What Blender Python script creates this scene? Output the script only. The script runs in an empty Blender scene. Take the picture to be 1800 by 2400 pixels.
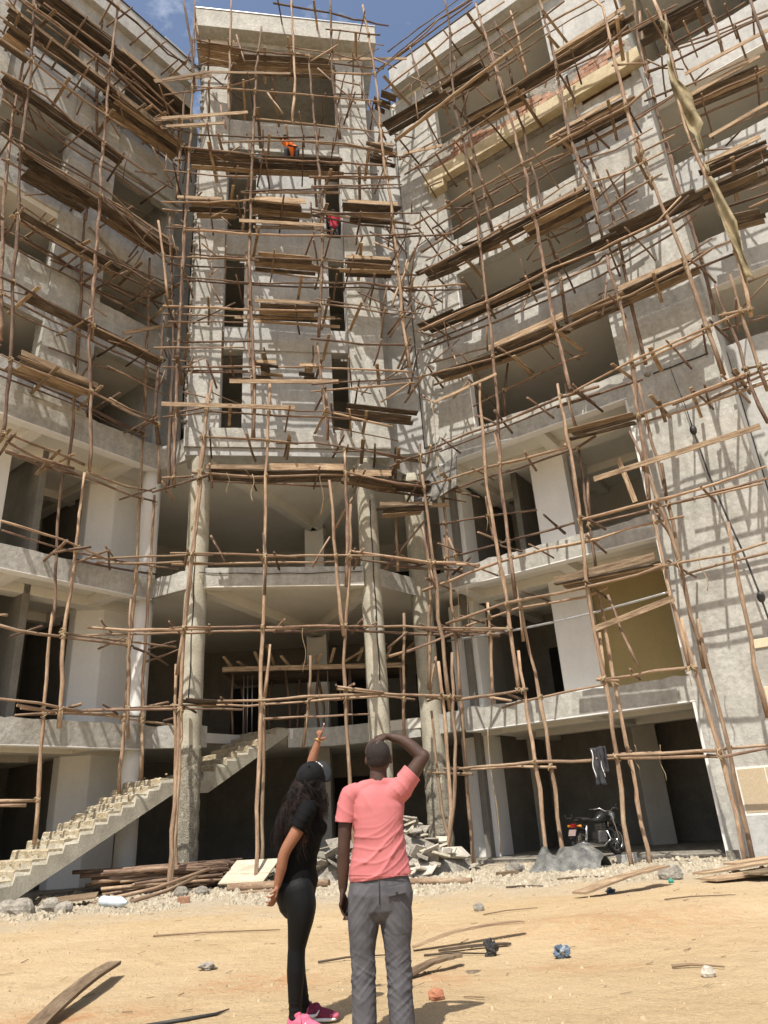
import bpy, math, random
from mathutils import Vector, Matrix, noise
random.seed(11)
sc = bpy.context.scene
col = sc.collection
# ------------------------------------------------------------------ camera
PITCH, ROLL, EYE = 0.404, -0.066, 1.15
cd = bpy.data.cameras.new('camera'); cam = bpy.data.objects.new('camera', cd); col.objects.link(cam)
cd.sensor_fit = 'VERTICAL'; cd.sensor_height = 36.0; cd.lens = 36.0 * 1690 / 2400
cd.clip_start = 0.05; cd.clip_end = 3000
fw = Vector((0, math.cos(PITCH), math.sin(PITCH))); up0 = Vector((0, -math.sin(PITCH), math.cos(PITCH)))
rt0 = Vector((1, 0, 0)); cr, sr = math.cos(ROLL), math.sin(ROLL)
rt = rt0 * cr + up0 * sr; up = up0 * cr - rt0 * sr
m = Matrix((rt, up, -fw)).transposed().to_4x4(); m.translation = (0, 0, EYE)
cam.matrix_world = m
sc.camera = cam
# ------------------------------------------------------------------ sky and sun
SUN_EL = math.radians(60.0); SUN_H = Vector((-0.30, -0.954, 0)).normalized()
w = bpy.data.worlds.new('World'); sc.world = w; w.use_nodes = True
nt = w.node_tree; nt.nodes.clear()
sky = nt.nodes.new('ShaderNodeTexSky'); sky.sky_type = 'NISHITA'; sky.sun_disc = False
sky.sun_elevation = SUN_EL; sky.sun_rotation = math.atan2(SUN_H.x, SUN_H.y) % (2 * math.pi)
sky.altitude = 300; sky.air_density = 1.15; sky.dust_density = 3.5; sky.ozone_density = 1.0
tc = nt.nodes.new('ShaderNodeTexCoord'); mp = nt.nodes.new('ShaderNodeMapping'); mp.inputs['Scale'].default_value = (1, 1.0, 2.2)
nz = nt.nodes.new('ShaderNodeTexNoise'); nz.inputs['Scale'].default_value = 8.0; nz.inputs['Detail'].default_value = 8; nz.inputs['Roughness'].default_value = 0.62
rp_ = nt.nodes.new('ShaderNodeValToRGB'); rp_.color_ramp.elements[0].position = 0.555; rp_.color_ramp.elements[1].position = 0.92
mx = nt.nodes.new('ShaderNodeMix'); mx.data_type = 'RGBA'
bg = nt.nodes.new('ShaderNodeBackground'); out = nt.nodes.new('ShaderNodeOutputWorld')
bg.inputs['Strength'].default_value = 0.12
L = nt.links.new
L(tc.outputs['Generated'], mp.inputs['Vector']); L(mp.outputs[0], nz.inputs['Vector']); L(nz.outputs['Fac'], rp_.inputs['Fac'])
L(rp_.outputs['Color'], mx.inputs['Factor']); L(sky.outputs[0], mx.inputs['A']); mx.inputs['B'].default_value = (8.0, 8.3, 8.8, 1)
L(mx.outputs['Result'], bg.inputs['Color']); L(bg.outputs[0], out.inputs['Surface'])
sd = bpy.data.lights.new('sun', 'SUN'); sd.energy = 4.9; sd.angle = math.radians(0.53); sd.color = (1.0, 0.95, 0.86)
sun = bpy.data.objects.new('sun', sd); col.objects.link(sun); sun.location = (0, 0, 60)
sdir = -(SUN_H * math.cos(SUN_EL) + Vector((0, 0, math.sin(SUN_EL))))
sun.rotation_euler = sdir.to_track_quat('-Z', 'Y').to_euler()
vs = sc.view_settings; vs.view_transform = 'Standard'; vs.look = 'None'; vs.gamma = 1; vs.use_curve_mapping = False; vs.exposure = 0.38
# ------------------------------------------------------------------ materials
def mat(name, cols, scale=3.0, rough=0.85, bump=0.3, bscale=40.0, stretch=(1, 1, 1), coord='pos', stain=0.0, stain_col=(0.1, 0.09, 0.08), objrand=0.0, detail=6, spec=0.3, fine=0.12, bdist=0.02, metal=0.0, ramp=(0.3, 0.7)):
    ma = bpy.data.materials.new(name); ma.use_nodes = True
    n = ma.node_tree; b = n.nodes['Principled BSDF']; l = n.links.new
    b.inputs['Roughness'].default_value = rough; b.inputs['Specular IOR Level'].default_value = spec; b.inputs['Metallic'].default_value = metal
    if coord == 'pos':
        g = n.nodes.new('ShaderNodeNewGeometry'); src = g.outputs['Position']
    else:
        g = n.nodes.new('ShaderNodeTexCoord'); src = g.outputs['UV' if coord == 'uv' else 'Object']
    mpp = n.nodes.new('ShaderNodeMapping'); mpp.inputs['Scale'].default_value = stretch; l(src, mpp.inputs['Vector'])
    vec = mpp.outputs[0]
    if coord == 'uv':
        oi = n.nodes.new('ShaderNodeObjectInfo'); ad = n.nodes.new('ShaderNodeVectorMath'); ad.operation = 'ADD'
        cb = n.nodes.new('ShaderNodeCombineXYZ'); ml = n.nodes.new('ShaderNodeMath'); ml.operation = 'MULTIPLY'; ml.inputs[1].default_value = 57.0
        l(oi.outputs['Random'], ml.inputs[0]); l(ml.outputs[0], cb.inputs[2]); l(vec, ad.inputs[0]); l(cb.outputs[0], ad.inputs[1]); vec = ad.outputs[0]
    t = n.nodes.new('ShaderNodeTexNoise'); t.inputs['Scale'].default_value = scale; t.inputs['Detail'].default_value = detail; t.inputs['Roughness'].default_value = 0.6
    l(vec, t.inputs['Vector'])
    r = n.nodes.new('ShaderNodeValToRGB'); els = r.color_ramp.elements
    lo, hi = ramp
    while len(els) < len(cols): els.new(0.5)
    for i, c in enumerate(cols):
        els[i].position = lo + (hi - lo) * i / max(1, len(cols) - 1); els[i].color = (*c, 1)
    l(t.outputs['Fac'], r.inputs['Fac']); cur = r.outputs['Color']
    if objrand:
        oi2 = n.nodes.new('ShaderNodeObjectInfo'); hs = n.nodes.new('ShaderNodeHueSaturation')
        mr = n.nodes.new('ShaderNodeMapRange'); mr.inputs['To Min'].default_value = 1 - objrand; mr.inputs['To Max'].default_value = 1 + objrand
        l(oi2.outputs['Random'], mr.inputs['Value']); l(mr.outputs[0], hs.inputs['Value']); l(cur, hs.inputs['Color']); cur = hs.outputs['Color']
    t2 = n.nodes.new('ShaderNodeTexNoise'); t2.inputs['Scale'].default_value = bscale; t2.inputs['Detail'].default_value = 5; t2.inputs['Roughness'].default_value = 0.7
    l(vec, t2.inputs['Vector'])
    if fine:
        mr2 = n.nodes.new('ShaderNodeMapRange'); mr2.inputs['From Min'].default_value = 0.25; mr2.inputs['From Max'].default_value = 0.75
        mr2.inputs['To Min'].default_value = 1 - fine * 2; mr2.inputs['To Max'].default_value = 1 + fine
        mm = n.nodes.new('ShaderNodeMix'); mm.data_type = 'RGBA'; mm.blend_type = 'MULTIPLY'; mm.inputs['Factor'].default_value = 1
        l(t2.outputs['Fac'], mr2.inputs['Value']); l(cur, mm.inputs['A']); l(mr2.outputs[0], mm.inputs['B']); cur = mm.outputs['Result']
    if stain:
        ms = n.nodes.new('ShaderNodeMapping'); ms.inputs['Scale'].default_value = (1.6, 1.6, 0.28); l(src, ms.inputs['Vector'])
        t3 = n.nodes.new('ShaderNodeTexNoise'); t3.inputs['Scale'].default_value = 2.2; t3.inputs['Detail'].default_value = 7; t3.inputs['Roughness'].default_value = 0.65; l(ms.outputs[0], t3.inputs['Vector'])
        r3 = n.nodes.new('ShaderNodeMapRange'); r3.inputs['From Min'].default_value = 0.46; r3.inputs['From Max'].default_value = 0.72; r3.inputs['To Max'].default_value = stain
        m3 = n.nodes.new('ShaderNodeMix'); m3.data_type = 'RGBA'; m3.inputs['B'].default_value = (*stain_col, 1)
        l(t3.outputs['Fac'], r3.inputs['Value']); l(r3.outputs[0], m3.inputs['Factor']); l(cur, m3.inputs['A']); cur = m3.outputs['Result']
    l(cur, b.inputs['Base Color'])
    if bump:
        bp = n.nodes.new('ShaderNodeBump'); bp.inputs['Strength'].default_value = bump; bp.inputs['Distance'].default_value = bdist
        l(t2.outputs['Fac'], bp.inputs['Height']); l(bp.outputs[0], b.inputs['Normal'])
    return ma
M = {}
M['concrete'] = mat('concrete', [(.36, .35, .315), (.445, .435, .395), (.51, .50, .465)], 1.1, .9, .6, 8, stain=.55, stain_col=(.23, .215, .19), fine=.16, bdist=.035)
M['panel'] = mat('smooth_concrete', [(.36, .36, .345), (.435, .435, .415), (.49, .485, .465)], .8, .85, .4, 9, stain=.5, stain_col=(.24, .235, .22), fine=.12, bdist=.025)
M['column'] = mat('cast_column', [(.33, .305, .24), (.45, .42, .335), (.53, .50, .41)], 1.6, .9, .5, 22, stain=.4, stain_col=(.22, .2, .16), fine=.16)
M['roughcast'] = mat('roughcast', [(.24, .22, .17), (.36, .33, .26), (.46, .42, .34)], 9, .95, 1.0, 26, fine=.3, bdist=.05)
M['white'] = mat('white_plaster', [(.68, .675, .655), (.77, .76, .735)], .8, .7, .08, 12, stain=.12, stain_col=(.42, .39, .34), fine=.03)
M['beige'] = mat('beige_soffit', [(.62, .595, .53), (.70, .675, .61)], .7, .75, .06, 10, stain=.1, stain_col=(.4, .35, .26), fine=.03)
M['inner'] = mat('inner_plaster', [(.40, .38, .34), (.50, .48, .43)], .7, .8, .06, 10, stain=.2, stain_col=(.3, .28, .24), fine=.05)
M['block'] = mat('darkened_block_wall', [(.16, .15, .13), (.24, .225, .195)], 1.2, .9, .2, 14, stain=.3, stain_col=(.1, .09, .08), fine=.1)  # block grey set darker to deepen the shade inside the rooms
M['ochre'] = mat('ochre_wall', [(.28, .215, .095), (.35, .27, .125)], .7, .8, .06, 10, fine=.05)
M['yellow'] = mat('raw_yellow_beam', [(.40, .33, .20), (.52, .44, .29), (.58, .51, .36)], 2.2, .85, .3, 16, stain=.4, stain_col=(.3, .22, .12), fine=.12)
M['brick'] = mat('clay_brick', [(.27, .13, .08), (.40, .22, .14), (.46, .36, .27)], 5, .9, .5, 30, objrand=.2, fine=.2)
M['mortar'] = mat('rough_mortar', [(.20, .18, .15), (.34, .31, .26), (.45, .41, .35)], 4, .95, 1.0, 18, fine=.25, bdist=.05)
M['stone'] = mat('stone_tile', [(.46, .37, .25), (.55, .45, .31)], 30, .8, .4, 90, fine=.2)
M['cream'] = mat('cream_tile', [(.60, .50, .34), (.66, .56, .40)], 2, .7, .1, 30)
M['grout'] = mat('white_grout', [(.7, .68, .62), (.76, .74, .7)], 8, .8, .2, 60)
M['black'] = mat('door_shade_black', [(.012, .012, .012), (.02, .02, .02)], 2, .8, 0)  # black that stands for the unlit rooms behind the door openings
M['dark'] = mat('dark_frame', [(.03, .03, .03), (.05, .05, .05)], 3, .5, 0)
M['steel'] = mat('bare_steel', [(.42, .43, .44), (.55, .55, .55)], 6, .35, .1, 40, metal=.8)
M['pole'] = mat('bark_pole', [(.055, .034, .028), (.145, .088, .062), (.27, .182, .125), (.43, .335, .235)], 2.2, .85, .7, 11, stretch=(1.6, .75, 1), coord='uv', objrand=.42, fine=.3, ramp=(.22, .74), stain=.65, stain_col=(.05, .03, .024))
M['palepole'] = mat('peeled_pole', [(.15, .088, .058), (.34, .23, .15), (.53, .405, .275)], 1.8, .8, .6, 12, stretch=(1.6, .7, 1), coord='uv', objrand=.3, fine=.28, ramp=(.22, .74), stain=.5, stain_col=(.12, .065, .042))
M['plank'] = mat('sawn_plank', [(.14, .09, .055), (.30, .21, .13), (.46, .35, .23)], 2.4, .85, .5, 16, stretch=(9, .9, 1), coord='uv', objrand=.42, fine=.25)
M['oldplank'] = mat('dark_old_plank', [(.035, .026, .02), (.095, .07, .05), (.20, .15, .105)], 2.4, .9, .6, 16, stretch=(7, 1.0, 1), coord='uv', objrand=.4, fine=.3)
M['dirtyform'] = mat('mortar_stained_board', [(.05, .045, .04), (.20, .19, .17), (.36, .34, .30)], 3, .95, .6, 30, fine=.3)
M['twine'] = mat('sisal_twine', [(.30, .22, .13), (.45, .35, .22)], 12, .9, 0)
M['slate'] = mat('broken_slab_stone', [(.27, .245, .21), (.42, .38, .32), (.55, .50, .42)], 3.5, .9, .5, 25, objrand=.3, fine=.2)
M['tarp'] = mat('grey_tarpaulin', [(.055, .058, .055), (.13, .13, .122), (.26, .255, .23)], 4, .6, .4, 22, fine=.2, bdist=.03)
M['roughstep'] = mat('rough_step', [(.34, .28, .18), (.47, .40, .28), (.56, .49, .37)], 5, .95, .8, 22, fine=.25, bdist=.04)
M['cloth'] = mat('dusty_khaki_sheet', [(.14, .12, .06), (.26, .21, .12), (.36, .30, .18)], 3, .85, .3, 18, fine=.15)
M['paleboard'] = mat('pale_board', [(.34, .29, .20), (.48, .43, .33), (.56, .52, .42)], 2.0, .85, .4, 18, stretch=(6, .8, 1), coord='uv', fine=.18)
M['buried'] = mat('sandy_dark_sheet', [(.09, .075, .05), (.16, .125, .085), (.40, .31, .19)], 7, .9, .4, 40, fine=.25)
M['paleslab'] = mat('pale_slab_stone', [(.42, .37, .28), (.58, .53, .43)], 5, .9, .4, 30, objrand=.2, fine=.15)
M['redstone'] = mat('red_stone', [(.30, .11, .06), (.46, .21, .12)], 14, .9, .5, 60)
M['bottle'] = mat('bluish_plastic', [(.50, .60, .68), (.66, .72, .76)], 12, .25, .1, 30, spec=.5)
M['bluebag'] = mat('blue_wrapper', [(.05, .07, .10), (.10, .14, .19), (.45, .48, .50)], 16, .6, .2, 30, ramp=(.35, .65))
M['green'] = mat('green_plastic', [(.05, .30, .22), (.08, .38, .28)], 8, .5, 0)
M['pebble'] = mat('gravel_stone', [(.24, .20, .145), (.42, .365, .275), (.56, .50, .39)], 9, .95, .2, 60, fine=.15)
M['pebble2'] = mat('grit_stone', [(.26, .19, .11), (.44, .34, .21), (.56, .47, .33)], 9, .95, .2, 60, fine=.15)
M['darkcloth'] = mat('dark_cloth', [(.03, .03, .035), (.06, .06, .065)], 8, .85, .3, 60)
M['bluebasin'] = mat('blue_basin', [(.10, .16, .22), (.30, .42, .50)], 8, .4, .1, 30)
M['rubber'] = mat('black_rubber', [(.015, .015, .015), (.03, .03, .03)], 6, .7, 0)
M['chrome'] = mat('dull_chrome', [(.45, .45, .45), (.6, .6, .6)], 6, .25, 0, metal=.9)
M['bikepaint'] = mat('black_paint', [(.012, .012, .013), (.02, .02, .02)], 4, .3, 0, spec=.5)
M['engine'] = mat('engine_metal', [(.12, .12, .12), (.22, .22, .22)], 10, .5, .2, 40, metal=.5)
M['redlens'] = mat('red_lens', [(.22, .006, .01), (.28, .01, .012)], 4, .2, 0, spec=.6)
M['amber'] = mat('amber_lens', [(.6, .22, .02), (.7, .3, .03)], 4, .3, 0)
M['plate'] = mat('number_plate', [(.30, .22, .20), (.36, .27, .25)], 20, .5, 0)
M['skin_dark'] = mat('dark_brown_skin', [(.050, .026, .019), (.078, .042, .030)], 9, .58, .25, 70, spec=.32, fine=.06)
M['skin_brown'] = mat('brown_skin', [(.24, .105, .058), (.30, .138, .078)], 9, .58, .2, 70, spec=.3, fine=.05)
M['stubble'] = mat('cropped_hair', [(.014, .010, .009), (.045, .033, .029)], 160, .75, .5, 260, fine=.3)
M['coral'] = mat('coral_jersey', [(.44, .14, .145), (.53, .178, .18)], 5, .9, .25, 420, fine=.05, spec=.15)
M['greytrouser'] = mat('grey_cotton', [(.075, .073, .080), (.115, .112, .12)], 12, .9, .25, 320, fine=.1, spec=.15)
M['phone'] = mat('phone_glass', [(.01, .01, .012), (.015, .015, .018)], 3, .2, 0, spec=.5)
M['blacktop'] = mat('black_jersey', [(.0035, .0035, .004), (.006, .006, .0065)], 8, .8, .2, 300, spec=.12)
M['leggings'] = mat('black_leggings', [(.0035, .0038, .0045), (.006, .0065, .0075)], 6, .65, .12, 350, spec=.2)
M['capcloth'] = mat('black_cap_cotton', [(.010, .010, .011), (.017, .017, .018)], 20, .85, .3, 420, spec=.12)
M['brimcloth'] = mat('black_brim_cotton', [(.018, .018, .02), (.026, .026, .028)], 20, .75, .3, 420, spec=.25)
M['hair'] = mat('dark_brown_hair', [(.006, .0045, .004), (.026, .013, .009)], 9, .55, 0, spec=.25)
M['gold'] = mat('gold_chain', [(.75, .5, .15), (.85, .6, .22)], 20, .3, 0, metal=.9)
M['nail'] = mat('pale_nail', [(.75, .5, .5), (.8, .58, .56)], 8, .3, 0)
M['shoe_pink'] = mat('pink_mesh', [(.55, .10, .17), (.68, .17, .26)], 60, .8, .4, 240, fine=.12)
M['shoe_wine'] = mat('wine_mesh', [(.16, .02, .05), (.22, .035, .075)], 60, .8, .4, 240, fine=.12)
M['vest'] = mat('orange_vest', [(.85, .16, .02), (.95, .24, .03)], 6, .7, .2, 60)
M['redshirt'] = mat('red_shirt', [(.40, .02, .05), (.50, .04, .08)], 6, .8, .2, 60)
# ground: sandy earth, redder patches, grey gravelly band near the building
def ground_mat():
    ma = bpy.data.materials.new('sandy_ground'); ma.use_nodes = True; n = ma.node_tree; b = n.nodes['Principled BSDF']; l = n.links.new
    b.inputs['Roughness'].default_value = .95; b.inputs['Specular IOR Level'].default_value = .15
    g = n.nodes.new('ShaderNodeNewGeometry'); P = g.outputs['Position']
    def nzt(s, d=8, r=.6):
        t = n.nodes.new('ShaderNodeTexNoise'); t.inputs['Scale'].default_value = s; t.inputs['Detail'].default_value = d; t.inputs['Roughness'].default_value = r; l(P, t.inputs['Vector']); return t.outputs['Fac']
    def ramp(f, a, b_, c0, c1):
        r = n.nodes.new('ShaderNodeValToRGB'); r.color_ramp.elements[0].position = a; r.color_ramp.elements[1].position = b_
        r.color_ramp.elements[0].color = (*c0, 1); r.color_ramp.elements[1].color = (*c1, 1); l(f, r.inputs['Fac']); return r.outputs['Color']
    def mix(f, a, b_):
        x = n.nodes.new('ShaderNodeMix'); x.data_type = 'RGBA'; l(f, x.inputs['Factor']); l(a, x.inputs['A'])
        if isinstance(b_, tuple): x.inputs['B'].default_value = (*b_, 1)
        else: l(b_, x.inputs['B'])
        return x.outputs['Result']
    sand = ramp(nzt(.9), .3, .7, (.46, .335, .19), (.56, .43, .26))
    fine = ramp(nzt(38, 6, .75), .36, .62, (.29, .195, .105), (.54, .405, .24))
    c = n.nodes.new('ShaderNodeMix'); c.data_type = 'RGBA'; c.inputs['Factor'].default_value = .38; l(sand, c.inputs['A']); l(fine, c.inputs['B']); cur = c.outputs['Result']
    cur = mix(ramp(nzt(.35, 5, .55), .45, .68, (0, 0, 0), (.5, .5, .5)), cur, (.56, .44, .285)); cur = mix(ramp(nzt(1.9, 8, .7), .56, .74, (0, 0, 0), (.55, .55, .55)), cur, (.36, .25, .135))
    # soil colour patches that lie on the ground
    def spot(cx, cy, rx, ry):
        v = n.nodes.new('ShaderNodeVectorMath'); v.operation = 'SUBTRACT'; l(P, v.inputs[0]); v.inputs[1].default_value = (cx, cy, 0)
        s = n.nodes.new('ShaderNodeVectorMath'); s.operation = 'MULTIPLY'; l(v.outputs[0], s.inputs[0]); s.inputs[1].default_value = (1 / rx, 1 / ry, 0)
        le = n.nodes.new('ShaderNodeVectorMath'); le.operation = 'LENGTH'; l(s.outputs[0], le.inputs[0]); return le.outputs['Value']
    red = nzt(5.5, 8, .7)
    for (cx, cy, rx, ry, k) in ((-2.6, 6.3, .9, .38, .75), (-1.25, 7.2, .7, .5, .7), (.2, 6.9, .5, .45, .6), (1.35, 7.0, .5, .3, .55), (2.0, 8.8, 1.5, .9, .45), (4.5, 8.0, 2.2, 1.2, .3), (-.3, 9.5, 1, .4, .25)):
        d = spot(cx, cy, rx, ry)
        a = n.nodes.new('ShaderNodeMapRange'); a.inputs['From Min'].default_value = 1.3; a.inputs['From Max'].default_value = .2; a.inputs['To Max'].default_value = k; l(d, a.inputs['Value'])
        q = n.nodes.new('ShaderNodeMapRange'); q.inputs['From Min'].default_value = .38; q.inputs['From Max'].default_value = .6; l(red, q.inputs['Value'])
        mu = n.nodes.new('ShaderNodeMath'); mu.operation = 'MULTIPLY'; l(a.outputs[0], mu.inputs[0]); l(q.outputs[0], mu.inputs[1])
        cur = mix(mu.outputs[0], cur, (.42, .20, .09))
    sx = n.nodes.new('ShaderNodeSeparateXYZ'); l(P, sx.inputs[0])
    wob = n.nodes.new('ShaderNodeMath'); wob.operation = 'MULTIPLY_ADD'; l(nzt(.7, 6), wob.inputs[0]); wob.inputs[1].default_value = 6.0; l(sx.outputs['Y'], wob.inputs[2])
    gm = n.nodes.new('ShaderNodeMapRange'); gm.inputs['From Min'].default_value = 14.2; gm.inputs['From Max'].default_value = 17.5; gm.inputs['To Max'].default_value = .85; l(wob.outputs[0], gm.inputs['Value'])
    grav = ramp(nzt(16, 8, .75), .34, .66, (.26, .22, .165), (.52, .465, .37))
    cur = mix(gm.outputs[0], cur, grav)
    l(cur, b.inputs['Base Color'])
    bp = n.nodes.new('ShaderNodeBump'); bp.inputs['Strength'].default_value = .8; bp.inputs['Distance'].default_value = .035; l(nzt(26, 8, .75), bp.inputs['Height'])
    b2 = n.nodes.new('ShaderNodeBump'); b2.inputs['Strength'].default_value = .7; b2.inputs['Distance'].default_value = .12; l(nzt(4.5, 6, .6), b2.inputs['Height']); l(b2.outputs[0], bp.inputs['Normal']); l(bp.outputs[0], b.inputs['Normal'])
    return ma
M['ground'] = ground_mat()
# ------------------------------------------------------------------ mesh building
class MB:
    def __init__(s): s.v = []; s.f = []; s.uv = []; s.sm = []
    def face(s, idx, uv=None, smooth=False): s.f.append(idx); s.uv.append(uv); s.sm.append(smooth)
    def box(s, o, a, b, c):
        i = len(s.v); o, a, b, c = Vector(o), Vector(a), Vector(b), Vector(c)
        if a.cross(b).dot(c) < 0: a, b = b, a
        s.v += [o, o + a, o + a + b, o + b, o + c, o + a + c, o + a + b + c, o + b + c]
        la, lb, lc = a.length, b.length, c.length
        def q(x, y): return [(0, 0), (x, 0), (x, y), (0, y)]
        def qq(x, y): return q(x, y) if y >= x else [(0, 0), (0, x), (y, x), (y, 0)]
        for f, d in (((3, 2, 1, 0), (la, lb)), ((4, 5, 6, 7), (la, lb)), ((0, 1, 5, 4), (la, lc)), ((1, 2, 6, 5), (lb, lc)), ((2, 3, 7, 6), (la, lc)), ((3, 0, 4, 7), (lb, lc))):
            s.face([i + k for k in f], qq(*d))
    def prism(s, pts, z0, z1):
        i = len(s.v); n = len(pts)
        ar = sum(pts[k][0] * pts[(k + 1) % n][1] - pts[(k + 1) % n][0] * pts[k][1] for k in range(n))
        if ar < 0: pts = pts[::-1]
        s.v += [Vector((p[0], p[1], z0)) for p in pts] + [Vector((p[0], p[1], z1)) for p in pts]
        s.face([i + k for k in range(n - 1, -1, -1)]); s.face([i + n + k for k in range(n)])
        for k in range(n): s.face([i + k, i + (k + 1) % n, i + n + (k + 1) % n, i + n + k])
    def tube(s, pts, rad, n=7, cap=True, smooth=True, el=None):
        pts = [Vector(p) for p in pts]; m_ = len(pts)
        rad = [rad] * m_ if isinstance(rad, (int, float)) else rad
        t0 = (pts[1] - pts[0]).normalized(); ref = Vector((0, 0, 1)) if abs(t0.z) < .8 else Vector((1, 0, 0))
        if el is not None: ref = Vector(el)
        sd_ = (ref - t0 * ref.dot(t0)).normalized(); i0 = len(s.v); ln = 0
        for k in range(m_):
            t = (pts[min(k + 1, m_ - 1)] - pts[max(k - 1, 0)]).normalized(); sd_ = (sd_ - t * sd_.dot(t)).normalized(); bi = t.cross(sd_)
            r = rad[k]; ra, rb = r if isinstance(r, tuple) else (r, r)
            for j in range(n):
                a = 2 * math.pi * j / n; s.v.append(pts[k] + sd_ * (math.cos(a) * ra) + bi * (math.sin(a) * rb))
        for k in range(m_ - 1):
            l2 = ln + (pts[k + 1] - pts[k]).length
            for j in range(n):
                j2 = (j + 1) % n; a = i0 + k * n
                s.face([a + j, a + j2, a + n + j2, a + n + j], [(j / n, ln), ((j + 1) / n, ln), ((j + 1) / n, l2), (j / n, l2)], smooth)
            ln = l2
        if cap:
            s.face([i0 + j for j in range(n - 1, -1, -1)]); a = i0 + (m_ - 1) * n; s.face([a + j for j in range(n)])
    def limb(s, pts, rad, el=None, n=14, sub=4):
        pts = [Vector(p) for p in pts]; rad = [r if isinstance(r, tuple) else (r, r) for r in rad]
        P, R = [], []
        for i in range(len(pts) - 1):
            a, b, c, d = pts[max(i - 1, 0)], pts[i], pts[i + 1], pts[min(i + 2, len(pts) - 1)]
            for k in range(sub):
                t = k / sub; P.append(.5 * ((2 * b) + (c - a) * t + (2 * a - 5 * b + 4 * c - d) * t * t + (3 * b - a - 3 * c + d) * t ** 3))
                R.append(tuple(rad[i][q] + (rad[i + 1][q] - rad[i][q]) * t for q in (0, 1)))
        P.append(pts[-1]); R.append(rad[-1])
        d0 = (P[0] - P[1]).normalized(); d1 = (P[-1] - P[-2]).normalized(); r0 = min(R[0]); r1 = min(R[-1])
        hd = [(.35, .94), (.7, .71), (.95, .31)]
        P = [P[0] + d0 * (r0 * a) for a, _ in hd[::-1]] + P + [P[-1] + d1 * (r1 * a) for a, _ in hd]
        R = [(R[0][0] * c, R[0][1] * c) for _, c in hd[::-1]] + R + [(R[-1][0] * c, R[-1][1] * c) for _, c in hd]
        s.tube(P, R, n, True, True, el)
    def ball(s, c, r, nu=16, nv=10, rot=None):
        c = Vector(c); r = Vector(r) if not isinstance(r, (int, float)) else Vector((r, r, r)); i0 = len(s.v)
        for a in range(1, nv):
            th = math.pi * a / nv
            for b in range(nu):
                ph = 2 * math.pi * b / nu; p = Vector((math.sin(th) * math.cos(ph) * r.x, math.sin(th) * math.sin(ph) * r.y, math.cos(th) * r.z))
                s.v.append(c + (rot @ p if rot else p))
        t = len(s.v); zt = Vector((0, 0, r.z)); s.v += [c + (rot @ zt if rot else zt), c - (rot @ zt if rot else zt)]
        for a in range(nv - 2):
            for b in range(nu):
                b2 = (b + 1) % nu; s.face([i0 + a * nu + b, i0 + (a + 1) * nu + b, i0 + (a + 1) * nu + b2, i0 + a * nu + b2], None, True)
        for b in range(nu):
            b2 = (b + 1) % nu; s.face([t, i0 + b, i0 + b2], None, True); k = i0 + (nv - 2) * nu; s.face([t + 1, k + b2, k + b], None, True)
    def mesh(s, name, base=(0, 0, 0)):
        me = bpy.data.meshes.new(name); o = Vector(base); me.from_pydata([tuple(v - o) for v in s.v], [], s.f)
        if any(u for u in s.uv):
            ul = me.uv_layers.new(name='UVMap'); d = []
            for f, u in zip(s.f, s.uv):
                for k in range(len(f)): d += list(u[k]) if u else [0, 0]
            ul.data.foreach_set('uv', d)
        me.polygons.foreach_set('use_smooth', s.sm); me.update(); return me
BASE = {}
def base_of(o):
    while o is not None:
        if o.name in BASE: return BASE[o.name]
        o = o.parent
    return Vector((0, 0, 0))
def tag(o, label=None, cat=None, group=None, kind=None):
    if label: o['label'] = label
    if cat: o['category'] = cat
    if group: o['group'] = group
    if kind: o['kind'] = kind
    return o
def thing(name, loc, label, cat, group=None):
    o = bpy.data.objects.new(name, None); o.location = loc; o.empty_display_size = .2; col.objects.link(o); BASE[o.name] = Vector(loc)
    return tag(o, label, cat, group)
def part(name, mb, material, parent=None, label=None, kind=None, bevel=0):
    b = base_of(parent); me = mb.mesh(name, b) if isinstance(mb, MB) else mb
    o = bpy.data.objects.new(name, me); col.objects.link(o)
    if material is not None: me.materials.append(material)
    if parent is not None: o.parent = parent
    if bevel:
        md = o.modifiers.new('bevel', 'BEVEL'); md.width = bevel; md.segments = 2; md.limit_method = 'ANGLE'
    if label: o['label'] = label
    if kind: o['kind'] = kind
    return o
def single(name, mb, material, loc, label, cat, group=None, bevel=0):     # a thing that is one mesh
    me = mb.mesh(name, loc); o = bpy.data.objects.new(name, me); o.location = loc; col.objects.link(o); me.materials.append(material); BASE[o.name] = Vector(loc)
    if bevel:
        md = o.modifiers.new('bevel', 'BEVEL'); md.width = bevel; md.segments = 2
    return tag(o, label, cat, group)
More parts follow.
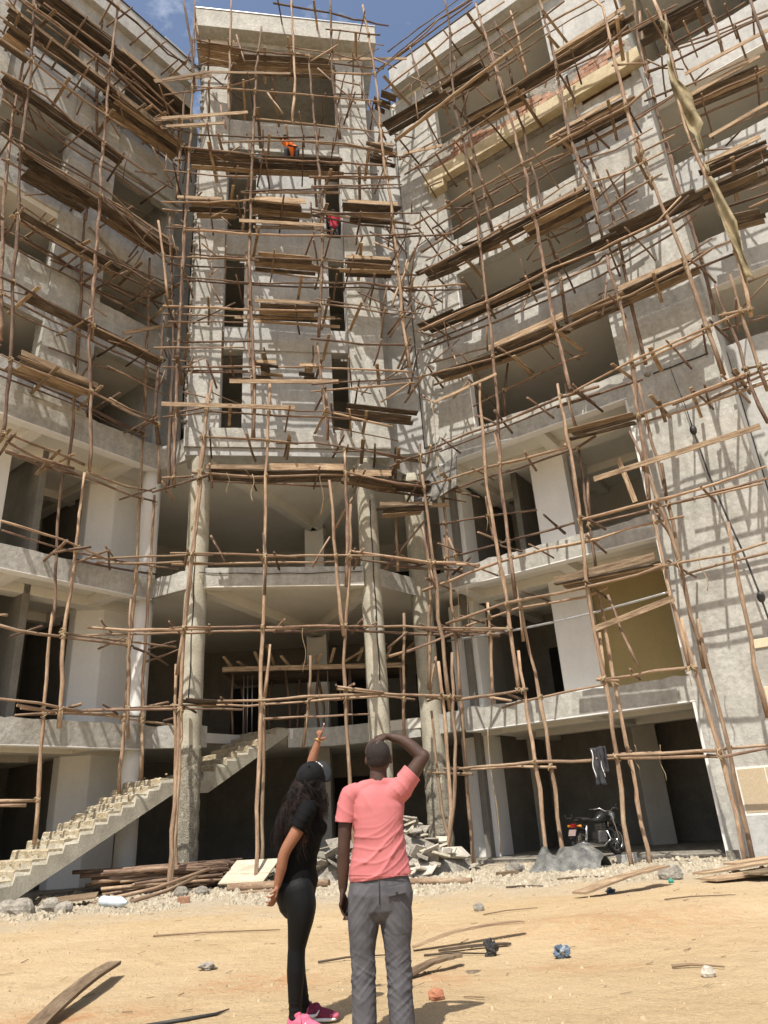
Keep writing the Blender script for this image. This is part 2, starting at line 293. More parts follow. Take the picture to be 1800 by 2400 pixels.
# ------------------------------------------------------------------ facade frames: origin, along, outward
FR = {'L': ((-6.64, 19.27), (-.610, -.793), (.793, -.610)), 'R': ((1.81, 20.17), (.829, -.559), (-.559, -.829)), 'C': ((-5.6, 18.58), (.9855, .1688), (.169, -.986))}
def W(pl, u, z, off=0.0):
    P, d, n = FR[pl]; return Vector((P[0] + d[0] * u + n[0] * off, P[1] + d[1] * u + n[1] * off, z))
def fbox(mb, pl, u0, u1, o0, o1, z0, z1):
    o = W(pl, u0, z0, o0); mb.box(o, W(pl, u1, z0, o0) - o, W(pl, u0, z0, o1) - o, Vector((0, 0, z1 - z0)))
def fpart(name, mk, parent, *boxes, **kw):
    mb = MB()
    for b in boxes: fbox(mb, *b)
    return part(name, mb, M[mk], parent, bevel=kw.get('bevel', .012), label=kw.get('label'))
def rough_band(mb, a, b, thick, nrm, z0, z1, jt=.03, jb=.006, step=.16, face=.012):
    # a wall band from a to b (xy) with an uneven cast top; nrm points out
    a, b = Vector((a[0], a[1], 0)), Vector((b[0], b[1], 0)); nrm = Vector((nrm[0], nrm[1], 0)); ln = (b - a).length; n = max(2, int(ln / step)); rows = [0, .25, .5, .75, .93, 1]
    i0 = len(mb.v); m_ = len(rows)
    for k in range(n + 1):
        p = a.lerp(b, k / n); j = noise.noise((p.x * 2.2, p.y * 2.2, z1)) * jt + (random.random() - .5) * jt * .7; jb_ = (random.random() - .5) * jb
        for r in rows:
            z = z0 + jb_ + (z1 + j - z0 - jb_) * r; f = noise.noise((p.x * 1.7, p.y * 1.7, z * 1.7)) * face + (random.random() - .5) * face * .5
            mb.v.append(p + nrm * f + Vector((0, 0, z)))
        mb.v.append(p - nrm * thick + Vector((0, 0, z1 + j * .6))); mb.v.append(p - nrm * thick + Vector((0, 0, z0)))
    q = m_ + 2
    flip = (b - a).cross(Vector((0, 0, 1))).dot(nrm) < 0
    d0 = len(mb.v); mb.v += [v.copy() for v in mb.v[i0:d0]]; sh = d0 - i0
    for k in range(n):
        for r in range(q):
            r2 = (r + 1) % q; f = [i0 + k * q + r, i0 + (k + 1) * q + r, i0 + (k + 1) * q + r2, i0 + k * q + r2]
            if r >= m_ - 1: f = [x + sh for x in f]
            mb.face(f[::-1] if flip else f, None, r < m_ - 1)
    i0 += sh
    e = [i0 + r for r in range(q)]; mb.face(e if flip else e[::-1]); e = [i0 + n * q + r for r in range(q)]; mb.face(e[::-1] if flip else e)
# ------------------------------------------------------------------ ground
def gz(x, y):
    t = min(1, max(0, (y - 5.5) / 6)); z = -.05 * (1 - t * t * (3 - 2 * t))
    a = noise.noise((x * .45, y * .45, 3)) * .035 + noise.noise((x * 1.6, y * 1.6, 7)) * .016 + noise.noise((x * 4, y * 4, 9)) * .008 + max(0, noise.noise((x * 9, y * 9, 2))) * .006
    for cx, cy, r, h in ((1.75, 8.7, 1.0, .12), (3.6, 9.5, 1.3, .11), (4.6, 7.8, 1.1, .09), (2.9, 10.6, 1.0, .07), (-3.4, 9.0, 1.4, .04)):
        a += h * math.exp(-((x - cx) ** 2 + ((y - cy) * 1.7) ** 2) / (r * r))
    k = 1.0
    if y > 14: k = max(.15, 1 - (y - 14) / 5)
    return z + a * k
def build_ground():
    mb = MB(); xs = []; x = -9.0
    def axis(lo, hi, d0, far):
        a = [lo + (hi - lo) * i / int((hi - lo) / d0) for i in range(int((hi - lo) / d0) + 1)]
        s_ = d0; l_, h_ = lo, hi
        pre, post = [], []
        while l_ > -far: s_ *= 1.7; l_ -= s_; h_ += s_; pre.insert(0, l_); post.append(h_)
        return pre + a + post
    xs = axis(-9, 9, .09, 700); ys = axis(3.5, 19.5, .09, 700); nx = len(xs)
    for y in ys:
        for x in xs:
            far = max(0, abs(x) - 12, y - 24, 1 - y); mb.v.append(Vector((x, y, gz(x, y) if far <= 0 else gz(x, y) * math.exp(-far * .1))))
    for j in range(len(ys) - 1):
        for i in range(nx - 1):
            a = j * nx + i; mb.face([a, a + 1, a + nx + 1, a + nx], None, True)
    o = part('ground', mb, M['ground']); o['kind'] = 'structure'; o['label'] = 'bare sandy yard with reddish soil patches'
build_ground()
# ------------------------------------------------------------------ the building
BD = thing('unfinished_building', (-2.6, 22, 0), 'unfinished grey concrete building with central tower and two angled wings behind scaffolding', 'building')
def xy(pl, u, off=0): p = W(pl, u, 0, off); return (p.x, p.y)
L2 = (-6.64, 19.27); R2 = (.92, 20.95)
BACK = [xy('R', 16, -9), (6, 33), (-13, 33), xy('L', 13, -9)]
def ring(l1=0):
    a = [xy('L', 13, -.12), xy('L', .02, -.12)]
    if l1 == 2: a += [xy('L', -.05, -3), xy('C', .1, -3.7), xy('C', 5.9, -3.7), xy('C', 6.1, -1.3), (1.3, 20.7)]
    elif l1 == 1: a += [xy('L', -.25, -.36), xy('L', -4.05, -.36), xy('L', -4.05, 1.3), (-1.9, 22.05), (.6, 21.1)]
    else: a += [xy('C', .3, -.14), xy('C', 5.25, -.14)]
    return a + ([R2] if l1 < 2 else []) + [xy('R', .02, -.12), xy('R', 8.3, -.12), xy('R', 8.3, -1.75), xy('R', 16, -1.75)] + BACK
for i, (z0, z1) in enumerate(((3.5, 3.77), (7.49, 7.77), (11.5, 11.97), (14.8, 15.1), (18.3, 18.6), (22.5, 22.8), (27.7, 28.0))):
    mb = MB(); mb.prism(ring(1 if i == 0 else 2 if i > 2 else 0), z0, z1); o = part('floor_slab', mb, M['beige'], BD)
mb = MB(); mb.prism([xy('L', 13, -1.0), xy('L', 0, -1.0), (-5.2, 20.6), (-.6, 21.2), R2, xy('R', 0, -.35), xy('R', 6, -.35), xy('R', 16, -1.0)] + BACK, -.3, .07)
part('ground_floor_slab', mb, M['mortar'], BD)
# back walls
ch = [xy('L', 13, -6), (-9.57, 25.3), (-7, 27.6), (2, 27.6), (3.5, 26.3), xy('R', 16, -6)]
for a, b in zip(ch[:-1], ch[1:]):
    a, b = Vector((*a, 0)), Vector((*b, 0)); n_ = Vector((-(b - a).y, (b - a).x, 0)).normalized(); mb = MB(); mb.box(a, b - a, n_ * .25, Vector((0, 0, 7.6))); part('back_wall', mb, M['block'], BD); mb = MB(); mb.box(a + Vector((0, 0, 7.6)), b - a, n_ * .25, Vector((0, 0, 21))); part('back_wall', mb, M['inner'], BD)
# black slabs paint the shade of door openings on back walls and partitions
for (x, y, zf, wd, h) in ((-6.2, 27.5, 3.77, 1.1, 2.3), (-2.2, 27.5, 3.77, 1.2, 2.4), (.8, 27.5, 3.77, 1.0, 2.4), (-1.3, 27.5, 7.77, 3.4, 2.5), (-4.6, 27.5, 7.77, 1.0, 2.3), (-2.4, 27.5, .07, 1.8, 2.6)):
    mb = MB(); mb.box((x, y, zf), (wd, 0, 0), (0, .06, 0), (0, 0, h)); o = part('doorway_shade', mb, M['black'], BD)
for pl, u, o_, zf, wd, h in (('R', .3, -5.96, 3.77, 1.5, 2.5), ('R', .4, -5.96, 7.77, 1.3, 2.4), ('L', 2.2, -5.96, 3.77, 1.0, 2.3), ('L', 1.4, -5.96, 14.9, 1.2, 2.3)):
    fpart('doorway_shade', 'black', BD, (pl, u, u + wd, o_, o_ + .05, zf, zf + h), bevel=0)
# partitions inside the wings
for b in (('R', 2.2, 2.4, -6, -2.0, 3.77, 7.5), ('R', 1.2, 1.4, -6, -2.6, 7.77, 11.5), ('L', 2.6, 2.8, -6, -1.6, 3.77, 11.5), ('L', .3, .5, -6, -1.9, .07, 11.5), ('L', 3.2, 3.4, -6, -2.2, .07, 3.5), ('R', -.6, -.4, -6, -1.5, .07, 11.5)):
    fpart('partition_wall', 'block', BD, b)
fpart('partition_wall', 'ochre', BD, ('R', 3.2, 6.4, -2.35, -2.15, 3.77, 7.5), label='ochre painted wall inside the first floor bay')
# edge beams / parapets of the lower floors: wings, diagonal links, centre
def beam(a, b, z0, z1, th=.3, jt=.05, mk='concrete', nm='edge_beam', out=None):
    a, b = Vector((a[0], a[1])), Vector((b[0], b[1])); d = (b - a).normalized(); n_ = Vector((d.y, -d.x)) if out is None else Vector(out)
    if out is None and n_.dot(Vector((-2.4, 0)) - a) < 0: n_ = -n_
    mb = MB(); rough_band(mb, a, b, th, n_, z0, z1, jt); return part(nm, mb, M[mk], BD)
nL, nR = FR['L'][2], FR['R'][2]
for z0, z1 in ((3.24, 3.81), (7.23, 7.81), (11.24, 12.03)):
    beam(xy('L', 11), xy('L', -.02), z0, z1, out=nL)
    beam(xy('R', .0), xy('R', 5.95), z0, z1, out=nR)
    beam(R2, xy('R', -.0, -.03), z0 + .03, z1 - .02, .28, out=(-.66, -.75))
    fpart('soffit_trim', 'white', BD, ('L', -.02, 11, -.3, .004, z0 - .035, z0 - .003), bevel=.004)
    fpart('soffit_trim', 'white', BD, ('R', .0, 5.95, -.3, .004, z0 - .035, z0 - .003), bevel=.004)
    if z0 > 4:
        beam(L2, xy('C', .2, 0), z0 + .02, z1 - .02, .26, out=(.55, -.83)); beam(xy('C', 5.3, -.05), (.75, 20.75), z0 + .02, z1 - .02, .26, out=(-.8, -.6))
beam(xy('L', 0), xy('L', -1.5, .75), 3.24, 3.8, .26, out=(.6, -.8))
mb = MB(); rough_band(mb, xy('C', .6, .02), xy('C', 4.98, .02), .3, FR['C'][2], 7.3, 7.82, .012); part('edge_beam', mb, M['concrete'], BD)
fpart('soffit_trim', 'beige', BD, ('C', .6, 4.98, -.28, .015, 7.255, 7.297), bevel=.004)
beam((-3.2, 21.68), (-1.9, 22.0), 3.26, 3.79, .26, .01, out=(.24, -.97)); beam((-1.9, 22.0), (.62, 21.12), 3.26, 3.79, .26, .01, out=(-.33, -.94))
# a groove-pinned conduit along the central beam
mb = MB(); mb.tube([W('C', u, 7.67 - .05 * math.sin((u - .6) / 4.4 * 3.1) + .012 * math.sin(u * 5), .045) for u in [.45 + i * .25 for i in range(19)]], .012, 5); part('conduit', mb, M['dark'], BD)
# inner soffit beams (downstand) behind the edge
for pl, us, umax in (('L', (.8, 3.6, 6.4), 11), ('R', (.1, 3.2), 6)):
    for z in (3.5, 7.49, 11.5):
        for u in us: fpart('soffit_beam', 'beige', BD, (pl, u - .18, u + .18, -5.9, -.32, z - .26, z - .003))
        fpart('soffit_beam', 'beige', BD, (pl, -.4, umax, -2.1, -1.6, z - .27, z - .003)); fpart('soffit_beam', 'beige', BD, (pl, -1, umax, -4.2, -3.9, z - .27, z - .003))
for z in (7.49, 11.5):
    for p, q in ((xy('C', .35, -.1), (-2.4, 25.5)), (xy('C', 5.2, -.1), (-2.9, 25.5)), ((-2.65, 25.3), (-2.65, 27.6))):
        a, b = Vector((*p, z - .3)), Vector((*q, z - .3)); d = (b - a).normalized(); s_ = Vector((d.y, -d.x, 0)) * .16
        mb = MB(); mb.box(a - s_, b - a, s_ * 2, Vector((0, 0, .297))); part('soffit_beam', mb, M['beige'], BD)
# white painted piers set back behind the edge
def facet_pier(pl, u0, u1, o0, o1, z0, z1, ch_=.3, mk='white'):
    mb = MB(); mb.prism([xy(pl, u0, o1), xy(pl, u0, o0), xy(pl, u1 - ch_, o0), xy(pl, u1, o0 - abs(ch_)), xy(pl, u1, o1)], z0, z1); part('painted_pier', mb, M[mk], BD, bevel=.02)
for z0, z1 in ((.07, 3.24), (3.77, 7.23), (7.77, 11.24)):
    facet_pier('L', -.5, .93, -1.7, -2.6, z0, z1, .55); facet_pier('L', 3.57, 5.0, -1.7, -2.6, z0, z1, .3); fpart('painted_pier', 'white', BD, ('R', -1.14, -.25, -2.5, -1.7, z0, z1))
    for r, c in ((.27, (-6.93, 19.5)),):
        mb = MB(); mb.tube([(c[0], c[1], z) for z in [z0 + (z1 - z0) * k / 8 for k in range(9)]], r, 28); part('round_column', mb, M['white'], BD)
    if z0 > 1: fpart('painted_pier', 'white', BD, ('R', 2.26, 3.35, -2.1, -1.7, z0, z1))
# inner columns of the garage and of the centre
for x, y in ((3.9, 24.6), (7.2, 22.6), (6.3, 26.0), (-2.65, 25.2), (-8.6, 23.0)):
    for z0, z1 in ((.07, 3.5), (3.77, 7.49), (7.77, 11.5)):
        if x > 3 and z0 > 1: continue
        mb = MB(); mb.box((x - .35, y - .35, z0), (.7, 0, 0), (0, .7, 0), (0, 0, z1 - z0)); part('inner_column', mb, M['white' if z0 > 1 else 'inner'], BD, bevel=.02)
# round concrete columns carrying the tower
def round_col(c, r, z0, z1, rough_to):
    mb = MB(); n = 40; P = []; Rr = []
    for k in range(n + 1):
        z = z0 + (z1 - z0) * k / n; P.append((c[0], c[1], z)); Rr.append(r * (1 + .012 * math.sin(z * 3.1 + c[0])))
    mb.tube(P, Rr, 36)
    for i, v in enumerate(mb.v):
        d = Vector((v.x - c[0], v.y - c[1], 0)).normalized(); a = .035 if v.z < rough_to else .006
        mb.v[i] = v + d * (noise.noise((v.x * 7, v.y * 7, v.z * 5)) * a)
    o = part('round_column', mb, M['column'], BD)
    if rough_to > 0:
        m2 = MB(); m2.tube([(c[0], c[1], z0 + (rough_to - z0) * k / 26) for k in range(27)], [r + .02 + .012 * math.sin(k * 1.7) for k in range(25)] + [r + .012, r - .01], 44)
        for i, v in enumerate(m2.v):
            d = Vector((v.x - c[0], v.y - c[1], 0)).normalized(); m2.v[i] = v + d * (noise.noise((v.x * 16, v.y * 16, v.z * 13)) * .022 + noise.noise((v.x * 40, v.y * 40, v.z * 40)) * .012)
        part('rough_render', m2, M['roughcast'], o)
    return o
round_col(xy('C', .35, -.28), .3, -.3, 11.5, 3.2); round_col(xy('C', 5.23, -.28), .29, -.3, 11.5, 1.6); round_col((.95, 21.0), .31, -.3, 11.3, 2.6)
for u, off, z0, z1 in ((.33, .035, 4.3, 8.2), (5.27, .03, 4.6, 9.9)):
    mb = MB(); mb.tube([W('C', u + .012 * math.sin(z * 4), z, off - .015) for z in [z0 + (z1 - z0) * k / 14 for k in range(15)]], .017, 5); part('conduit', mb, M['dark'], BD)
# ---------------- right wing above the second floor
RW = lambda nm, mk, *b, **k: fpart(nm, mk, BD, *[('R',) + x for x in b], **k)
RW('wall', 'concrete', (-.45, 1.35, -.3, 0, 12.03, 27.6))
def pier(pl, u0, u1, z0, z1, mk='concrete', o=.03, th=.5):
    mb = MB(); a, b = xy(pl, u0, o), xy(pl, u1, o); rough_band(mb, a, b, th, FR[pl][2], z0, z1, .0, 0, .25, .01)
    return part('pier', mb, M[mk], BD)
pier('R', 5.95, 8.45, -.2, 9.3); pier('R', 5.95, 8.45, 9.3, 22.0, o=.025); pier('R', 5.95, 8.45, 22.5, 27.6, 'panel', .025)
RW('pier', 'concrete', (5.95, 6.6, -.4, .02, 22.0, 22.5)); RW('pier', 'concrete', (8.22, 8.45, -.4, .02, 22.0, 22.5)); RW('slot_lining', 'brick', (6.6, 8.22, -.5, -.2, 22.0, 22.5))
RW('window_jamb', 'white', (5.87, 5.945, -.55, .0, .0, 3.2)); RW('window_jamb', 'white', (5.87, 5.945, -.55, -.02, 3.82, 7.2)); RW('window_jamb', 'white', (5.87, 5.945, -.55, -.02, 7.82, 11.2))
for z0, z1 in ((12.05, 14.5), (16.05, 18.0)): RW('window_jamb', 'white', (1.355, 1.40, -.28, -.005, z0, z1 - .003))
def band(pl, u0, u1, z0, z1, off=0, th=.3, jt=.03, mk='concrete', nm='parapet'):
    mb = MB(); rough_band(mb, xy(pl, u0, off), xy(pl, u1, off), th, FR[pl][2], z0, z1, jt); return part(nm, mb, M[mk], BD)
band('R', 1.352, 5.948, 14.5, 16.03); band('R', 1.352, 5.948, 18.0, 19.46); band('R', 1.352, 5.948, 22.2, 24.15, -.05, .25, .04, 'mortar')
RW('lintel', 'concrete', (1.2, 6.0, -.3, -.01, 27.45, 27.9))
yb = band('R', .75, 8.6, 22.2, 22.76, .3, .32, .02, 'yellow', 'yellow_beam'); RW('beam_seat', 'yellow', (.9, 1.5, -.0, .3, 21.8, 22.19))
# clay bricks laid on the yellow beam, partly smeared with mortar
bb = band('R', .9, 8.45, 22.77, 23.55, .1, .12, .1, 'mortar', 'brick_course')
for r in range(4):
    u = .95 + (r % 2) * .15
    while u < 8.2:
        if noise.noise((u * .9, r * .5, 2)) > -.12 and not (u < 1.8 and r > 1):
            mb = MB(); j = random.uniform(-.012, .02); fbox(mb, 'R', u, u + .285, .02, .128 + j, 22.79 + r * .19, 22.79 + r * .19 + .165); part('brick', mb, M['brick'], bb)
        u += .3
# roof edge of the right wing
RW('roof_slab', 'panel', (-.2, 8.95, -6, .5, 27.95, 29.1)); RW('roof_flashing', 'dark', (-.23, 8.98, -6, .53, 29.1, 29.16))
# pier cladding near the ground
for k, u in enumerate((6.47, 7.03, 7.62, 8.2)):
    RW('stone_tile', 'stone', (u, min(u + (.545 if k else .54), 8.44), .0, .055, .84, 1.7), bevel=.004)
RW('grout_frame', 'grout', (6.44, 8.44, .0, .048, .8, 1.74), bevel=0)
RW('cream_tile', 'cream', (7.43, 8.44, .0, .06, 4.13, 4.33)); RW('cream_tile', 'cream', (7.4, 8.44, .0, .06, 2.75, 3.31)); RW('render_plinth', 'panel', (6.3, 8.46, .0, .06, -.2, .8))
# horizontal day joint and drain pipe on the pier
mb = MB(); mb.tube([W('R', 6.75 + .2 * k, 11.62 + .01 * math.sin(k * 2), .05) for k in range(8)], .02, 5); part('day_joint', mb, M['dark'], BD)
for z, u in ((11.66, 6.62),): 
    mb = MB(); mb.ball(W('R', u, z, .02), (.11, .08, .07), 12, 8); part('patch_hole', mb, M['mortar'], BD)
# recessed bays beyond the pier
for z0, z1 in ((11.24, 12.6), (14.6, 16.25), (18.0, 19.42), (22.2, 24.0)):
    band('R', 8.46, 16, z0, z1, -1.6, .3, .03, 'panel'); RW('soffit_trim', 'white', (8.46, 16, -1.9, -1.596, z0 - .03, z0 - .003), bevel=.004)
RW('return_wall', 'panel', (8.3, 8.44, -6, -.48, -.2, 27.9)); RW('wall', 'panel', (8.46, 16, -1.9, -1.62, -.2, 11.2))
RW('cross_wall', 'block', (12.2, 12.45, -6, -2.0, 12, 27.6)); RW('roof_slab', 'panel', (8.97, 16, -6, -.9, 27.4, 28.9))
# ---------------- left wing above the second floor
LW = lambda nm, mk, *b, **k: fpart(nm, mk, BD, *[('L',) + x for x in b], **k)
pier('L', 2.48, 4.0, 12.04, 26.6); pier('L', 6.15, 7.4, 12.04, 26.6); pier('L', 9.6, 11, 12.04, 26.6)
for u0, u1, zs in ((-.05, 2.475, ((14.5, 16.1), (18.1, 19.4), (21.5, 24.3), (26.7, 27.0))), (4.005, 6.145, ((12.05, 12.9), (14.5, 16.4), (18.5, 19.95), (22.0, 24.3), (26.4, 27.0))), (7.405, 9.595, ((12.05, 12.9), (14.5, 16.4), (18.5, 19.95), (22.0, 24.3), (26.4, 27.0)))):
    for z0, z1 in zs: band('L', u0, u1, z0, z1, -.04, .28, .03, 'concrete' if z0 < 21 else 'panel')
LW('ledge', 'concrete', (-.05, 2.9, .0, .1, 21.75, 22.3)); LW('lintel', 'concrete', (-.1, 11, -.3, .25, 26.6, 27.65)); LW('roof_slab', 'panel', (-.2, 11.2, -6, .5, 27.65, 28.8)); LW('roof_flashing', 'dark', (-.23, 11.2, -6, .53, 28.8, 28.86))
LW('water_tank_plinth', 'panel', (.2, 1.2, -.6, .2, 28.87, 29.5))
LW('end_wall', 'panel', (-.1, .15, -6, -.3, 12.05, 27.6)); LW('cross_wall', 'block', (5.2, 5.4, -6, -1.6, 12, 26.6)); LW('cross_wall', 'block', (1.9, 2.1, -6, -1.9, 12, 18.2))
fpart('link_wall', 'panel', BD, ('L', -1.15, -.12, -.95, -.7, 11.98, 28))
# ---------------- central tower
TW = lambda nm, mk, *b, **k: fpart(nm, mk, BD, *[('C',) + x for x in b], **k)
pier('C', -.12, .84, 12.2, 29.6, 'concrete', .0, .8); pier('C', 4.9, 6.0, 12.2, 29.6, 'concrete', .0, .8)
m2 = MB(); rough_band(m2, xy('C', -.2, -.03), xy('C', -.121, -.03), .5, FR['C'][2], 12.2, 28.4, 0, 0, .1, .05)
for i, v in enumerate(m2.v): m2.v[i] = v + Vector((1, 0, 0)) * (noise.noise((v.x * 6, v.y * 6, v.z * 7)) * .05)
part('raw_edge', m2, M['mortar'], BD)
mb = MB()
for k in range(82):
    z = 12.25 + k * .2; mb.ball(W('C', -.15 + random.uniform(-.05, .03), z, random.uniform(-.12, .0)), (random.uniform(.05, .1), random.uniform(.05, .1), random.uniform(.08, .14)), 7, 5)
part('raw_edge', mb, M['mortar'], BD, kind='stuff')
mb = MB(); rough_band(mb, xy('C', -.14, .08), xy('C', 6.02, .08), .5, FR['C'][2], 11.56, 12.2, .02); part('tower_ledge', mb, M['concrete'], BD)
TW('soffit_slab', 'panel', (-.1, 6.0, -.9, .02, 11.3, 11.555)); [TW('tower_panel', 'panel', q) for q in ((1.5, 4.33, -.55, -.2, 12.21, 15.2), (1.5, 4.33, -.55, -.2, 16.08, 19.1), (1.85, 4.33, -.55, -.2, 20.07, 23.2))]
for z0, z1 in ((15.2, 16.075), (19.1, 20.065)): TW('spandrel', 'panel', (.845, 4.895, -.5, -.14, z0, z1))
TW('spandrel', 'concrete', (.845, 4.895, -.45, -.1, 24.0, 25.5)); TW('lintel', 'panel', (.845, 4.895, -.45, -.06, 28.9, 29.6))
for z0, z1 in ((12.2, 15.2), (16.08, 19.1), (20.07, 24.0)): TW('slot_jamb', 'white', (.842, .86, -.7, -.12, z0, z1), bevel=0); TW('slot_jamb', 'white', (4.88, 4.898, -.7, -.12, z0, z1), bevel=0)
TW('roof_slab', 'concrete', (-.52, 6.5, -4.5, .6, 29.6, 30.6)); TW('roof_flashing', 'steel', (-.55, 6.53, -4.5, .63, 30.6, 30.66)); TW('soffit_beam', 'concrete', (-.15, 6.05, -1, .12, 29.35, 29.597))
TW('tower_side_wall', 'panel', (-.1, .15, -4.5, -.82, 12.0, 29.6)); TW('tower_side_wall', 'panel', (5.8, 5.98, -4.5, -.82, 12.0, 29.6)); TW('tower_back_wall', 'inner', (.2, 5.78, -3.6, -3.4, 12.0, 29.6))
for z in (12.0, 15.6, 19.6, 23.6, 25.3): TW('tower_landing', 'inner', (.2, 5.78, -3.38, -.9, z - .2, z))
a = Vector((*xy('C', 6.0, -.95), 0)); b = Vector((1.42, 20.55, 0)); mb = MB(); d = (b - a).normalized(); mb.box(a + Vector((0, 0, 11.9)), b - a, Vector((-d.y, d.x, 0)) * .25, Vector((0, 0, 15.8))); part('link_wall', mb, M['panel'], BD)
# ---------------- concrete stair with a landing, climbing past the left column
ST = part('staircase', MB(), None, BD)
SB = base_of(BD)
def stair_mesh():
    mb = MB(); low = [(4.9, -.55), (4.3, -.3), (-.13, 2.05), (-1.19, 2.08), (-3.99, 3.6)]
    topu = [(5.2, -.3)]
    n = 14; u0, z0, u1, z1 = 4.45, 0.0, -.1, 2.42
    for k in range(n): topu += [(u0 + (u1 - u0) * k / n, z0 + (z1 - z0) * (k + .85) / n), (u0 + (u1 - u0) * (k + .9) / n, z0 + (z1 - z0) * (k + .93) / n)]
    topu += [(-.15, 2.42), (-1.0, 2.43)]; u0, z0, u1, z1 = -1.05, 2.43, -3.95, 3.78; n = 8
    for k in range(n): topu += [(u0 + (u1 - u0) * k / n, z0 + (z1 - z0) * (k + 1) / n), (u0 + (u1 - u0) * (k + .95) / n, z0 + (z1 - z0) * (k + 1) / n)]
    topu += [(-4.0, 3.79)]
    return low, topu
low, topu = stair_mesh()
def zlow(u):
    p = sorted(low)
    for (a, za), (b, zb) in zip(p[:-1], p[1:]):
        if a <= u <= b: return za + (zb - za) * (u - a) / (b - a)
    return p[0][1] if u < p[0][0] else p[-1][1]
mb = MB(); i0 = 0; us = sorted(set([p[0] for p in topu] + [p[0] for p in low]), reverse=True)
def ztop(u):
    for (a, za), (b, zb) in zip(topu[:-1], topu[1:]):
        if b <= u <= a: return za if abs(a - b) < 1e-6 else za + (zb - za) * (a - u) / (a - b)
    return topu[0][1] if u > topu[0][0] else topu[-1][1]
cols = []
for u in us:
    zt = ztop(u); zb = min(zlow(u), zt - .05); jz = random.uniform(-.012, .012)
    ring_ = [W('L', u, zb, 1.28), W('L', u, zt - .09 + jz, 1.285), W('L', u, zt + jz - .015, 1.25 + random.uniform(-.03, .01)), W('L', u, zt + jz, .8), W('L', u, zt, .2), W('L', u, zt, -.32), W('L', u, zb, -.32)]
    cols.append(len(mb.v)); mb.v += ring_
for a, b in zip(cols[:-1], cols[1:]):
    for k in range(7): mb.face([a + k, b + k, b + (k + 1) % 7, a + (k + 1) % 7][::-1])
mb.face([cols[0] + k for k in range(7)]); mb.face([cols[-1] + k for k in range(6, -1, -1)])
bpy.data.objects.remove(ST); ST = part('staircase', mb, M['column'], BD)
# each tread as a worn block on the flight
def step(u0, u1, z0, z1, mk):
    mb = MB(); o0, o1 = -.3, 1.245; n = 9; i = 0
    prev = None
    for k in range(n + 1):
        off = o0 + (o1 - o0) * k / n; e = random.uniform(-.02, .015); wz = random.uniform(-.018, .006)
        r = [W('L', u0 + e, z0, off), W('L', u0 + e * .6, z1 - .025 + wz, off), W('L', u0 - .03 + e, z1 + wz, off), W('L', u1, z1 + wz, off), W('L', u1, z0, off)]
        s0 = len(mb.v); mb.v += r
        if prev is not None:
            for j in range(5): mb.face([prev + j, prev + (j + 1) % 5, s0 + (j + 1) % 5, s0 + j][::-1])
        else: mb.face([s0 + j for j in range(5)][::-1])
        prev = s0
    mb.face([prev + j for j in range(5)]); return part('step', mb, M[mk], ST)
n = 14
for k in range(n):
    u0 = 4.45 - 4.55 * k / n; step(u0 + .02, u0 - .3, 2.42 * k / n - .06, 2.42 * (k + 1) / n + .012, 'roughstep')
for k in range(8):
    u0 = -1.05 - 2.9 * k / 8; step(u0 + .03, u0 - .34, 2.43 + 1.35 * k / 8 - .05, 2.43 + 1.35 * (k + 1) / 8 + .012, 'roughstep')
# crumbs of mortar left on the flight
mb = MB()
for k in range(120):
    u = random.uniform(-.1, 4.2); off = random.uniform(-.2, 1.2); z = 2.42 * (4.45 - u) / 4.55 + .13; s_ = random.uniform(.01, .035) * (1.5 if u < 1.6 else 1); mb.ball(W('L', u, z, off), (s_, s_ * .8, s_ * .6), 6, 4)
part('mortar_crumbs', mb, M['roughstep'], ST, kind='stuff')
# ------------------------------------------------------------------ timber pole scaffolding (along, height) in metres on each face
POLES = []
def pairs(v): return [(v[i], v[i + 1]) for i in range(0, len(v), 2)]
def stand(key, *v): POLES.append(('S', key, pairs(v)))
def rail(key, *v): POLES.append(('H', key, pairs(v)))
def prop(key, *v): POLES.append(('B', key, pairs(v)))
stand('Lo', 6.22, 24.42, 6.02, 22.21, 5.89, 21.13, 5.84, 19.56, 5.86, 18.90, 5.59, 16.67, 5.42, 14.20, 5.22, 12.88, 5.16, 12.14, 5.09, 11.08, 5.03, 10.25, 5.05, 9.89)
stand('Lo', 3.65, 27.59, 3.67, 25.30, 3.63, 23.23, 3.56, 21.21, 3.53, 19.81, 3.43, 18.04, 3.35, 16.49, 3.29, 14.83, 3.17, 13.68)
stand('Lo', 3.34, 14.58, 3.27, 13.54, 3.09, 12.39, 2.96, 11.03, 2.85, 9.75)
stand('Lo', 2.95, 9.71, 2.93, 8.55, 2.95, 7.20, 2.99, 5.90, 3.00, 5.50, 2.87, 3.92, 2.85, 3.46)
stand('Li', 3.69, 27.51, 3.66, 25.33, 3.48, 23.49, 3.34, 22.31)
stand('Li', 3.32, 21.05, 3.37, 19.69, 3.36, 18.44)
stand('Li', 3.36, 18.75, 3.31, 17.26, 3.14, 15.69, 3.04, 13.37)
stand('Li', 5.87, 23.18, 5.89, 21.67, 5.82, 20.12, 5.75, 18.65, 5.66, 17.28, 5.31, 14.58, 5.10, 13.05)
stand('Li', 3.05, 13.49, 2.96, 11.42, 2.95, 10.70, 2.96, 10.20)
stand('Li', 3.04, 9.95, 3.05, 8.99, 2.94, 7.80, 2.79, 6.14, 2.84, 6.02)
stand('Li', 2.85, 6.28, 2.88, 5.64, 2.81, 4.20, 2.77, 3.62, 2.71, 2.51, 2.66, 1.82, 2.64, 1.13)
stand('Li', 0.78, 11.95, 0.77, 10.48, 0.70, 8.91, 0.68, 7.78, 0.67, 6.49, 0.70, 5.51, 0.68, 4.37, 0.70, 3.73, 0.67, 2.14)
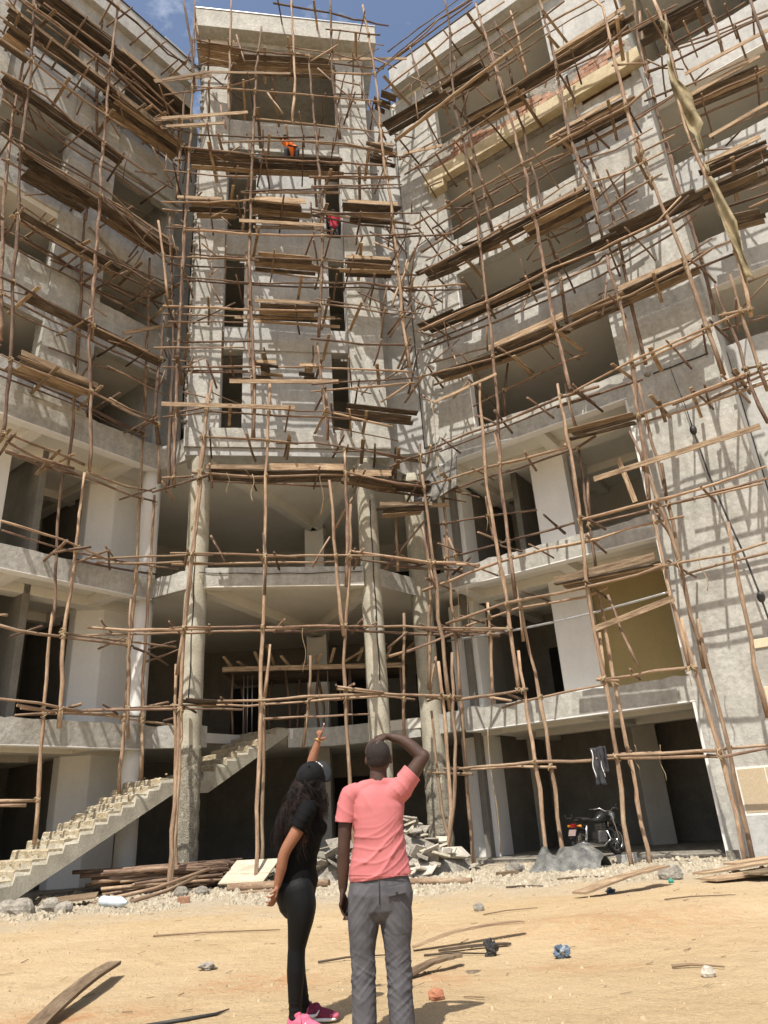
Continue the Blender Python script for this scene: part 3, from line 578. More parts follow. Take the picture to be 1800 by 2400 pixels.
stand('Lo', 1.41, 6.72, 1.22, 4.19, 1.16, 3.30)
stand('Lo', 0.94, 11.80, 0.76, 10.15)
stand('Li', 0.30, 10.23, 0.23, 9.04, 0.23, 7.51, 0.23, 6.57, 0.23, 5.57, 0.17, 4.41, 0.13, 3.13, 0.08, 2.25)
stand('Li', 1.07, 18.53, 0.91, 15.30, 0.82, 13.01, 0.80, 11.94)
stand('Lo', 1.00, 15.71, 0.99, 14.30, 1.08, 13.79, 1.03, 12.07, 0.87, 11.33)
stand('Ci', -0.44, 19.47, -0.40, 17.80, -0.39, 15.78, -0.33, 13.44, -0.33, 11.88, -0.25, 9.95)
stand('Ci', -0.95, 19.92, -0.71, 17.26, -0.57, 15.77, -0.52, 14.81, -0.48, 12.56, -0.55, 12.58, -0.44, 9.83)
stand('Co', -1.10, 18.78, -0.85, 17.35, -0.66, 15.84)
stand('Co', -0.44, 29.62, -0.33, 26.22, -0.27, 22.40, -0.27, 19.65, -0.26, 17.38, -0.25, 15.23, -0.23, 12.71, -0.14, 9.60)
stand('Ci', -0.70, 26.05, -0.71, 23.38, -0.72, 20.57)
stand('Co', 0.90, 29.86, 0.91, 27.23, 0.94, 23.57)
stand('Co', 2.02, 28.44, 1.85, 26.13, 1.78, 22.64, 1.73, 19.83, 1.72, 17.53, 1.78, 15.80, 1.93, 12.53, 1.90, 11.03)
stand('Co', 3.15, 30.25, 3.22, 25.75, 3.11, 23.54)
stand('Co', 4.64, 30.51, 4.59, 26.10, 4.75, 22.98)
stand('Co', 5.90, 30.35, 6.04, 28.46, 6.20, 25.83, 6.21, 22.39, 6.36, 19.57, 6.39, 17.87, 6.38, 15.47, 6.48, 13.59)
stand('Co', 3.74, 27.07, 3.87, 24.01, 3.97, 21.79, 4.04, 19.37, 3.99, 17.69, 3.88, 15.92, 3.80, 14.59)
stand('Co', 3.77, 14.37, 3.88, 12.59, 3.97, 11.07)
stand('Ci', 1.60, 18.50, 1.70, 15.31, 1.82, 13.61, 1.90, 11.55)
stand('Ci', 1.50, 23.94, 1.71, 22.53, 1.52, 20.71, 1.44, 19.34)
stand('Ci', 2.55, 28.39, 2.40, 26.98, 2.57, 26.08)
stand('Ci', 4.62, 28.61, 4.72, 26.96)
stand('Ci', 3.90, 22.83, 3.93, 20.65)
stand('Ci', 4.03, 13.14, 4.05, 11.59)
stand('Co', -0.83, 29.47, -0.45, 27.11, -0.25, 24.96)
stand('Ci', 0.97, 28.77, 0.87, 24.65)
stand('Co', 5.58, 25.99, 6.04, 24.20, 6.37, 23.16)
stand('Ci', 6.46, 22.65, 6.59, 20.46)
stand('Ci', 6.52, 19.41, 6.60, 17.42, 6.68, 14.19)
stand('Co', 6.78, 17.64, 6.11, 15.87)
stand('Co', 0.72, 12.90, 0.59, 11.49, 0.51, 10.53, 0.48, 9.34, 0.39, 6.93, 0.30, 5.56, 0.28, 4.33, 0.30, 2.99, 0.32, 3.04, 0.27, 1.73, 0.24, -0.04)
stand('Co', 0.60, 12.43, 0.58, 11.00, 0.54, 9.60, 0.41, 7.54, 0.31, 5.88, 0.19, 4.63)
stand('Ci', 0.06, 5.06, 0.07, 3.87, 0.08, 4.61, 0.13, 3.14, 0.25, 0.89, 0.34, -0.03)
stand('Co', 0.33, 4.18, 0.35, 3.16, 0.34, 3.04, 0.31, 1.31, 0.31, -0.03)
stand('Co', 2.36, 12.90, 2.30, 11.04, 2.25, 9.35, 2.22, 6.50, 2.15, 4.88, 2.16, 2.91, 2.14, 2.96, 2.10, 1.63, 2.10, -0.06)
stand('Co', 2.18, 8.24, 2.25, 7.53, 2.23, 6.56)
stand('Ci', 2.36, 5.51, 2.33, 5.05, 2.23, 4.15)
stand('Ci', 2.21, 4.15, 2.22, 2.33, 2.19, -0.11)
stand('Co', 4.43, 10.81, 4.42, 9.28, 4.39, 7.85, 4.32, 6.76)
stand('Co', 4.54, 9.11, 4.45, 7.62, 4.29, 6.07, 4.19, 4.81, 4.18, 3.88, 4.18, 2.81, 4.18, 3.17, 4.22, 1.90, 4.23, 0.13)
stand('Co', 3.97, 9.78, 4.03, 9.04, 4.06, 7.62, 4.15, 5.91, 4.15, 5.96, 4.20, 5.46)
stand('Ci', 3.40, 5.18, 3.33, 4.11, 3.18, 2.94)
stand('Co', 6.60, 10.98, 6.51, 9.62)
stand('Co', 6.56, 9.98, 6.62, 8.80, 6.65, 7.84, 6.71, 6.68, 6.67, 5.85, 6.70, 5.33, 6.73, 4.29, 6.74, 3.54)
stand('Co', 6.44, 8.39, 6.58, 7.02, 6.64, 6.68)
stand('Ci', 6.78, 8.78, 6.75, 7.19, 6.64, 6.14, 6.56, 5.27, 6.45, 4.20)
stand('Co', 6.57, 4.76, 6.59, 3.55, 6.59, 2.58, 6.55, 1.27, 6.33, -0.00)
stand('Co', 6.93, 4.96, 6.81, 3.54, 6.79, 2.81, 6.63, 1.43, 6.22, -0.12)
stand('Ci', 6.47, 3.67, 6.48, 2.67, 6.51, 1.29, 6.69, -0.16)
stand('Ci', 6.71, 5.04, 6.52, 4.40, 6.48, 4.04)
stand('Ri', 0.50, 9.79, 0.49, 8.66, 0.41, 7.44, 0.42, 6.09, 0.44, 5.68, 0.43, 4.44, 0.37, 3.14, 0.32, 1.26, 0.32, -0.11)
stand('Ri', 0.40, 8.53, 0.38, 7.45)
stand('Ri', 0.53, 8.42, 0.73, 7.68)
stand('Ci', 6.04, 11.29, 5.96, 10.13)
stand('Ci', 5.92, 9.27, 5.84, 7.44)
stand('Ci', 5.96, 6.26, 5.83, 5.02, 5.74, 3.70, 5.71, 2.95)
stand('Ro', 3.13, 28.71, 3.15, 26.89, 2.99, 25.32, 2.92, 23.12, 3.03, 21.75, 3.13, 20.12, 3.11, 18.91, 3.17, 18.28, 3.17, 17.90)
stand('Ro', 3.15, 18.44, 3.10, 17.37, 3.05, 15.28, 3.04, 14.26, 2.97, 12.74, 2.93, 11.45, 2.85, 10.73, 2.70, 9.42, 2.68, 8.13, 2.68, 7.52, 2.68, 6.89, 2.67, 6.03)
stand('Ri', 3.98, 27.16, 4.06, 26.17, 4.21, 25.02, 4.25, 23.55)
stand('Ro', 4.26, 27.43, 4.37, 25.74, 4.50, 24.12, 4.63, 22.39, 4.76, 21.05, 4.81, 19.62, 4.86, 18.51, 4.87, 17.19, 4.90, 16.61, 4.90, 15.09, 4.90, 14.10, 4.90, 12.98, 4.94, 11.92, 4.99, 10.91)
stand('Ro', 4.51, 24.61, 4.62, 23.26, 4.68, 22.36)
stand('Ri', 2.82, 26.79, 2.90, 25.34, 2.97, 24.22, 2.91, 23.24, 3.02, 21.67, 3.10, 20.73, 3.18, 19.81, 3.19, 18.91, 3.26, 18.04)
stand('Ri', 2.08, 26.82, 2.17, 25.55, 2.33, 23.63)
stand('Ri', 4.55, 27.18, 4.70, 25.72, 4.75, 23.70)
stand('Ri', 5.17, 27.21, 5.24, 25.69, 5.27, 23.59)
stand('Ri', 4.70, 22.63, 4.81, 21.52, 4.82, 20.36, 4.90, 19.19, 4.94, 17.79, 4.91, 17.37, 5.03, 15.86, 5.06, 15.00, 4.99, 13.67)
stand('Ri', 1.02, 29.17, 1.26, 27.31, 1.44, 25.54)
stand('Ro', 6.38, 25.46, 6.43, 23.81, 6.42, 22.42, 6.37, 20.35, 6.35, 19.28, 6.44, 18.02, 6.59, 16.93, 6.62, 16.15, 6.55, 15.76)
stand('Ri', 6.50, 22.59, 6.53, 21.55, 6.58, 20.15)
stand('Ro', 6.59, 16.87, 6.61, 15.91, 6.61, 15.09)
stand('Ro', 6.62, 14.63, 6.64, 13.59, 6.66, 12.63, 6.66, 11.64, 6.49, 10.00, 6.48, 9.59, 6.41, 8.65, 6.28, 7.46)
stand('Ri', 6.63, 20.34, 6.63, 18.87, 6.72, 17.67, 6.84, 16.88, 6.84, 15.92, 6.81, 14.39, 6.78, 13.40, 6.77, 12.32, 6.77, 11.48)
stand('Ro', 7.93, 23.91, 8.11, 23.36, 8.11, 22.52, 8.06, 21.42, 8.02, 20.23, 8.01, 19.03, 8.03, 18.05, 8.00, 17.00)
stand('Ro', 8.08, 17.96, 8.12, 16.44, 8.23, 15.02, 8.29, 14.67, 8.35, 13.53, 8.37, 12.52, 8.43, 11.72, 8.45, 10.79, 8.48, 9.96)
stand('Fo', 8.88, 24.84, 8.70, 23.12, 8.65, 21.86, 8.65, 20.55, 8.63, 19.32, 8.61, 18.43, 8.58, 17.21, 8.58, 16.72, 8.64, 14.85, 8.63, 13.77, 8.54, 12.56)
stand('Fi', 8.90, 25.18, 8.70, 23.33, 8.62, 21.71, 8.57, 19.76, 8.53, 17.67, 8.57, 15.72)
stand('Ro', 9.45, 22.38, 9.50, 21.20, 9.45, 20.16, 9.32, 18.72, 9.27, 17.76, 9.29, 16.80, 9.34, 15.86, 9.40, 15.03, 9.42, 14.25, 9.45, 14.09, 9.46, 13.28, 9.43, 12.44, 9.35, 11.18)
stand('Fo', 9.59, 23.45, 9.43, 22.27, 9.36, 20.51)
stand('Ro', 11.53, 20.29, 11.50, 19.14, 11.48, 18.37)
stand('Fo', 10.74, 22.97, 10.74, 22.10, 10.64, 20.65)
stand('Ro', 8.82, 12.39, 8.86, 11.40, 8.93, 10.56, 8.95, 9.52, 8.98, 8.98, 9.04, 8.52)
stand('Ro', 9.21, 12.45, 9.19, 11.52, 9.20, 10.44, 9.22, 9.24)
stand('Ro', 4.69, 11.38, 4.67, 10.30, 4.71, 8.92, 4.63, 7.39, 4.51, 6.12, 4.51, 5.62, 4.48, 5.06, 4.53, 3.97, 4.53, 3.19, 4.49, 2.12, 4.48, 1.46, 4.40, 0.83, 4.42, -0.19)
stand('Ri', 4.66, 11.79, 4.62, 11.08, 4.71, 10.33)
stand('Ri', 4.67, 9.80, 4.59, 8.35, 4.57, 7.47, 4.54, 6.23)
stand('Ro', 4.67, 9.26, 4.60, 8.08, 4.61, 7.46)
stand('Ri', 4.75, 8.91, 4.69, 8.31, 4.62, 7.63)
stand('Ri', 4.52, 5.83, 4.50, 4.89, 4.48, 3.98, 4.49, 3.25, 4.50, 2.41, 4.52, 1.45, 4.50, 1.23, 4.54, -0.12)
stand('Ro', 4.55, 4.79, 4.51, 4.10, 4.48, 3.69)
stand('Ro', 2.47, 12.33, 2.42, 11.31, 2.29, 9.17, 2.34, 7.86, 2.37, 6.97, 2.46, 6.07, 2.43, 5.31, 2.44, 4.21, 2.44, 3.76)
stand('Ri', 2.84, 12.44, 2.79, 11.52)
stand('Ri', 1.84, 9.28, 1.89, 8.11, 1.97, 7.86)
stand('Ri', 2.32, 8.06, 2.31, 7.18, 2.32, 6.33)
stand('Ri', 2.33, 6.85, 2.42, 5.96, 2.49, 4.78, 2.59, 3.82, 2.61, 2.91, 2.62, 1.58, 2.62, 0.23)
stand('Ro', 2.55, 4.72, 2.57, 3.74, 2.60, 2.58, 2.63, 1.59, 2.54, -0.12)
stand('Ri', 2.43, 5.89, 2.38, 5.10)
stand('Ri', 1.53, 6.29, 1.48, 5.30, 1.38, 4.31, 1.31, 3.68)
stand('Ro', 6.51, 10.59, 6.48, 9.59, 6.41, 8.65, 6.38, 8.25, 6.46, 7.44, 6.58, 6.68, 6.60, 5.97, 6.62, 5.61)
stand('Ri', 6.50, 11.00, 6.47, 9.87, 6.50, 8.78, 6.53, 7.91, 6.53, 7.08, 6.48, 6.14, 6.45, 5.36, 6.45, 4.95, 6.46, 3.75)
stand('Ro', 6.21, 9.38, 6.32, 8.68, 6.33, 8.27)
stand('Ri', 6.58, 8.69, 6.50, 7.65)
stand('Ro', 6.31, 7.45, 6.27, 6.15, 6.28, 5.28, 6.32, 4.98, 6.35, 4.25, 6.33, 3.68)
stand('Ro', 6.39, 4.75, 6.41, 3.85, 6.48, 3.04, 6.51, 2.46, 6.55, 1.77, 6.57, 0.85, 6.55, 0.07)
stand('Ri', 6.55, 4.83, 6.54, 3.87, 6.58, 3.09, 6.58, 2.13, 6.53, 1.10, 6.53, 0.14)
stand('Ro', 7.75, 6.59, 7.73, 5.97, 7.64, 4.93, 7.64, 4.62, 7.57, 3.59, 7.55, 2.53)
stand('Ro', 2.73, 10.66, 2.74, 9.94, 2.71, 9.45)
stand('Ri', 3.07, 13.20, 2.73, 11.98)
rail('Ro', -0.28, 2.19, 0.91, 2.05)
rail('Ro', 0.21, 2.23, 0.57, 2.18, 2.62, 2.16, 3.97, 2.06, 4.22, 2.13, 6.15, 2.04, 6.55, 2.02)
rail('Ri', 0.44, 2.19, 1.76, 2.16, 2.77, 2.05)
rail('Ro', 4.15, 2.09, 5.27, 2.01, 6.56, 1.92)
rail('Ri', 4.12, 2.22, 5.19, 2.15)
rail('Ro', 6.30, 1.95, 6.58, 1.89, 7.42, 1.98)
rail('Ri', 6.41, 2.10, 7.31, 2.09)
rail('Ro', -0.13, 4.00, 0.65, 3.81, 1.69, 3.78, 2.70, 3.77)
rail('Ri', 1.50, 3.59, 2.18, 3.66, 3.34, 3.74, 4.19, 3.76)
rail('Ro', 4.37, 3.75, 4.86, 3.65)
rail('Ri', 1.07, 3.92, 1.90, 3.68)
rail('Ro', 4.58, 3.72, 5.64, 3.73, 6.51, 3.68)
rail('Ri', 4.16, 3.92, 4.59, 3.66)
rail('Ro', 0.72, 5.72, 2.40, 5.91, 3.86, 5.85, 4.46, 5.84, 5.73, 5.85, 6.23, 5.92, 7.68, 5.84, 8.39, 5.91)
rail('Ri', -0.32, 5.56, 0.56, 5.78, 2.31, 5.98, 4.13, 5.89, 4.71, 5.99)
rail('Ri', 6.52, 5.91, 7.33, 5.96, 8.28, 5.98)
rail('Ro', 0.04, 5.75, 2.52, 5.25)
rail('Ri', -0.46, 5.80, 0.51, 5.70, 1.78, 5.37)
rail('Ro', -0.06, 6.84, 2.35, 7.08, 3.62, 7.09, 4.95, 7.00, 5.67, 7.06, 6.92, 6.98)
rail('Ri', 3.59, 7.32, 4.72, 7.24)
rail('Ro', -1.17, 8.09, 0.22, 7.57, 1.75, 7.13)
rail('Ri', -1.73, 8.22, -0.76, 7.83, 0.84, 7.42)
rail('Ri', -0.84, 7.89, 0.04, 7.87, 1.92, 7.85, 3.18, 7.84, 4.10, 7.83, 4.19, 7.84)
rail('Ro', 4.65, 7.50, 6.31, 7.45, 7.30, 7.43, 8.79, 7.52)
rail('Ri', 4.47, 7.65, 6.07, 7.60, 7.54, 7.59, 8.68, 7.58)
rail('Ri', 7.11, 7.56, 8.58, 7.48)
rail('Ri', 0.02, 8.92, 2.00, 8.66, 3.26, 8.44)
rail('Ro', 0.49, 9.84, 2.25, 9.76, 3.34, 9.65, 4.62, 9.57, 4.55, 9.67)
rail('Ri', 0.24, 9.70, 1.71, 9.80, 3.05, 9.75, 4.65, 9.77, 5.19, 9.95)
rail('Ro', 6.52, 9.68, 7.93, 9.74, 8.44, 9.76, 8.94, 9.79)
rail('Ri', 6.54, 9.87, 7.99, 9.80, 9.23, 9.82)
rail('Ri', 0.49, 9.66, 1.26, 9.30)
rail('Ri', 0.19, 10.17, 1.64, 9.34)
rail('Ro', 0.60, 10.99, 1.92, 11.00, 3.31, 10.99, 4.66, 11.04, 5.67, 10.96)
rail('Ri', 0.49, 11.23, 2.55, 11.27, 4.39, 11.29, 5.43, 11.22, 5.46, 11.21)
rail('Ro', 4.86, 10.89, 6.66, 11.18, 8.44, 11.27, 9.42, 11.36)
rail('Ri', 4.24, 11.29, 5.32, 11.24, 6.58, 11.17)
rail('Ro', 6.59, 11.10, 7.36, 11.20, 8.39, 11.26)
rail('Ro', 7.24, 9.76, 8.39, 9.80, 9.37, 9.84)
rail('Ri', 7.94, 9.85, 9.28, 10.02)
rail('Ri', 1.80, 12.28, 3.30, 12.44, 4.64, 12.53, 5.35, 12.54)
rail('Ro', 0.43, 13.46, 2.92, 13.02, 4.37, 12.94, 5.23, 12.98, 6.06, 13.06, 5.97, 13.19, 6.95, 13.13, 8.32, 13.26, 9.00, 13.43)
rail('Ri', 0.62, 13.45, 3.07, 13.20, 4.44, 13.23, 5.83, 13.42, 6.07, 13.38, 7.50, 13.57, 8.48, 13.48)
rail('Ro', 8.44, 13.11, 8.86, 13.08, 9.47, 13.04)
rail('Ri', 8.56, 14.07, 9.46, 14.06)
rail('Ri', 0.30, 14.91, 2.68, 14.68, 4.39, 14.65, 6.05, 14.59, 6.78, 14.67, 8.20, 14.87, 8.88, 15.09)
rail('Ro', 0.95, 15.06, 2.37, 14.98, 3.31, 14.95, 4.30, 14.97, 5.31, 15.02, 6.41, 14.92, 6.56, 14.89, 8.17, 14.91, 8.86, 15.29)
rail('Ri', 0.37, 15.22, 2.46, 15.08, 4.07, 15.16, 5.16, 15.17, 6.17, 15.25, 6.32, 15.34, 8.01, 15.37, 9.20, 15.51)
rail('Ri', 0.58, 18.90, 1.86, 19.01, 2.69, 19.10, 4.36, 19.05)
rail('Ro', 0.95, 19.13, 2.10, 19.12, 3.11, 19.22)
rail('Ri', 1.15, 19.51, 3.00, 19.57, 3.70, 19.50)
rail('Ro', -0.32, 19.47, 1.17, 18.67, 2.14, 18.17)
rail('Ro', 0.97, 17.07, 3.06, 17.09, 4.25, 17.17, 4.89, 17.06, 6.41, 16.99)
rail('Ri', 0.79, 17.45, 3.39, 17.33, 4.66, 17.38, 5.75, 17.45, 6.58, 17.45)
rail('Ri', 4.53, 16.77, 5.41, 16.66, 6.35, 16.66, 6.27, 16.66, 7.64, 16.83)
rail('Ro', -0.48, 17.40, 1.20, 16.48, 2.47, 15.84)
rail('Ro', 1.86, 19.18, 4.84, 19.12, 7.17, 19.12, 8.07, 18.98, 8.81, 19.25)
rail('Ri', 2.19, 19.73, 4.62, 19.66, 6.31, 19.53, 6.82, 19.48, 8.91, 19.49, 9.33, 19.57)
rail('Ri', 2.89, 19.11, 4.60, 19.23, 5.45, 19.35, 6.88, 19.11, 6.91, 19.96)
rail('Ri', 3.57, 19.99, 5.60, 19.78)
rail('Ro', 5.90, 19.35, 6.88, 19.20, 8.19, 19.19)
rail('Ro', 0.76, 21.54, 2.42, 21.55, 4.92, 21.86, 6.39, 21.74, 7.62, 21.58, 8.65, 21.90)
rail('Ri', 0.16, 23.44, 2.90, 23.12, 5.86, 23.32, 7.62, 23.17, 8.83, 23.36)
rail('Ro', 0.20, 26.42, 2.50, 26.71, 3.06, 26.83, 5.22, 26.61)
rail('Ri', 0.02, 26.70, 2.61, 27.06, 4.69, 26.69, 5.40, 26.77)
rail('Rw', 0.10, 29.80, 3.66, 29.87)
rail('Ro', 1.98, 24.73, 4.33, 24.66, 6.34, 24.65, 7.11, 24.73)
rail('Ri', 2.01, 25.08, 4.46, 25.06, 6.35, 25.18, 7.94, 24.93)
rail('Ri', 2.15, 24.48, 3.36, 24.42, 5.59, 24.51)
rail('Ro', 6.39, 22.32, 7.21, 22.19, 9.07, 21.95, 9.95, 21.82)
rail('Fo', 8.68, 21.48, 9.66, 21.25, 11.33, 21.07, 11.92, 21.01)
rail('Fo', 9.58, 22.25, 11.58, 22.13)
rail('Fi', 9.49, 22.99, 10.67, 22.61, 12.09, 22.25)
rail('Fi', 9.01, 22.86, 10.46, 22.33, 12.02, 21.97)
rail('Ro', 7.94, 21.02, 8.84, 20.30)
rail('Fo', 8.68, 21.48, 9.31, 21.34)
rail('Fo', 8.37, 20.50, 9.24, 20.33)
rail('Fo', 8.68, 19.11, 9.40, 19.03)
rail('Ro', 8.14, 17.23, 8.96, 17.24)
rail('Ri', 8.59, 17.64, 9.41, 17.62)
rail('Ri', 5.60, 19.57, 6.80, 19.38, 8.40, 19.32)
rail('Ro', 6.77, 15.97, 7.59, 16.16, 8.35, 16.24)
rail('Ro', 6.69, 17.15, 7.59, 16.87, 8.65, 16.86)
rail('Fo', 9.47, 19.39, 11.45, 19.15)
rail('Fi', 9.59, 19.79, 11.42, 19.53)
rail('Fo', 9.54, 15.65, 10.53, 15.44)
rail('Fo', 10.02, 15.28, 10.48, 15.25)
rail('Fo', 9.37, 16.79, 10.86, 16.77)
rail('Fo', 9.48, 13.12, 9.95, 13.14)
rail('Ro', 8.75, 11.45, 9.45, 11.31)
rail('Ri', 8.64, 11.57, 9.60, 11.50)
rail('Ro', 8.86, 9.93, 9.37, 9.84)
rail('Lo', 4.47, 5.55, 4.01, 5.49, 2.56, 5.52, 1.48, 5.53, 1.12, 5.55)
rail('Lo', 3.05, 5.61, 1.70, 5.62, -0.13, 5.68)
rail('Li', 4.09, 6.03, 3.90, 6.05)
rail('Co', -1.95, 5.84, -1.00, 5.77, 0.21, 5.74, 0.99, 5.77)
rail('Ci', -2.19, 5.84, -1.15, 5.85, 0.93, 5.84)
rail('Lo', 4.24, 3.99, 3.40, 3.96, 2.35, 3.84)
rail('Lo', 3.82, 3.89, 3.10, 3.82, 2.35, 3.87, 1.21, 4.01, -0.19, 4.17)
rail('Li', 3.30, 3.99, 1.97, 3.95, 0.18, 4.00)
rail('Li', 3.46, 3.81, 2.10, 3.95, 0.95, 4.00)
rail('Li', 1.19, 3.95, -0.82, 3.85)
rail('Co', -1.71, 3.88, -0.57, 3.85, 0.41, 3.83)
rail('Li', 3.51, 2.04, 2.70, 2.03)
rail('Li', 3.49, 1.96, 2.91, 1.94)
rail('Lo', 4.79, 7.85, 3.37, 7.75, 2.13, 7.54)
rail('Li', 4.38, 8.00, 2.94, 7.90, 1.70, 7.92, 0.21, 8.04, -0.60, 8.16)
rail('Li', 2.44, 7.78, 1.69, 7.78, -0.05, 7.91)
rail('Lo', 3.60, 7.34, 2.67, 7.72)
rail('Co', -2.05, 7.60, -1.14, 7.61, 0.21, 7.67, 0.94, 7.66)
rail('Ci', -2.13, 7.79, -1.29, 7.74, 0.01, 7.78, 0.87, 7.74)
rail('Lo', 4.96, 9.93, 3.86, 9.89, 3.04, 9.86)
rail('Lo', 4.93, 9.88, 4.16, 9.74, 3.18, 9.78)
rail('Li', 4.61, 10.04, 3.19, 10.04, 2.29, 10.01, 1.11, 9.93, 0.33, 9.99)
rail('Li', 4.58, 10.00, 3.25, 9.95, 2.59, 10.03)
rail('Lo', 2.82, 9.79, 1.71, 9.76, 0.93, 9.86)
rail('Lo', 5.41, 12.02, 4.81, 11.98, 3.07, 12.04, 1.90, 11.91, 0.91, 11.87)
rail('Li', 5.01, 12.31, 4.00, 12.32, 2.84, 12.28, 1.31, 12.18, 0.79, 12.10)
rail('Li', 2.90, 12.12, 1.71, 12.00, 0.87, 12.00)
rail('Lo', 2.49, 11.89, 1.89, 11.82, 1.03, 11.89)
rail('Lo', 5.73, 14.17, 5.34, 14.17, 4.45, 14.05, 3.32, 14.07)
rail('Li', 5.31, 14.41, 4.63, 14.35, 3.61, 14.29, 2.62, 14.28, 1.50, 14.32, 0.33, 14.30)
rail('Lo', 3.13, 14.05, 2.10, 14.08, 1.11, 14.10)
rail('Li', 3.85, 13.59, 2.69, 13.68, 1.62, 13.85, 0.39, 13.89)
rail('Li', 3.36, 16.17, 2.70, 16.15, 1.44, 16.18, 0.50, 16.17)
rail('Lo', 5.54, 16.35, 4.47, 16.27, 3.45, 16.24, 2.30, 16.42, 1.15, 16.56)
rail('Li', 5.65, 16.69, 4.57, 16.63, 3.21, 16.65, 1.72, 16.85, 0.38, 17.16)
rail('Li', 5.28, 16.59, 4.19, 16.57, 3.55, 16.47)
rail('Li', 4.16, 16.44, 2.59, 16.66, 0.88, 16.69)
rail('Li', 3.15, 18.44, 2.52, 18.17, 1.80, 17.77, 0.84, 17.46)
rail('Lo', 6.68, 20.69, 5.43, 20.90, 4.58, 20.70, 3.71, 20.74, 2.40, 20.71, 1.11, 20.82)
rail('Li', 6.35, 21.53, 5.51, 21.49, 4.36, 21.31, 3.41, 21.31, 1.14, 21.48)
rail('Li', 6.25, 20.77, 5.49, 20.75, 4.71, 20.72, 3.31, 20.83, 2.64, 20.84, 1.34, 20.74)
rail('Lo', 6.36, 18.54, 5.81, 18.50, 4.57, 18.58, 3.28, 18.65, 2.68, 18.70, 2.48, 18.49, 1.26, 18.17)
rail('Li', 5.95, 18.74, 4.86, 18.85, 3.67, 18.97, 3.00, 19.02, 2.34, 18.71, 1.03, 18.67)
rail('Lo', 6.85, 21.88, 6.13, 21.92, 5.27, 21.88, 3.91, 21.89, 2.89, 21.99)
rail('Lo', 7.01, 22.93, 6.11, 22.89, 4.86, 23.07, 3.60, 23.14, 1.93, 23.19, 1.42, 23.23)
rail('Li', 6.65, 23.53, 5.76, 23.59, 3.75, 23.59, 2.31, 23.45, 0.80, 23.36)
rail('Lo', 6.42, 24.05, 5.51, 24.11, 3.55, 24.04, 1.71, 23.77)
rail('Li', 5.77, 25.81, 4.23, 25.42, 3.14, 25.49, 0.72, 25.33)
rail('Lo', 5.89, 24.82, 3.86, 24.95, 2.30, 24.83, 0.97, 24.60)
rail('Li', 4.39, 27.71, 3.71, 27.70, 2.69, 27.82, 0.47, 27.88)
rail('Lo', 4.07, 27.06, 2.95, 27.12, 1.66, 26.91, 0.91, 27.25)
rail('Li', 4.92, 27.05, 3.16, 27.28, 0.44, 27.27)
rail('Co', -0.24, 24.80, 1.81, 24.88, 3.97, 24.89, 6.31, 24.87)
rail('Co', -1.30, 24.43, 0.90, 25.19, 1.91, 25.73)
rail('Co', 1.77, 23.68, 3.94, 23.64, 6.50, 23.52)
rail('Co', -1.22, 23.02, -0.16, 22.78, 1.73, 22.85, 4.20, 23.14)
rail('Co', 0.67, 22.22, 2.60, 22.44, 3.92, 22.58, 4.88, 22.62, 6.15, 22.39)
rail('Co', 2.45, 30.13, 4.62, 29.90, 6.88, 29.45)
rail('Co', 4.41, 28.56, 6.47, 28.53)
rail('Co', -0.29, 27.30, 1.79, 26.95, 3.74, 27.07)
rail('Ci', -0.41, 28.29, 3.28, 28.23, 6.75, 28.20)
rail('Ci', 2.92, 27.44, 4.67, 27.29, 5.78, 27.10)
rail('Co', 4.62, 26.23, 6.11, 26.40)
rail('Co', -0.52, 21.87, 1.64, 21.82, 2.25, 21.82)
rail('Ci', -0.88, 22.29, 1.82, 22.54)
rail('Co', 1.84, 21.77, 3.90, 21.82, 6.46, 21.94)
rail('Ci', 1.87, 22.40, 3.97, 22.39, 6.18, 22.54)
rail('Co', -1.10, 20.98, 0.36, 20.92, 1.94, 20.98)
rail('Co', 3.63, 20.97, 6.73, 21.31)
rail('Ci', 3.95, 21.87, 6.72, 22.18)
rail('Co', -1.01, 19.39, 0.41, 19.51, 1.86, 19.78)
rail('Ci', -1.17, 20.16, 1.08, 20.12, 1.84, 20.50)
rail('Ci', 1.73, 20.14, 4.44, 20.48, 6.95, 20.74)
rail('Co', 3.65, 19.57, 5.36, 19.35, 6.90, 19.21)
rail('Ci', 0.82, 20.06, 2.35, 19.82, 4.42, 19.65)
rail('Ci', 3.65, 20.31, 5.49, 20.01, 7.21, 19.94)
rail('Co', -0.26, 18.33, 2.35, 18.32, 4.22, 18.47)
rail('Co', 3.82, 18.44, 5.32, 18.55, 7.17, 18.80)
rail('Co', -0.90, 17.43, 0.48, 17.44, 1.93, 17.45)
rail('Ci', -0.89, 17.88, 1.61, 17.89)
rail('Co', 1.88, 17.42, 3.99, 17.44, 6.46, 17.37)
rail('Ci', 3.70, 18.00, 5.39, 17.83, 7.25, 17.85)
rail('Co', -0.49, 16.71, 1.84, 16.57, 3.78, 16.69, 5.23, 16.76, 7.00, 16.65)
rail('Ci', 1.82, 17.78, 3.91, 17.63)
rail('Co', -0.78, 15.54, 1.76, 15.57, 3.75, 15.59)
rail('Ci', -0.92, 15.96, 1.59, 15.98)
rail('Co', 3.57, 15.79, 5.17, 15.58, 6.80, 15.35)
rail('Ci', 1.84, 15.93, 4.60, 16.02)
rail('Co', -0.41, 14.28, 1.86, 14.39)
rail('Co', 3.54, 14.44, 5.11, 14.34, 6.58, 14.35)
rail('Co', -0.66, 13.37, 1.87, 13.49)
rail('Ci', -0.22, 13.84, 1.71, 13.91)
rail('Ci', 1.90, 13.89, 4.00, 14.00)
rail('Co', 3.38, 13.55, 5.54, 13.53, 6.65, 13.49)
rail('Ci', 1.13, 13.64, 4.71, 13.74)
rail('Co', 3.55, 12.68, 6.62, 13.05)
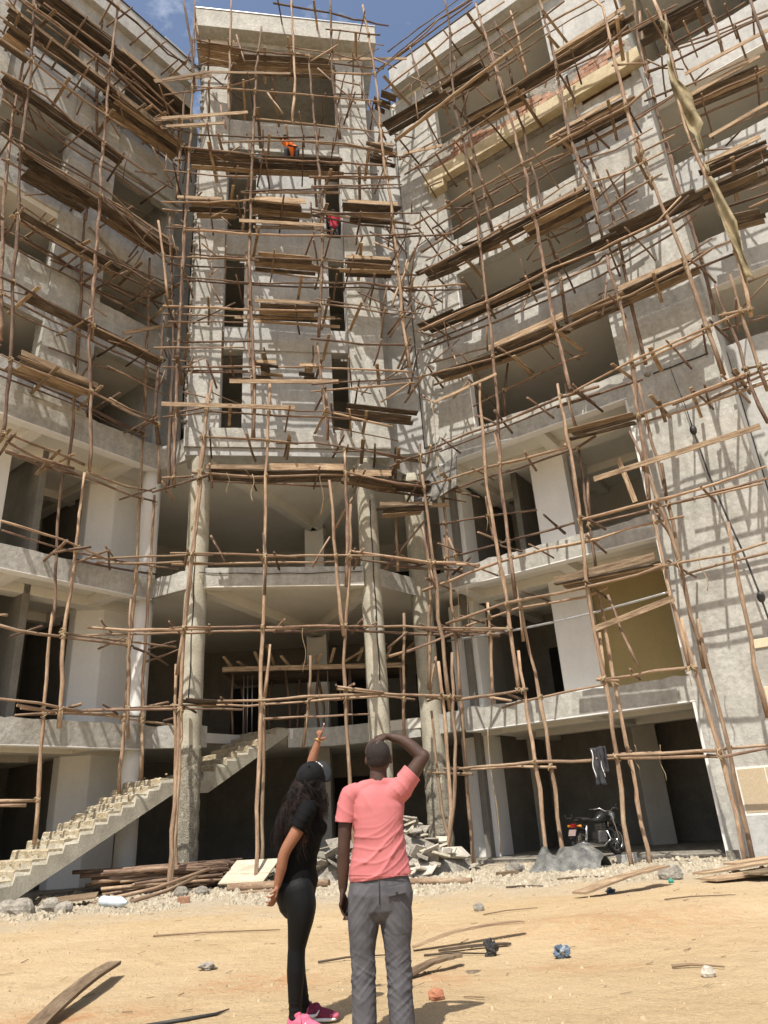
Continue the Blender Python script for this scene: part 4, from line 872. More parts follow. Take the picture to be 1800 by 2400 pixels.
rail('Co', -0.56, 11.73, 0.67, 11.98, 3.10, 11.87, 4.10, 11.87, 4.99, 11.77)
rail('Co', 3.91, 12.07, 5.87, 11.61)
rail('Co', 0.45, 11.05, 2.12, 10.98, 3.13, 10.88)
rail('Co', 2.53, 10.99, 3.65, 11.01, 5.37, 10.75, 6.51, 10.52)
rail('Co', 0.29, 10.06, 1.95, 9.94, 4.86, 10.06)
rail('Ci', 0.66, 10.20, 2.80, 10.12, 4.11, 10.08)
rail('Co', -0.45, 9.80, 0.34, 9.83)
rail('Co', -0.66, 9.37, -0.05, 9.64, 0.74, 9.88)
rail('Co', 4.45, 9.98, 5.34, 9.79, 5.88, 9.64, 6.53, 9.57)
rail('Ci', 4.37, 10.12, 5.46, 9.86, 6.27, 9.76, 6.99, 9.66)
rail('Co', 4.09, 10.75, 5.03, 10.82, 6.19, 10.55, 6.74, 10.44)
rail('Co', 5.67, 10.20, 6.17, 10.44, 7.23, 10.83)
rail('Co', -0.12, 7.67, 0.84, 7.66, 2.13, 7.60, 3.05, 7.54)
rail('Ci', -0.22, 7.75, 1.44, 7.77, 4.13, 7.78)
rail('Co', 2.29, 7.56, 4.23, 7.58, 5.34, 7.53)
rail('Co', 4.47, 7.71, 5.21, 7.59, 6.50, 7.38, 7.64, 7.33)
rail('Ci', 4.57, 7.84, 5.65, 7.68, 6.69, 7.51, 7.63, 7.50)
rail('Co', -0.01, 5.76, 1.05, 5.75, 2.14, 5.75)
rail('Ci', -0.12, 5.85, 2.45, 5.85, 3.13, 5.90)
rail('Co', 2.27, 5.74, 3.73, 5.75, 5.23, 5.70)
rail('Ci', 2.45, 5.80, 4.30, 5.82, 5.36, 5.74)
rail('Co', 4.35, 5.75, 5.77, 5.71, 7.11, 5.57, 8.36, 5.52)
rail('Ci', 4.38, 5.84, 6.06, 5.71, 7.32, 5.66, 8.57, 5.59)
rail('Co', 1.16, 3.97, 2.16, 3.94, 3.68, 3.99, 5.07, 4.00)
rail('Ci', -0.03, 4.04, 0.89, 4.02, 1.83, 3.96, 3.74, 4.03, 5.26, 4.07)
rail('Co', 0.38, 3.82, 1.76, 3.75)
rail('Co', 3.97, 4.19, 5.13, 4.00)
rail('Co', 3.97, 4.16, 5.38, 3.96, 6.67, 3.88, 7.06, 3.85)
rail('Ci', 3.94, 4.03, 4.99, 4.08, 6.06, 3.96)
rail('Ci', 6.23, 2.19, 7.29, 2.09)
rail('Ro', 0.20, 2.23, 0.59, 2.22)
rail('Ci', 2.24, 3.62, 3.09, 3.63, 4.84, 3.62)
prop('Ci', 4.14, 8.70, 4.69, 9.62)
prop('Ci', 5.51, 7.54, 6.79, 8.99)
prop('Ci', 0.77, 8.58, 1.17, 7.73)
prop('Ci', 3.50, 7.64, 4.01, 8.42)
prop('Ci', 5.45, 5.35, 5.97, 5.70)
prop('Co', 5.77, 5.02, 6.35, 5.21, 7.02, 5.46)
prop('Ci', 5.49, 5.13, 5.84, 5.16)
prop('Ro', 2.19, 11.48, 2.86, 10.84)
prop('Ri', 1.87, 8.04, 2.14, 7.74, 2.67, 7.45)
prop('Ro', 4.89, 5.62, 5.33, 3.84)
prop('Li', 2.93, 14.84, 1.71, 14.70)
prop('Li', 2.48, 14.05, 3.00, 12.71)
prop('Li', 0.59, 5.73, -0.05, 5.61, -0.52, 5.39)
prop('Li', 0.18, 5.41, -0.78, 5.84)
prop('Co', 1.11, 28.12, 1.45, 26.23)
prop('Co', -0.42, 29.09, -0.19, 27.32)
prop('Co', 0.64, 24.37, 0.86, 22.82)
prop('Co', 4.07, 26.70, 5.34, 24.67)
prop('Co', 2.24, 25.21, 2.77, 23.80)
prop('Co', 3.02, 27.47, 3.90, 26.84)
prop('Co', 3.74, 26.98, 4.85, 27.66)
prop('Ci', 5.68, 24.91, 6.13, 23.69)
prop('Co', 5.60, 18.97, 6.32, 18.24)
prop('Co', 5.73, 18.53, 6.30, 17.93)
prop('Co', 5.99, 14.75, 6.69, 15.84)
prop('Ci', 5.85, 13.76, 6.78, 14.25)
prop('Co', 5.57, 12.43, 6.42, 12.88)
prop('Ro', -0.03, 16.42, 0.59, 17.87)
prop('Ri', -0.31, 17.89, 0.28, 16.87, 0.92, 16.27)
prop('Ri', -0.84, 20.21, -0.34, 19.44)
prop('Ri', -0.73, 17.34, -0.39, 16.85)
prop('Ri', -1.07, 16.33, 0.12, 16.84)
prop('Ri', -0.36, 16.67, 0.50, 16.54)
prop('Ri', -0.47, 13.68, 0.25, 14.93)
prop('Ri', 0.01, 13.48, 0.60, 12.77)
prop('Ri', 2.33, 23.69, 2.85, 22.78)
prop('Ro', 3.01, 22.80, 3.56, 23.28)
prop('Ro', 4.43, 24.89, 4.85, 23.93)
prop('Ri', 1.55, 20.32, 2.73, 19.32)
OFFS = {'Lo': 1.2, 'Li': .25, 'Co': 1.5, 'Ci': .65, 'Ro': 1.65, 'Ri': .85, 'Fo': .2, 'Fi': -.6, 'Rw': .35, 'Cw': .3}
SCF = {'L': thing('pole_scaffold', (-7.2, 16.9, 0), 'rough timber pole scaffold tied along the left wing', 'scaffold', 'pole scaffolds on the building'),
       'C': thing('pole_scaffold', (-2.6, 17.6, 0), 'tall timber pole scaffold in front of the central tower', 'scaffold', 'pole scaffolds on the building'),
       'R': thing('pole_scaffold', (3.6, 17.0, 0), 'timber pole scaffold along the right wing up to its corner pier', 'scaffold', 'pole scaffolds on the building'),
       'F': thing('pole_scaffold', (9.0, 15.5, 0), 'timber pole scaffold beyond the corner pier at the upper right', 'scaffold', 'pole scaffolds on the building')}
rs = random.Random(5)
def pole_path(P, wob=.012, step=.45):
    o = [P[0]]
    for a, b in zip(P[:-1], P[1:]):
        d = (b - a).length; n = max(1, int(d / step)) if d > .6 else 1
        for k in range(1, n + 1):
            p = a.lerp(b, k / n)
            o.append(p + Vector((rs.gauss(0, wob), rs.gauss(0, wob), rs.gauss(0, wob * .5))))
    return o
def pole_obj(name, P, r0, r1, parent, mk='pole', n=7):
    P = pole_path(P); m_ = len(P); mb = MB()
    R = [(r0 + (r1 - r0) * k / max(1, m_ - 1)) * rs.uniform(.88, 1.1) * (1.22 if rs.random() < .09 else 1) for k in range(m_)]
    mb.tube(P, R, n); return part(name, mb, M[mk], parent)
led = []; std = []
for k, key, pts in POLES:
    pl = 'R' if key[0] == 'F' else key[0]; par = SCF[key[0]]; off = OFFS[key]
    j = rs.uniform(-.05, .05); pale = rs.random() < (.34 if key[1] == 'o' else .2)
    if k == 'S':
        if len(pts) == 1: continue
        pts = [p for i, p in enumerate(pts) if i == 0 or pts[i - 1][1] - p[1] > .12 or i == len(pts) - 1]
        if pts[-1][1] < .35 and key[0] != 'L': pts[-1] = (pts[-1][0], -.2)
        if key == 'Fo' or key == 'Ro' and pts[0][0] > 8.7: par = SCF['F']
        P = [W(pl, u, z, off + j) for u, z in pts]; P.reverse()
        hz = abs(pts[0][1] - pts[-1][1]); r = .051 if hz > 4 else .042
        pole_obj('standard', P, r, r * .74, par, 'palepole' if pale or pts[-1][1] < 6 else 'pole', 8); std.append((key, pl, off + j, pts))
    elif k == 'H':
        if pts[0][0] > 8.5 and key[0] == 'R': par = SCF['F']
        o2 = off + j + (.09 if key[1] == 'o' else -.09) * (1 if rs.random() < .6 else -1)
        # a pole cut straight: follow the traced line loosely
        P = [W(pl, u, z, o2 + rs.uniform(-.03, .03)) for u, z in pts]; r = rs.uniform(.030, .041)
        if rs.random() < .5: P.reverse()
        pole_obj('ledger', P, r, r * .78, par, 'palepole' if pale or pts[0][1] < 8 and rs.random() < .6 else 'pole', 7); led.append((key, pl, o2, pts, par))
    else:
        P = [W(pl, pts[0][0], pts[0][1], off - .15), W(pl, pts[-1][0], pts[-1][1], off + .15)] if len(pts) == 2 else [W(pl, u, z, off) for u, z in pts]
        pole_obj('brace', P, .036, .03, par, 'palepole' if pale else 'pole', 6)
# short transoms laid across the ledgers, from the wall outwards
def at_u(pts, u):
    p = sorted(pts)
    for (a, za), (b, zb) in zip(p[:-1], p[1:]):
        if a <= u <= b and b > a: return za + (zb - za) * (u - a) / (b - a)
    return None
LIM = {'L': (.05, 1.2, .25), 'C': (.1, 1.5, .65), 'R': (.05, 1.65, .85), 'F': (-1.4, .2, -.6)}
def transom(pl, key, u, z, par, board):
    lo, oo, oi = LIM[key]
    if pl == 'C' and z < 11: lo = .3
    a = rs.choice((lo + .05, oi - rs.uniform(.15, .4), oi - .3)); b = oo + rs.uniform(.1, .38); sk = rs.uniform(-.28, .28)
    p, q = W(pl, u, z + rs.uniform(.0, .05), a), W(pl, u + sk, z + rs.uniform(-.04, .08), b)
    if board:
        mb = MB(); d = (q - p); s_ = d.cross(Vector((0, 0, 1))).normalized() * rs.uniform(.07, .11); mb.box(p - s_ * .5 + Vector((0, 0, .03)), d, s_, Vector((0, 0, .03))); part('transom', mb, M['plank'], par)
    else: r = rs.uniform(.026, .036); pole_obj('transom', [p, q], r, r * .85, par, rs.choice(('pole', 'palepole', 'pole', 'pole', 'pole')), 6)
for key, pl, o2, pts, par in led:
    if key[1] != 'o' and rs.random() < .65: continue
    us = [p[0] for p in pts]; a, b = min(us), max(us); zt = at_u(pts, (a + b) / 2)
    if zt is None or b - a < .9: continue
    if key[0] == 'C' and zt < 8.3: gap = 2.6
    elif key[0] == 'R' and zt < 6.5: gap = 2.4
    elif key[0] == 'L' and zt < 8.5: gap = 2.6
    else: gap = 1.25
    u = a + rs.uniform(.15, .5)
    while u < b - .05:
        z = at_u(pts, u)
        if z is not None and not (zt < 3): transom(pl, 'F' if key[0] == 'F' else key[0], u, z + .055, par, rs.random() < .3 and zt > 9)
        u += gap * rs.uniform(.65, 1.4)
# doubled rails and odd sticks where the upper lifts are crowded
for key, pl, o2, pts, par in list(led):
    us = [p[0] for p in pts]; a, b = min(us), max(us); zm = sum(p[1] for p in pts) / len(pts)
    if zm < 11.5 or b - a < 1.2 or rs.random() < (.35 if pl == 'L' else .5): continue
    lo, oo, oi = LIM['F' if key[0] == 'F' else key[0]]; o3 = rs.choice((oo, oi, oo + .12, oi - .1)); dz = rs.choice((-.09, .1, .12, .5, -.45, .9)); e = rs.uniform(-.3, .3); r = rs.uniform(.024, .034)
    pole_obj('ledger', [W(pl, u + e, z + dz + rs.uniform(-.05, .05), o3) for u, z in pts], r, r * .75, par, rs.choice(('pole', 'pole', 'palepole')), 6)
for k in range(150):
    g = rs.choice('LLLCCRRRCF'); pl = 'R' if g == 'F' else g; lo, oo, oi = LIM[g]; par = SCF[g]
    u, z = {'L': (rs.uniform(.2, 6.4), rs.uniform(12.5, 27)), 'C': (rs.choice((rs.uniform(-.7, 1.0), rs.uniform(4.6, 6.9))), rs.uniform(12.3, 28)), 'R': (rs.choice((rs.uniform(-.6, 1.4), rs.uniform(0, 8.4))), rs.uniform(12.5, 27)), 'F': (rs.uniform(8.6, 11), rs.uniform(12, 23))}[g]
    l_ = rs.uniform(.4, 1.3); an = rs.choice((rs.gauss(1.45, .2), rs.gauss(.0, .35), rs.gauss(.9, .3), rs.gauss(-.8, .3))); p = W(pl, u, z, rs.uniform(oi, oo)); q = W(pl, u + math.cos(an) * l_, z + math.sin(an) * l_, rs.uniform(oi, oo + .2)); r = rs.uniform(.02, .032)
    pole_obj('stick', [p, q], r, r * .8, par, rs.choice(('pole', 'pole', 'palepole')), 6)
# lashings where ledgers cross standards, with loose ends
for grp in 'LCRF':
    mb = MB(); ns = 0
    for key, pl, o, pts in std:
        if key[0] != grp: continue
        for k2, pl2, o2, lp, par in led:
            if k2 != key: continue
            lo, hi = min(p[0] for p in lp), max(p[0] for p in lp)
            for (u0, z0), (u1, z1) in zip(pts[:-1], pts[1:]):
                um = (u0 + u1) / 2
                if not lo - .1 <= um <= hi + .1: continue
                z = at_u(lp, min(max(um, lo), hi))
                if z is None or not min(z0, z1) <= z <= max(z0, z1): continue
                t = (z - z0) / (z1 - z0); u = u0 + (u1 - u0) * t; c = W(pl, u, z, (o + o2) / 2)
                al = Vector((*FR[pl][1], 0)); on = Vector((*FR[pl][2], 0))
                for q in range(3):
                    ax = (al + Vector((0, 0, rs.choice((-1, 1))))).normalized(); dz = Vector((0, 0, rs.uniform(-.03, .03)))
                    mb.tube([c + dz + ax * (math.cos(a_) * .07) + on * (math.sin(a_) * .1) for a_ in [k_ * math.pi / 4 for k_ in range(9)]], .011, 4, False)
                if rs.random() < .3:
                    l_ = rs.uniform(.12, .45); mb.tube([c + on * .1, c + on * .13 + al * rs.uniform(-.05, .05) - Vector((0, 0, l_ * .5)), c + on * .12 + al * rs.uniform(-.1, .1) - Vector((0, 0, l_))], .007, 4)
                break
    if mb.f: part('lashing', mb, M['twine'], SCF[grp], kind='stuff')
# platforms: planks laid along the lifts
PLAT = [('R', 0.78, 2.03, 17.23, -0.13), ('R', 2.39, 3.49, 17.30, -0.24), ('R', 4.39, 6.61, 16.87, -0.03), ('R', 0.69, 1.99, 15.25, -0.07), ('R', 1.93, 4.45, 15.11, -0.08), ('R', 0.87, 3.21, 13.20, -0.25), ('R', 2.87, 5.14, 13.22, -0.08), ('R', 5.21, 6.89, 13.25, 0.03), ('R', 6.68, 8.51, 13.29, 0.03), ('R', 6.59, 9.13, 15.38, -0.04), ('R', 5.77, 8.11, 19.54, -0.15), ('R', 6.41, 8.70, 22.70, -0.25), ('R', -0.03, 2.46, 24.68, -0.25), ('R', 2.59, 4.09, 24.59, -0.25), ('R', 3.35, 5.11, 22.40, -0.20), ('R', 4.58, 6.36, 9.89, -0.15), ('R', 3.71, 6.12, 6.03, -0.09), ('R', -1.28, 0.19, 10.16, -0.25), ('F', 8.96, 10.64, 16.38, -0.12), ('F', 9.43, 11.43, 19.77, -0.25), ('F', 9.33, 10.79, 17.13, -0.25), ('F', 9.43, 10.31, 15.12, -0.19), ('F', 8.80, 10.65, 23.37, -0.25), ('L', 5.83, 3.34, 23.43, 0.00), ('L', 3.31, 0.56, 23.20, 0.20), ('L', 3.31, 0.73, 25.30, -0.25), ('L', 5.95, 3.56, 25.41, 0.25), ('L', 2.88, 0.98, 18.63, -0.06), ('L', 5.42, 3.50, 18.43, 0.14), ('L', 4.90, 2.82, 12.20, 0.07), ('L', 6.77, 5.95, 22.77, 0.02), ('L', 2.30, 0.68, 25.27, -0.23), ('C', 1.85, 3.51, 19.83, -0.06), ('C', -0.17, 1.35, 19.78, 0.06), ('C', 1.87, 3.78, 17.63, -0.06), ('C', 4.77, 6.23, 17.63, 0.04), ('C', 1.89, 3.83, 15.71, -0.01), ('C', 1.91, 2.54, 13.49, -0.08), ('C', 3.22, 3.73, 13.45, -0.04), ('C', -0.26, 1.83, 21.95, 0.01), ('C', 1.93, 4.89, 21.97, 0.16), ('C', 0.62, 2.37, 10.04, -0.07), ('C', 2.33, 4.43, 10.03, 0.06), ('C', 4.56, 5.72, 9.87, -0.22), ('C', 5.40, 6.66, 9.76, -0.25), ('C', 4.60, 6.70, 12.12, -0.21), ('C', -0.28, 1.22, 27.25, -0.25), ('C', 1.17, 4.63, 27.05, 0.24), ('C', 0.33, 1.20, 3.96, -0.09), ('C', 5.34, 6.80, 8.97, 0.10), ('C', 6.24, 6.79, 25.60, -0.25), ('C', 5.82, 6.66, 22.83, -0.25)]
PLAT += [('L', .4, 3.4, 23.3, .0), ('L', 3.2, 6.9, 23.35, .0), ('L', .4, 6.6, 25.3, .0), ('L', .6, 5.6, 18.5, .0), ('L', 2.6, 5.6, 16.5, .0), ('L', 2.9, 6.6, 20.8, .0), ('L', .9, 4.9, 14.15, .0), ('R', 4.2, 6.8, 15.15, .0), ('R', 2.0, 6.5, 17.1, .0), ('R', 4.8, 8.6, 22.5, .0), ('C', 4.9, 6.6, 20.0, .0)]
for p, u0, u1, z, dz in PLAT:
    key = p; pl = 'R' if p == 'F' else p; par = SCF[p]; lo, oo, oi = LIM[p]
    if u1 < u0: u0, u1 = u1, u0; dz = -dz
    if p == 'R' and u0 > 8.6: par = SCF['F']
    w0, w1 = oi + .05, oo - .06; k = w0
    if u1 - u0 > 2.2 and dz == 0: w0 = w1 - rs.uniform(.3, .55)
    if p == 'C' and z > 12: w0 = .6
    k = w0
    while k < w1 - .05:
        wd = min(rs.uniform(.16, .3), w1 - k); e0, e1 = rs.uniform(-.18, .18), rs.uniform(-.2, .2)
        a, b = W(pl, u0 + e0, z - dz / 2 + .07 + rs.uniform(0, .03), k), W(pl, u1 + e1, z + dz / 2 + .07 + rs.uniform(0, .03), k)
        mb = MB(); mb.box(a, b - a, W(pl, 0, 0, wd) - W(pl, 0, 0, 0), Vector((0, 0, rs.uniform(.022, .034))))
        part('plank', mb, M['oldplank' if rs.random() < .68 else 'plank'], par); k += wd + rs.uniform(.006, .03)
    if rs.random() < .5:
        a = W(pl, u0, z + .11, oo - .1); b = W(pl, u1, z + .11, oo - .08); mb = MB(); mb.box(a, b - a, Vector((0, 0, rs.uniform(.1, .2))), W(pl, 0, 0, .025) - W(pl, 0, 0, 0)); part('toe_board', mb, M['plank'], par)
# single boards tied on edge
for key, a, b, wd in (('Ro', (5.17, 8.4), (8.89, 8.44), .13), ('Ri', (5.64, 9.1), (5.82, 7.86), .12), ('Co', (-1.33, 24.96), (.2, 25.57), .12), ('Co', (.2, 25.57), (3.06, 25.89), .1), ('Co', (-1.23, 23.09), (1.59, 23.73), .13), ('Co', (-1.06, 22.74), (.8, 23.11), .11),
    ('Ci', (3.03, 27.84), (7.64, 28.6), .14), ('Ci', (1.37, 20.94), (4.74, 21.23), .1), ('Ci', (1.27, 15.72), (4.39, 15.86), .12), ('Ci', (1.89, 15.61), (4.53, 15.52), .1), ('Co', (1.23, 12.82), (4.32, 12.91), .13), ('Co', (-.58, 12.02), (3.06, 12.0), .13), ('Ro', (1.04, 12.26), (3.08, 12.34), .08),
    ('Ro', (4.56, 4.85), (6.37, 5.17), .13), ('Co', (-.55, 19.64), (.84, 19.68), .12), ('Li', (1.83, 15.06), (-.61, 16.87), .12), ('Co', (1.39, 18.82), (4.07, 18.85), .12), ('Ci', (1.8, 19.43), (4.11, 19.55), .12), ('Ri', (.4, 23.5), (1.97, 22.76), .11), ('Lo', (2.03, 23.16), (-.46, 25.7), .12),
    ('Lo', (2.15, 24.92), (-.37, 27.88), .12), ('Lo', (1.76, 23.04), (-.47, 25.24), .1), ('Ci', (5.43, 9.32), (7.46, 9.39), .12), ('Fo', (9.6, 20.57), (11.9, 20.45), .12), ('Fo', (9.68, 17.95), (11.3, 18.05), .12)):
    pl = 'R' if key[0] == 'F' else key[0]; off = OFFS[key] + .12; p, q = W(pl, *a, off), W(pl, *b, off); d = q - p; on = Vector((*FR[pl][2], 0)); s_ = d.cross(on).normalized() * wd
    if s_.z < 0: s_ = -s_
    mb = MB(); mb.box(p - s_ * .5, d, s_, on * .028); part('tied_board', mb, M['plank'], SCF[key[0]])
pole_obj('long_rail', [W('R', .57, 23.2, 1.85), W('R', 3, 23.5, 1.85), W('R', 5.3, 23.78, 1.85)], .07, .05, SCF['R'], 'plank')
# ------------------------------------------------------------------ things lying about the yard
rg = random.Random(21)
def slab_piece(c, r, th, tilt, yaw, n=None, thick_j=.4):
    n = n or rg.choice((4, 5, 5, 6)); a0 = rg.uniform(0, 6); pts = []
    for k in range(n):
        a = a0 + 2 * math.pi * (k + rg.uniform(-.25, .25)) / n; q = r * rg.uniform(.65, 1.15); pts.append((q * math.cos(a), q * math.sin(a) * .75))
    mb = MB(); mb.prism(pts, 0, th); R_ = Matrix.Rotation(yaw, 3, 'Z') @ Matrix.Rotation(tilt, 3, 'X'); c = Vector(c); mb.v = [R_ @ v + c for v in mb.v]; return mb
# heap of broken flat slabs behind the two people
def heap(cx, cy, rx, ry, h, n, r0, r1, label, grp, mk='slate'):
    for k in range(n):
        a = rg.uniform(0, 2 * math.pi); q = math.sqrt(rg.random()); x, y = cx + rx * q * math.cos(a), cy + ry * q * math.sin(a); z = h * (1 - q) ** .8 * rg.uniform(.75, 1.0) + gz(x, y) + .02
        sl = math.atan2(h, rx) * .8; mb = slab_piece((x, y, z), rg.uniform(r0, r1), rg.uniform(.02, .05), rg.gauss(0, .3) + (.5 if y < cy else -.2), rg.uniform(0, 6.3))
        single('stone_fragment', mb, M[rg.choice((mk, mk, mk, 'mortar', 'paleslab'))], (x, y, z), label, 'stone fragment', grp)
mbh = MB()
for cx, cy, rx, ry, h in ((-.5, 18.5, 2.1, 1.4, 1.4), (-3.6, 18.9, .9, .6, .35)):
    i0 = len(mbh.v); nn = 22
    for r in range(7):
        for k in range(nn):
            a = 2 * math.pi * k / nn; q = r / 6; x, y = cx + rx * q * math.cos(a), cy + ry * q * math.sin(a); mbh.v.append(Vector((x, y, h * (1 - q) ** .8 * .85 - .03 + noise.noise((x * 2, y * 2, 0)) * .08 * (1 - q))))
    for r in range(6):
        for k in range(nn): mbh.face([i0 + r * nn + k, i0 + (r + 1) * nn + k, i0 + (r + 1) * nn + (k + 1) % nn, i0 + r * nn + (k + 1) % nn])
o = part('rubble_earth', mbh, M['mortar']); tag(o, 'loose grey rubble and dust under the broken slabs', 'rubble', kind='stuff')
heap(-.5, 18.4, 2.05, 1.4, 1.5, 150, .12, .4, 'broken pale flat slab in the rubble heap behind the two people', 'broken slabs in the rubble heap')
heap(-3.7, 18.6, .85, .55, .32, 26, .16, .38, 'thin grey slab fragment stacked at the foot of the left round column', 'slab fragments by the left column')
# one big pale board leaning on the stack
mb = MB(); mb.box((-4.15, 17.55, .08), (1.05, -.42, .0), (.28, .62, .42), (-.0, -.02, .03)); single('leaning_board', mb, M['paleboard'], (-3.6, 17.6, .05), 'large pale square board leaning on slab fragments near the left column', 'board')
# poles piled under the stair
for k in range(64):
    lay = k // 13; a = rg.uniform(-.16, .16); c = Vector((-5.2 + rg.uniform(-.5, .5), 17.6 + (k % 13) * .1 - lay * .02 + rg.uniform(-.05, .05), .07 + lay * .1 + rg.uniform(-.02, .03))); d = Vector((math.cos(.33 + a), math.sin(.33 + a), rg.uniform(-.03, .03))); l_ = rg.uniform(1.0, 1.9)
    if (c.x + d.x * l_) > -3.9: l_ *= .7
    P = [c - d * l_, c - d * l_ * .3 + Vector((0, 0, rg.uniform(-.02, .03))), c + d * l_ * .4, c + d * l_]; r = rg.uniform(.03, .052); mb = MB(); mb.tube(P, [r, r * .95, r * .9, r * .8], 7)
    single('timber_pole', mb, M['pole' if rg.random() < .75 else 'palepole'], tuple(P[1]), 'bark covered timber pole in the pile lying under the concrete stair', 'pole', 'poles piled under the stair')
for P, lb in (([(-6.1, 15.6, .04), (-5.2, 16.6, .16), (-4.35, 17.6, .42)], 'long pale pole leaning out over the pole pile to the gravel'), ([(-5.3, 15.4, .03), (-4.85, 16.2, .13), (-4.5, 17.1, .3)], 'shorter pole propped beside the plastic bottle')):
    mb = MB(); mb.tube(P, [.04, .038, .033], 7); single('timber_pole', mb, M['palepole'], P[0], lb, 'pole')
mb = MB(); mb.box((-7.05, 15.35, .06), (1.0, .25, .05), (-.15, .5, .06), (0, 0, .03)); single('dusty_board', mb, M['plank'], (-6.7, 15.5, .05), 'short dusty board on the gravel at the foot of the stair', 'board')
for P, r, lb in (([(-3.75, 16.75, .07), (-2.6, 16.6, .07), (-1.6, 16.3, .06)], .085, 'thick log lying on the gravel behind the woman'), ([(-.6, 15.6, .06), (.2, 15.2, .06), (1.15, 14.75, .05)], .06, 'bare log lying on the gravel right of the man'), ([(-3.3, 15.9, .03), (-2.2, 15.75, .03)], .03, 'thin sawn strip beside the log on the gravel')):
    mb = MB(); mb.tube([Vector(p) for p in P], [r, r * 1.05, r * .9][:len(P)], 9); single('fallen_log', mb, M['palepole'], P[0], lb, 'log')
# planks and bark slabs on the ground
def board(name, p, q, wd, th, mk, label, cat='plank', bend=0.0, rag=.0, lift=(0, 0)):
    p = Vector((p[0], p[1], gz(*p[:2]) + lift[0])); q = Vector((q[0], q[1], gz(*q[:2]) + lift[1])); d = q - p; s_ = Vector((-d.y, d.x, 0)).normalized(); mb = MB(); n = 14; prev = None
    for k in range(n + 1):
        t = k / n; c = p + d * t + Vector((0, 0, bend * math.sin(math.pi * t) + .008)); w0 = wd * (1 - rag * abs(rg.gauss(0, .6)) * (1.6 if k in (0, n) else .5)); w1 = wd * (1 - rag * abs(rg.gauss(0, .6)) * (1.6 if k in (0, n) else .5))
        c += d * (rg.uniform(-.02, .02) * rag); i = len(mb.v); mb.v += [c - s_ * w0, c + s_ * w1, c + s_ * w1 + Vector((0, 0, th)), c - s_ * w0 + Vector((0, 0, th))]
        l0, l1 = d.length * (k - 1) / n, d.length * t
        if prev is not None:
            for j in range(4): j2 = (j + 1) % 4; mb.face([prev + j, prev + j2, i + j2, i + j][::-1], [(j * .1, l0), (j * .1 + wd, l0), (j * .1 + wd, l1), (j * .1, l1)][::-1])
        else: mb.face([i, i + 1, i + 2, i + 3][::-1])
        prev = i
    mb.face([prev, prev + 1, prev + 2, prev + 3]); return single(name, mb, M[mk], tuple(p), label, cat)
board('weathered_plank', (-2.62, 5.75), (-2.78, 7.75), .07, .028, 'plank', 'long weathered plank on the red soil in the left foreground', bend=.04, rag=.1, lift=(0, .1))
board('bark_piece', (.0, 8.2), (1.12, 8.35), .05, .025, 'plank', 'cracked bark slab lying on the sand right of the man', 'bark', .05, .5, (.02, .1))
board('bark_piece', (.25, 8.02), (.95, 8.1), .03, .02, 'oldplank', 'dark split bark strip under the cracked bark slab', 'bark', .01, .5)
board('bark_piece', (-.12, 6.85), (.42, 7.4), .06, .025, 'plank', 'broken curled bark piece beside the man on reddish sand', 'bark', .03, .6, (0, .06))
board('long_plank', (2.35, 11.3), (3.9, 12.4), .14, .03, 'plank', 'long split plank propped over the sand at middle right', bend=.03, rag=.3, lift=(.04, .24))
for k, (p, q, wd, z, lb) in enumerate((((4.5, 12.3), (6.6, 13.0), .22, .02, 'bottom plank of the loose stack at the right edge'), ((5.1, 12.1), (6.9, 12.9), .17, .09, 'wide grey plank on top of the loose stack at the right edge'), ((4.6, 12.9), (6.4, 13.7), .15, .06, 'rear plank of the loose stack at the right edge'), ((5.3, 11.7), (6.6, 11.6), .2, .03, 'short plank in front of the loose stack at the right edge'), ((5.4, 13.6), (7.3, 14.4), .16, .12, 'plank lying behind the stack below the corner pier'))):
    board('stacked_plank', p, q, wd, .03, 'plank', lb, rag=.15, lift=(z, z + .06))
for p, q, r, lb in (((-3.2, 10.2), (-1.6, 10.05), .018, 'thin dry stick on the sand left of the woman'), ((-.9, 7.9), (-.25, 8.0), .017, 'grey stick on the sand between the two people'), ((.9, 10.2), (1.6, 10.35), .013, 'twig lying on the sand in front of the tarpaulin'), ((.1, 7.85), (.75, 7.75), .016, 'grey stick on the sand right of the man'), ((2.0, 6.6), (2.35, 6.45), .02, 'stubby stick on the sand at lower right'), ((2.6, 14.2), (3.4, 14.1), .025, 'pale stick on the gravel before the tarpaulin'), ((1.6, 13.4), (2.2, 13.35), .022, 'dark stick on the gravel at centre right'), ((3.0, 9.7), (3.8, 9.6), .013, 'thin twig on the sand at far right')):
    mb = MB(); a, b = Vector((*p, gz(*p) + r)), Vector((*q, gz(*q) + r)); r *= .62; mb.tube([a, a.lerp(b, .4) + Vector((0, .03, .01)), b], [r, r * .9, r * .5], 6); single('dry_stick', mb, M['oldplank' if 'grey' in lb or 'dark' in lb else 'plank'], tuple(a), lb, 'stick')
# black hose piece
mb = MB(); P = [(-1.85, 5.85), (-1.6, 5.93), (-1.42, 6.05), (-1.36, 6.2)]; mb.tube([Vector((x, y, gz(x, y) + .012)) for x, y in P], [.012, .013, .01, .004], 6); single('hose_piece', mb, M['dark'], (-1.6, 5.9, -.08), 'bent piece of black hose on the sand at lower left', 'hose')
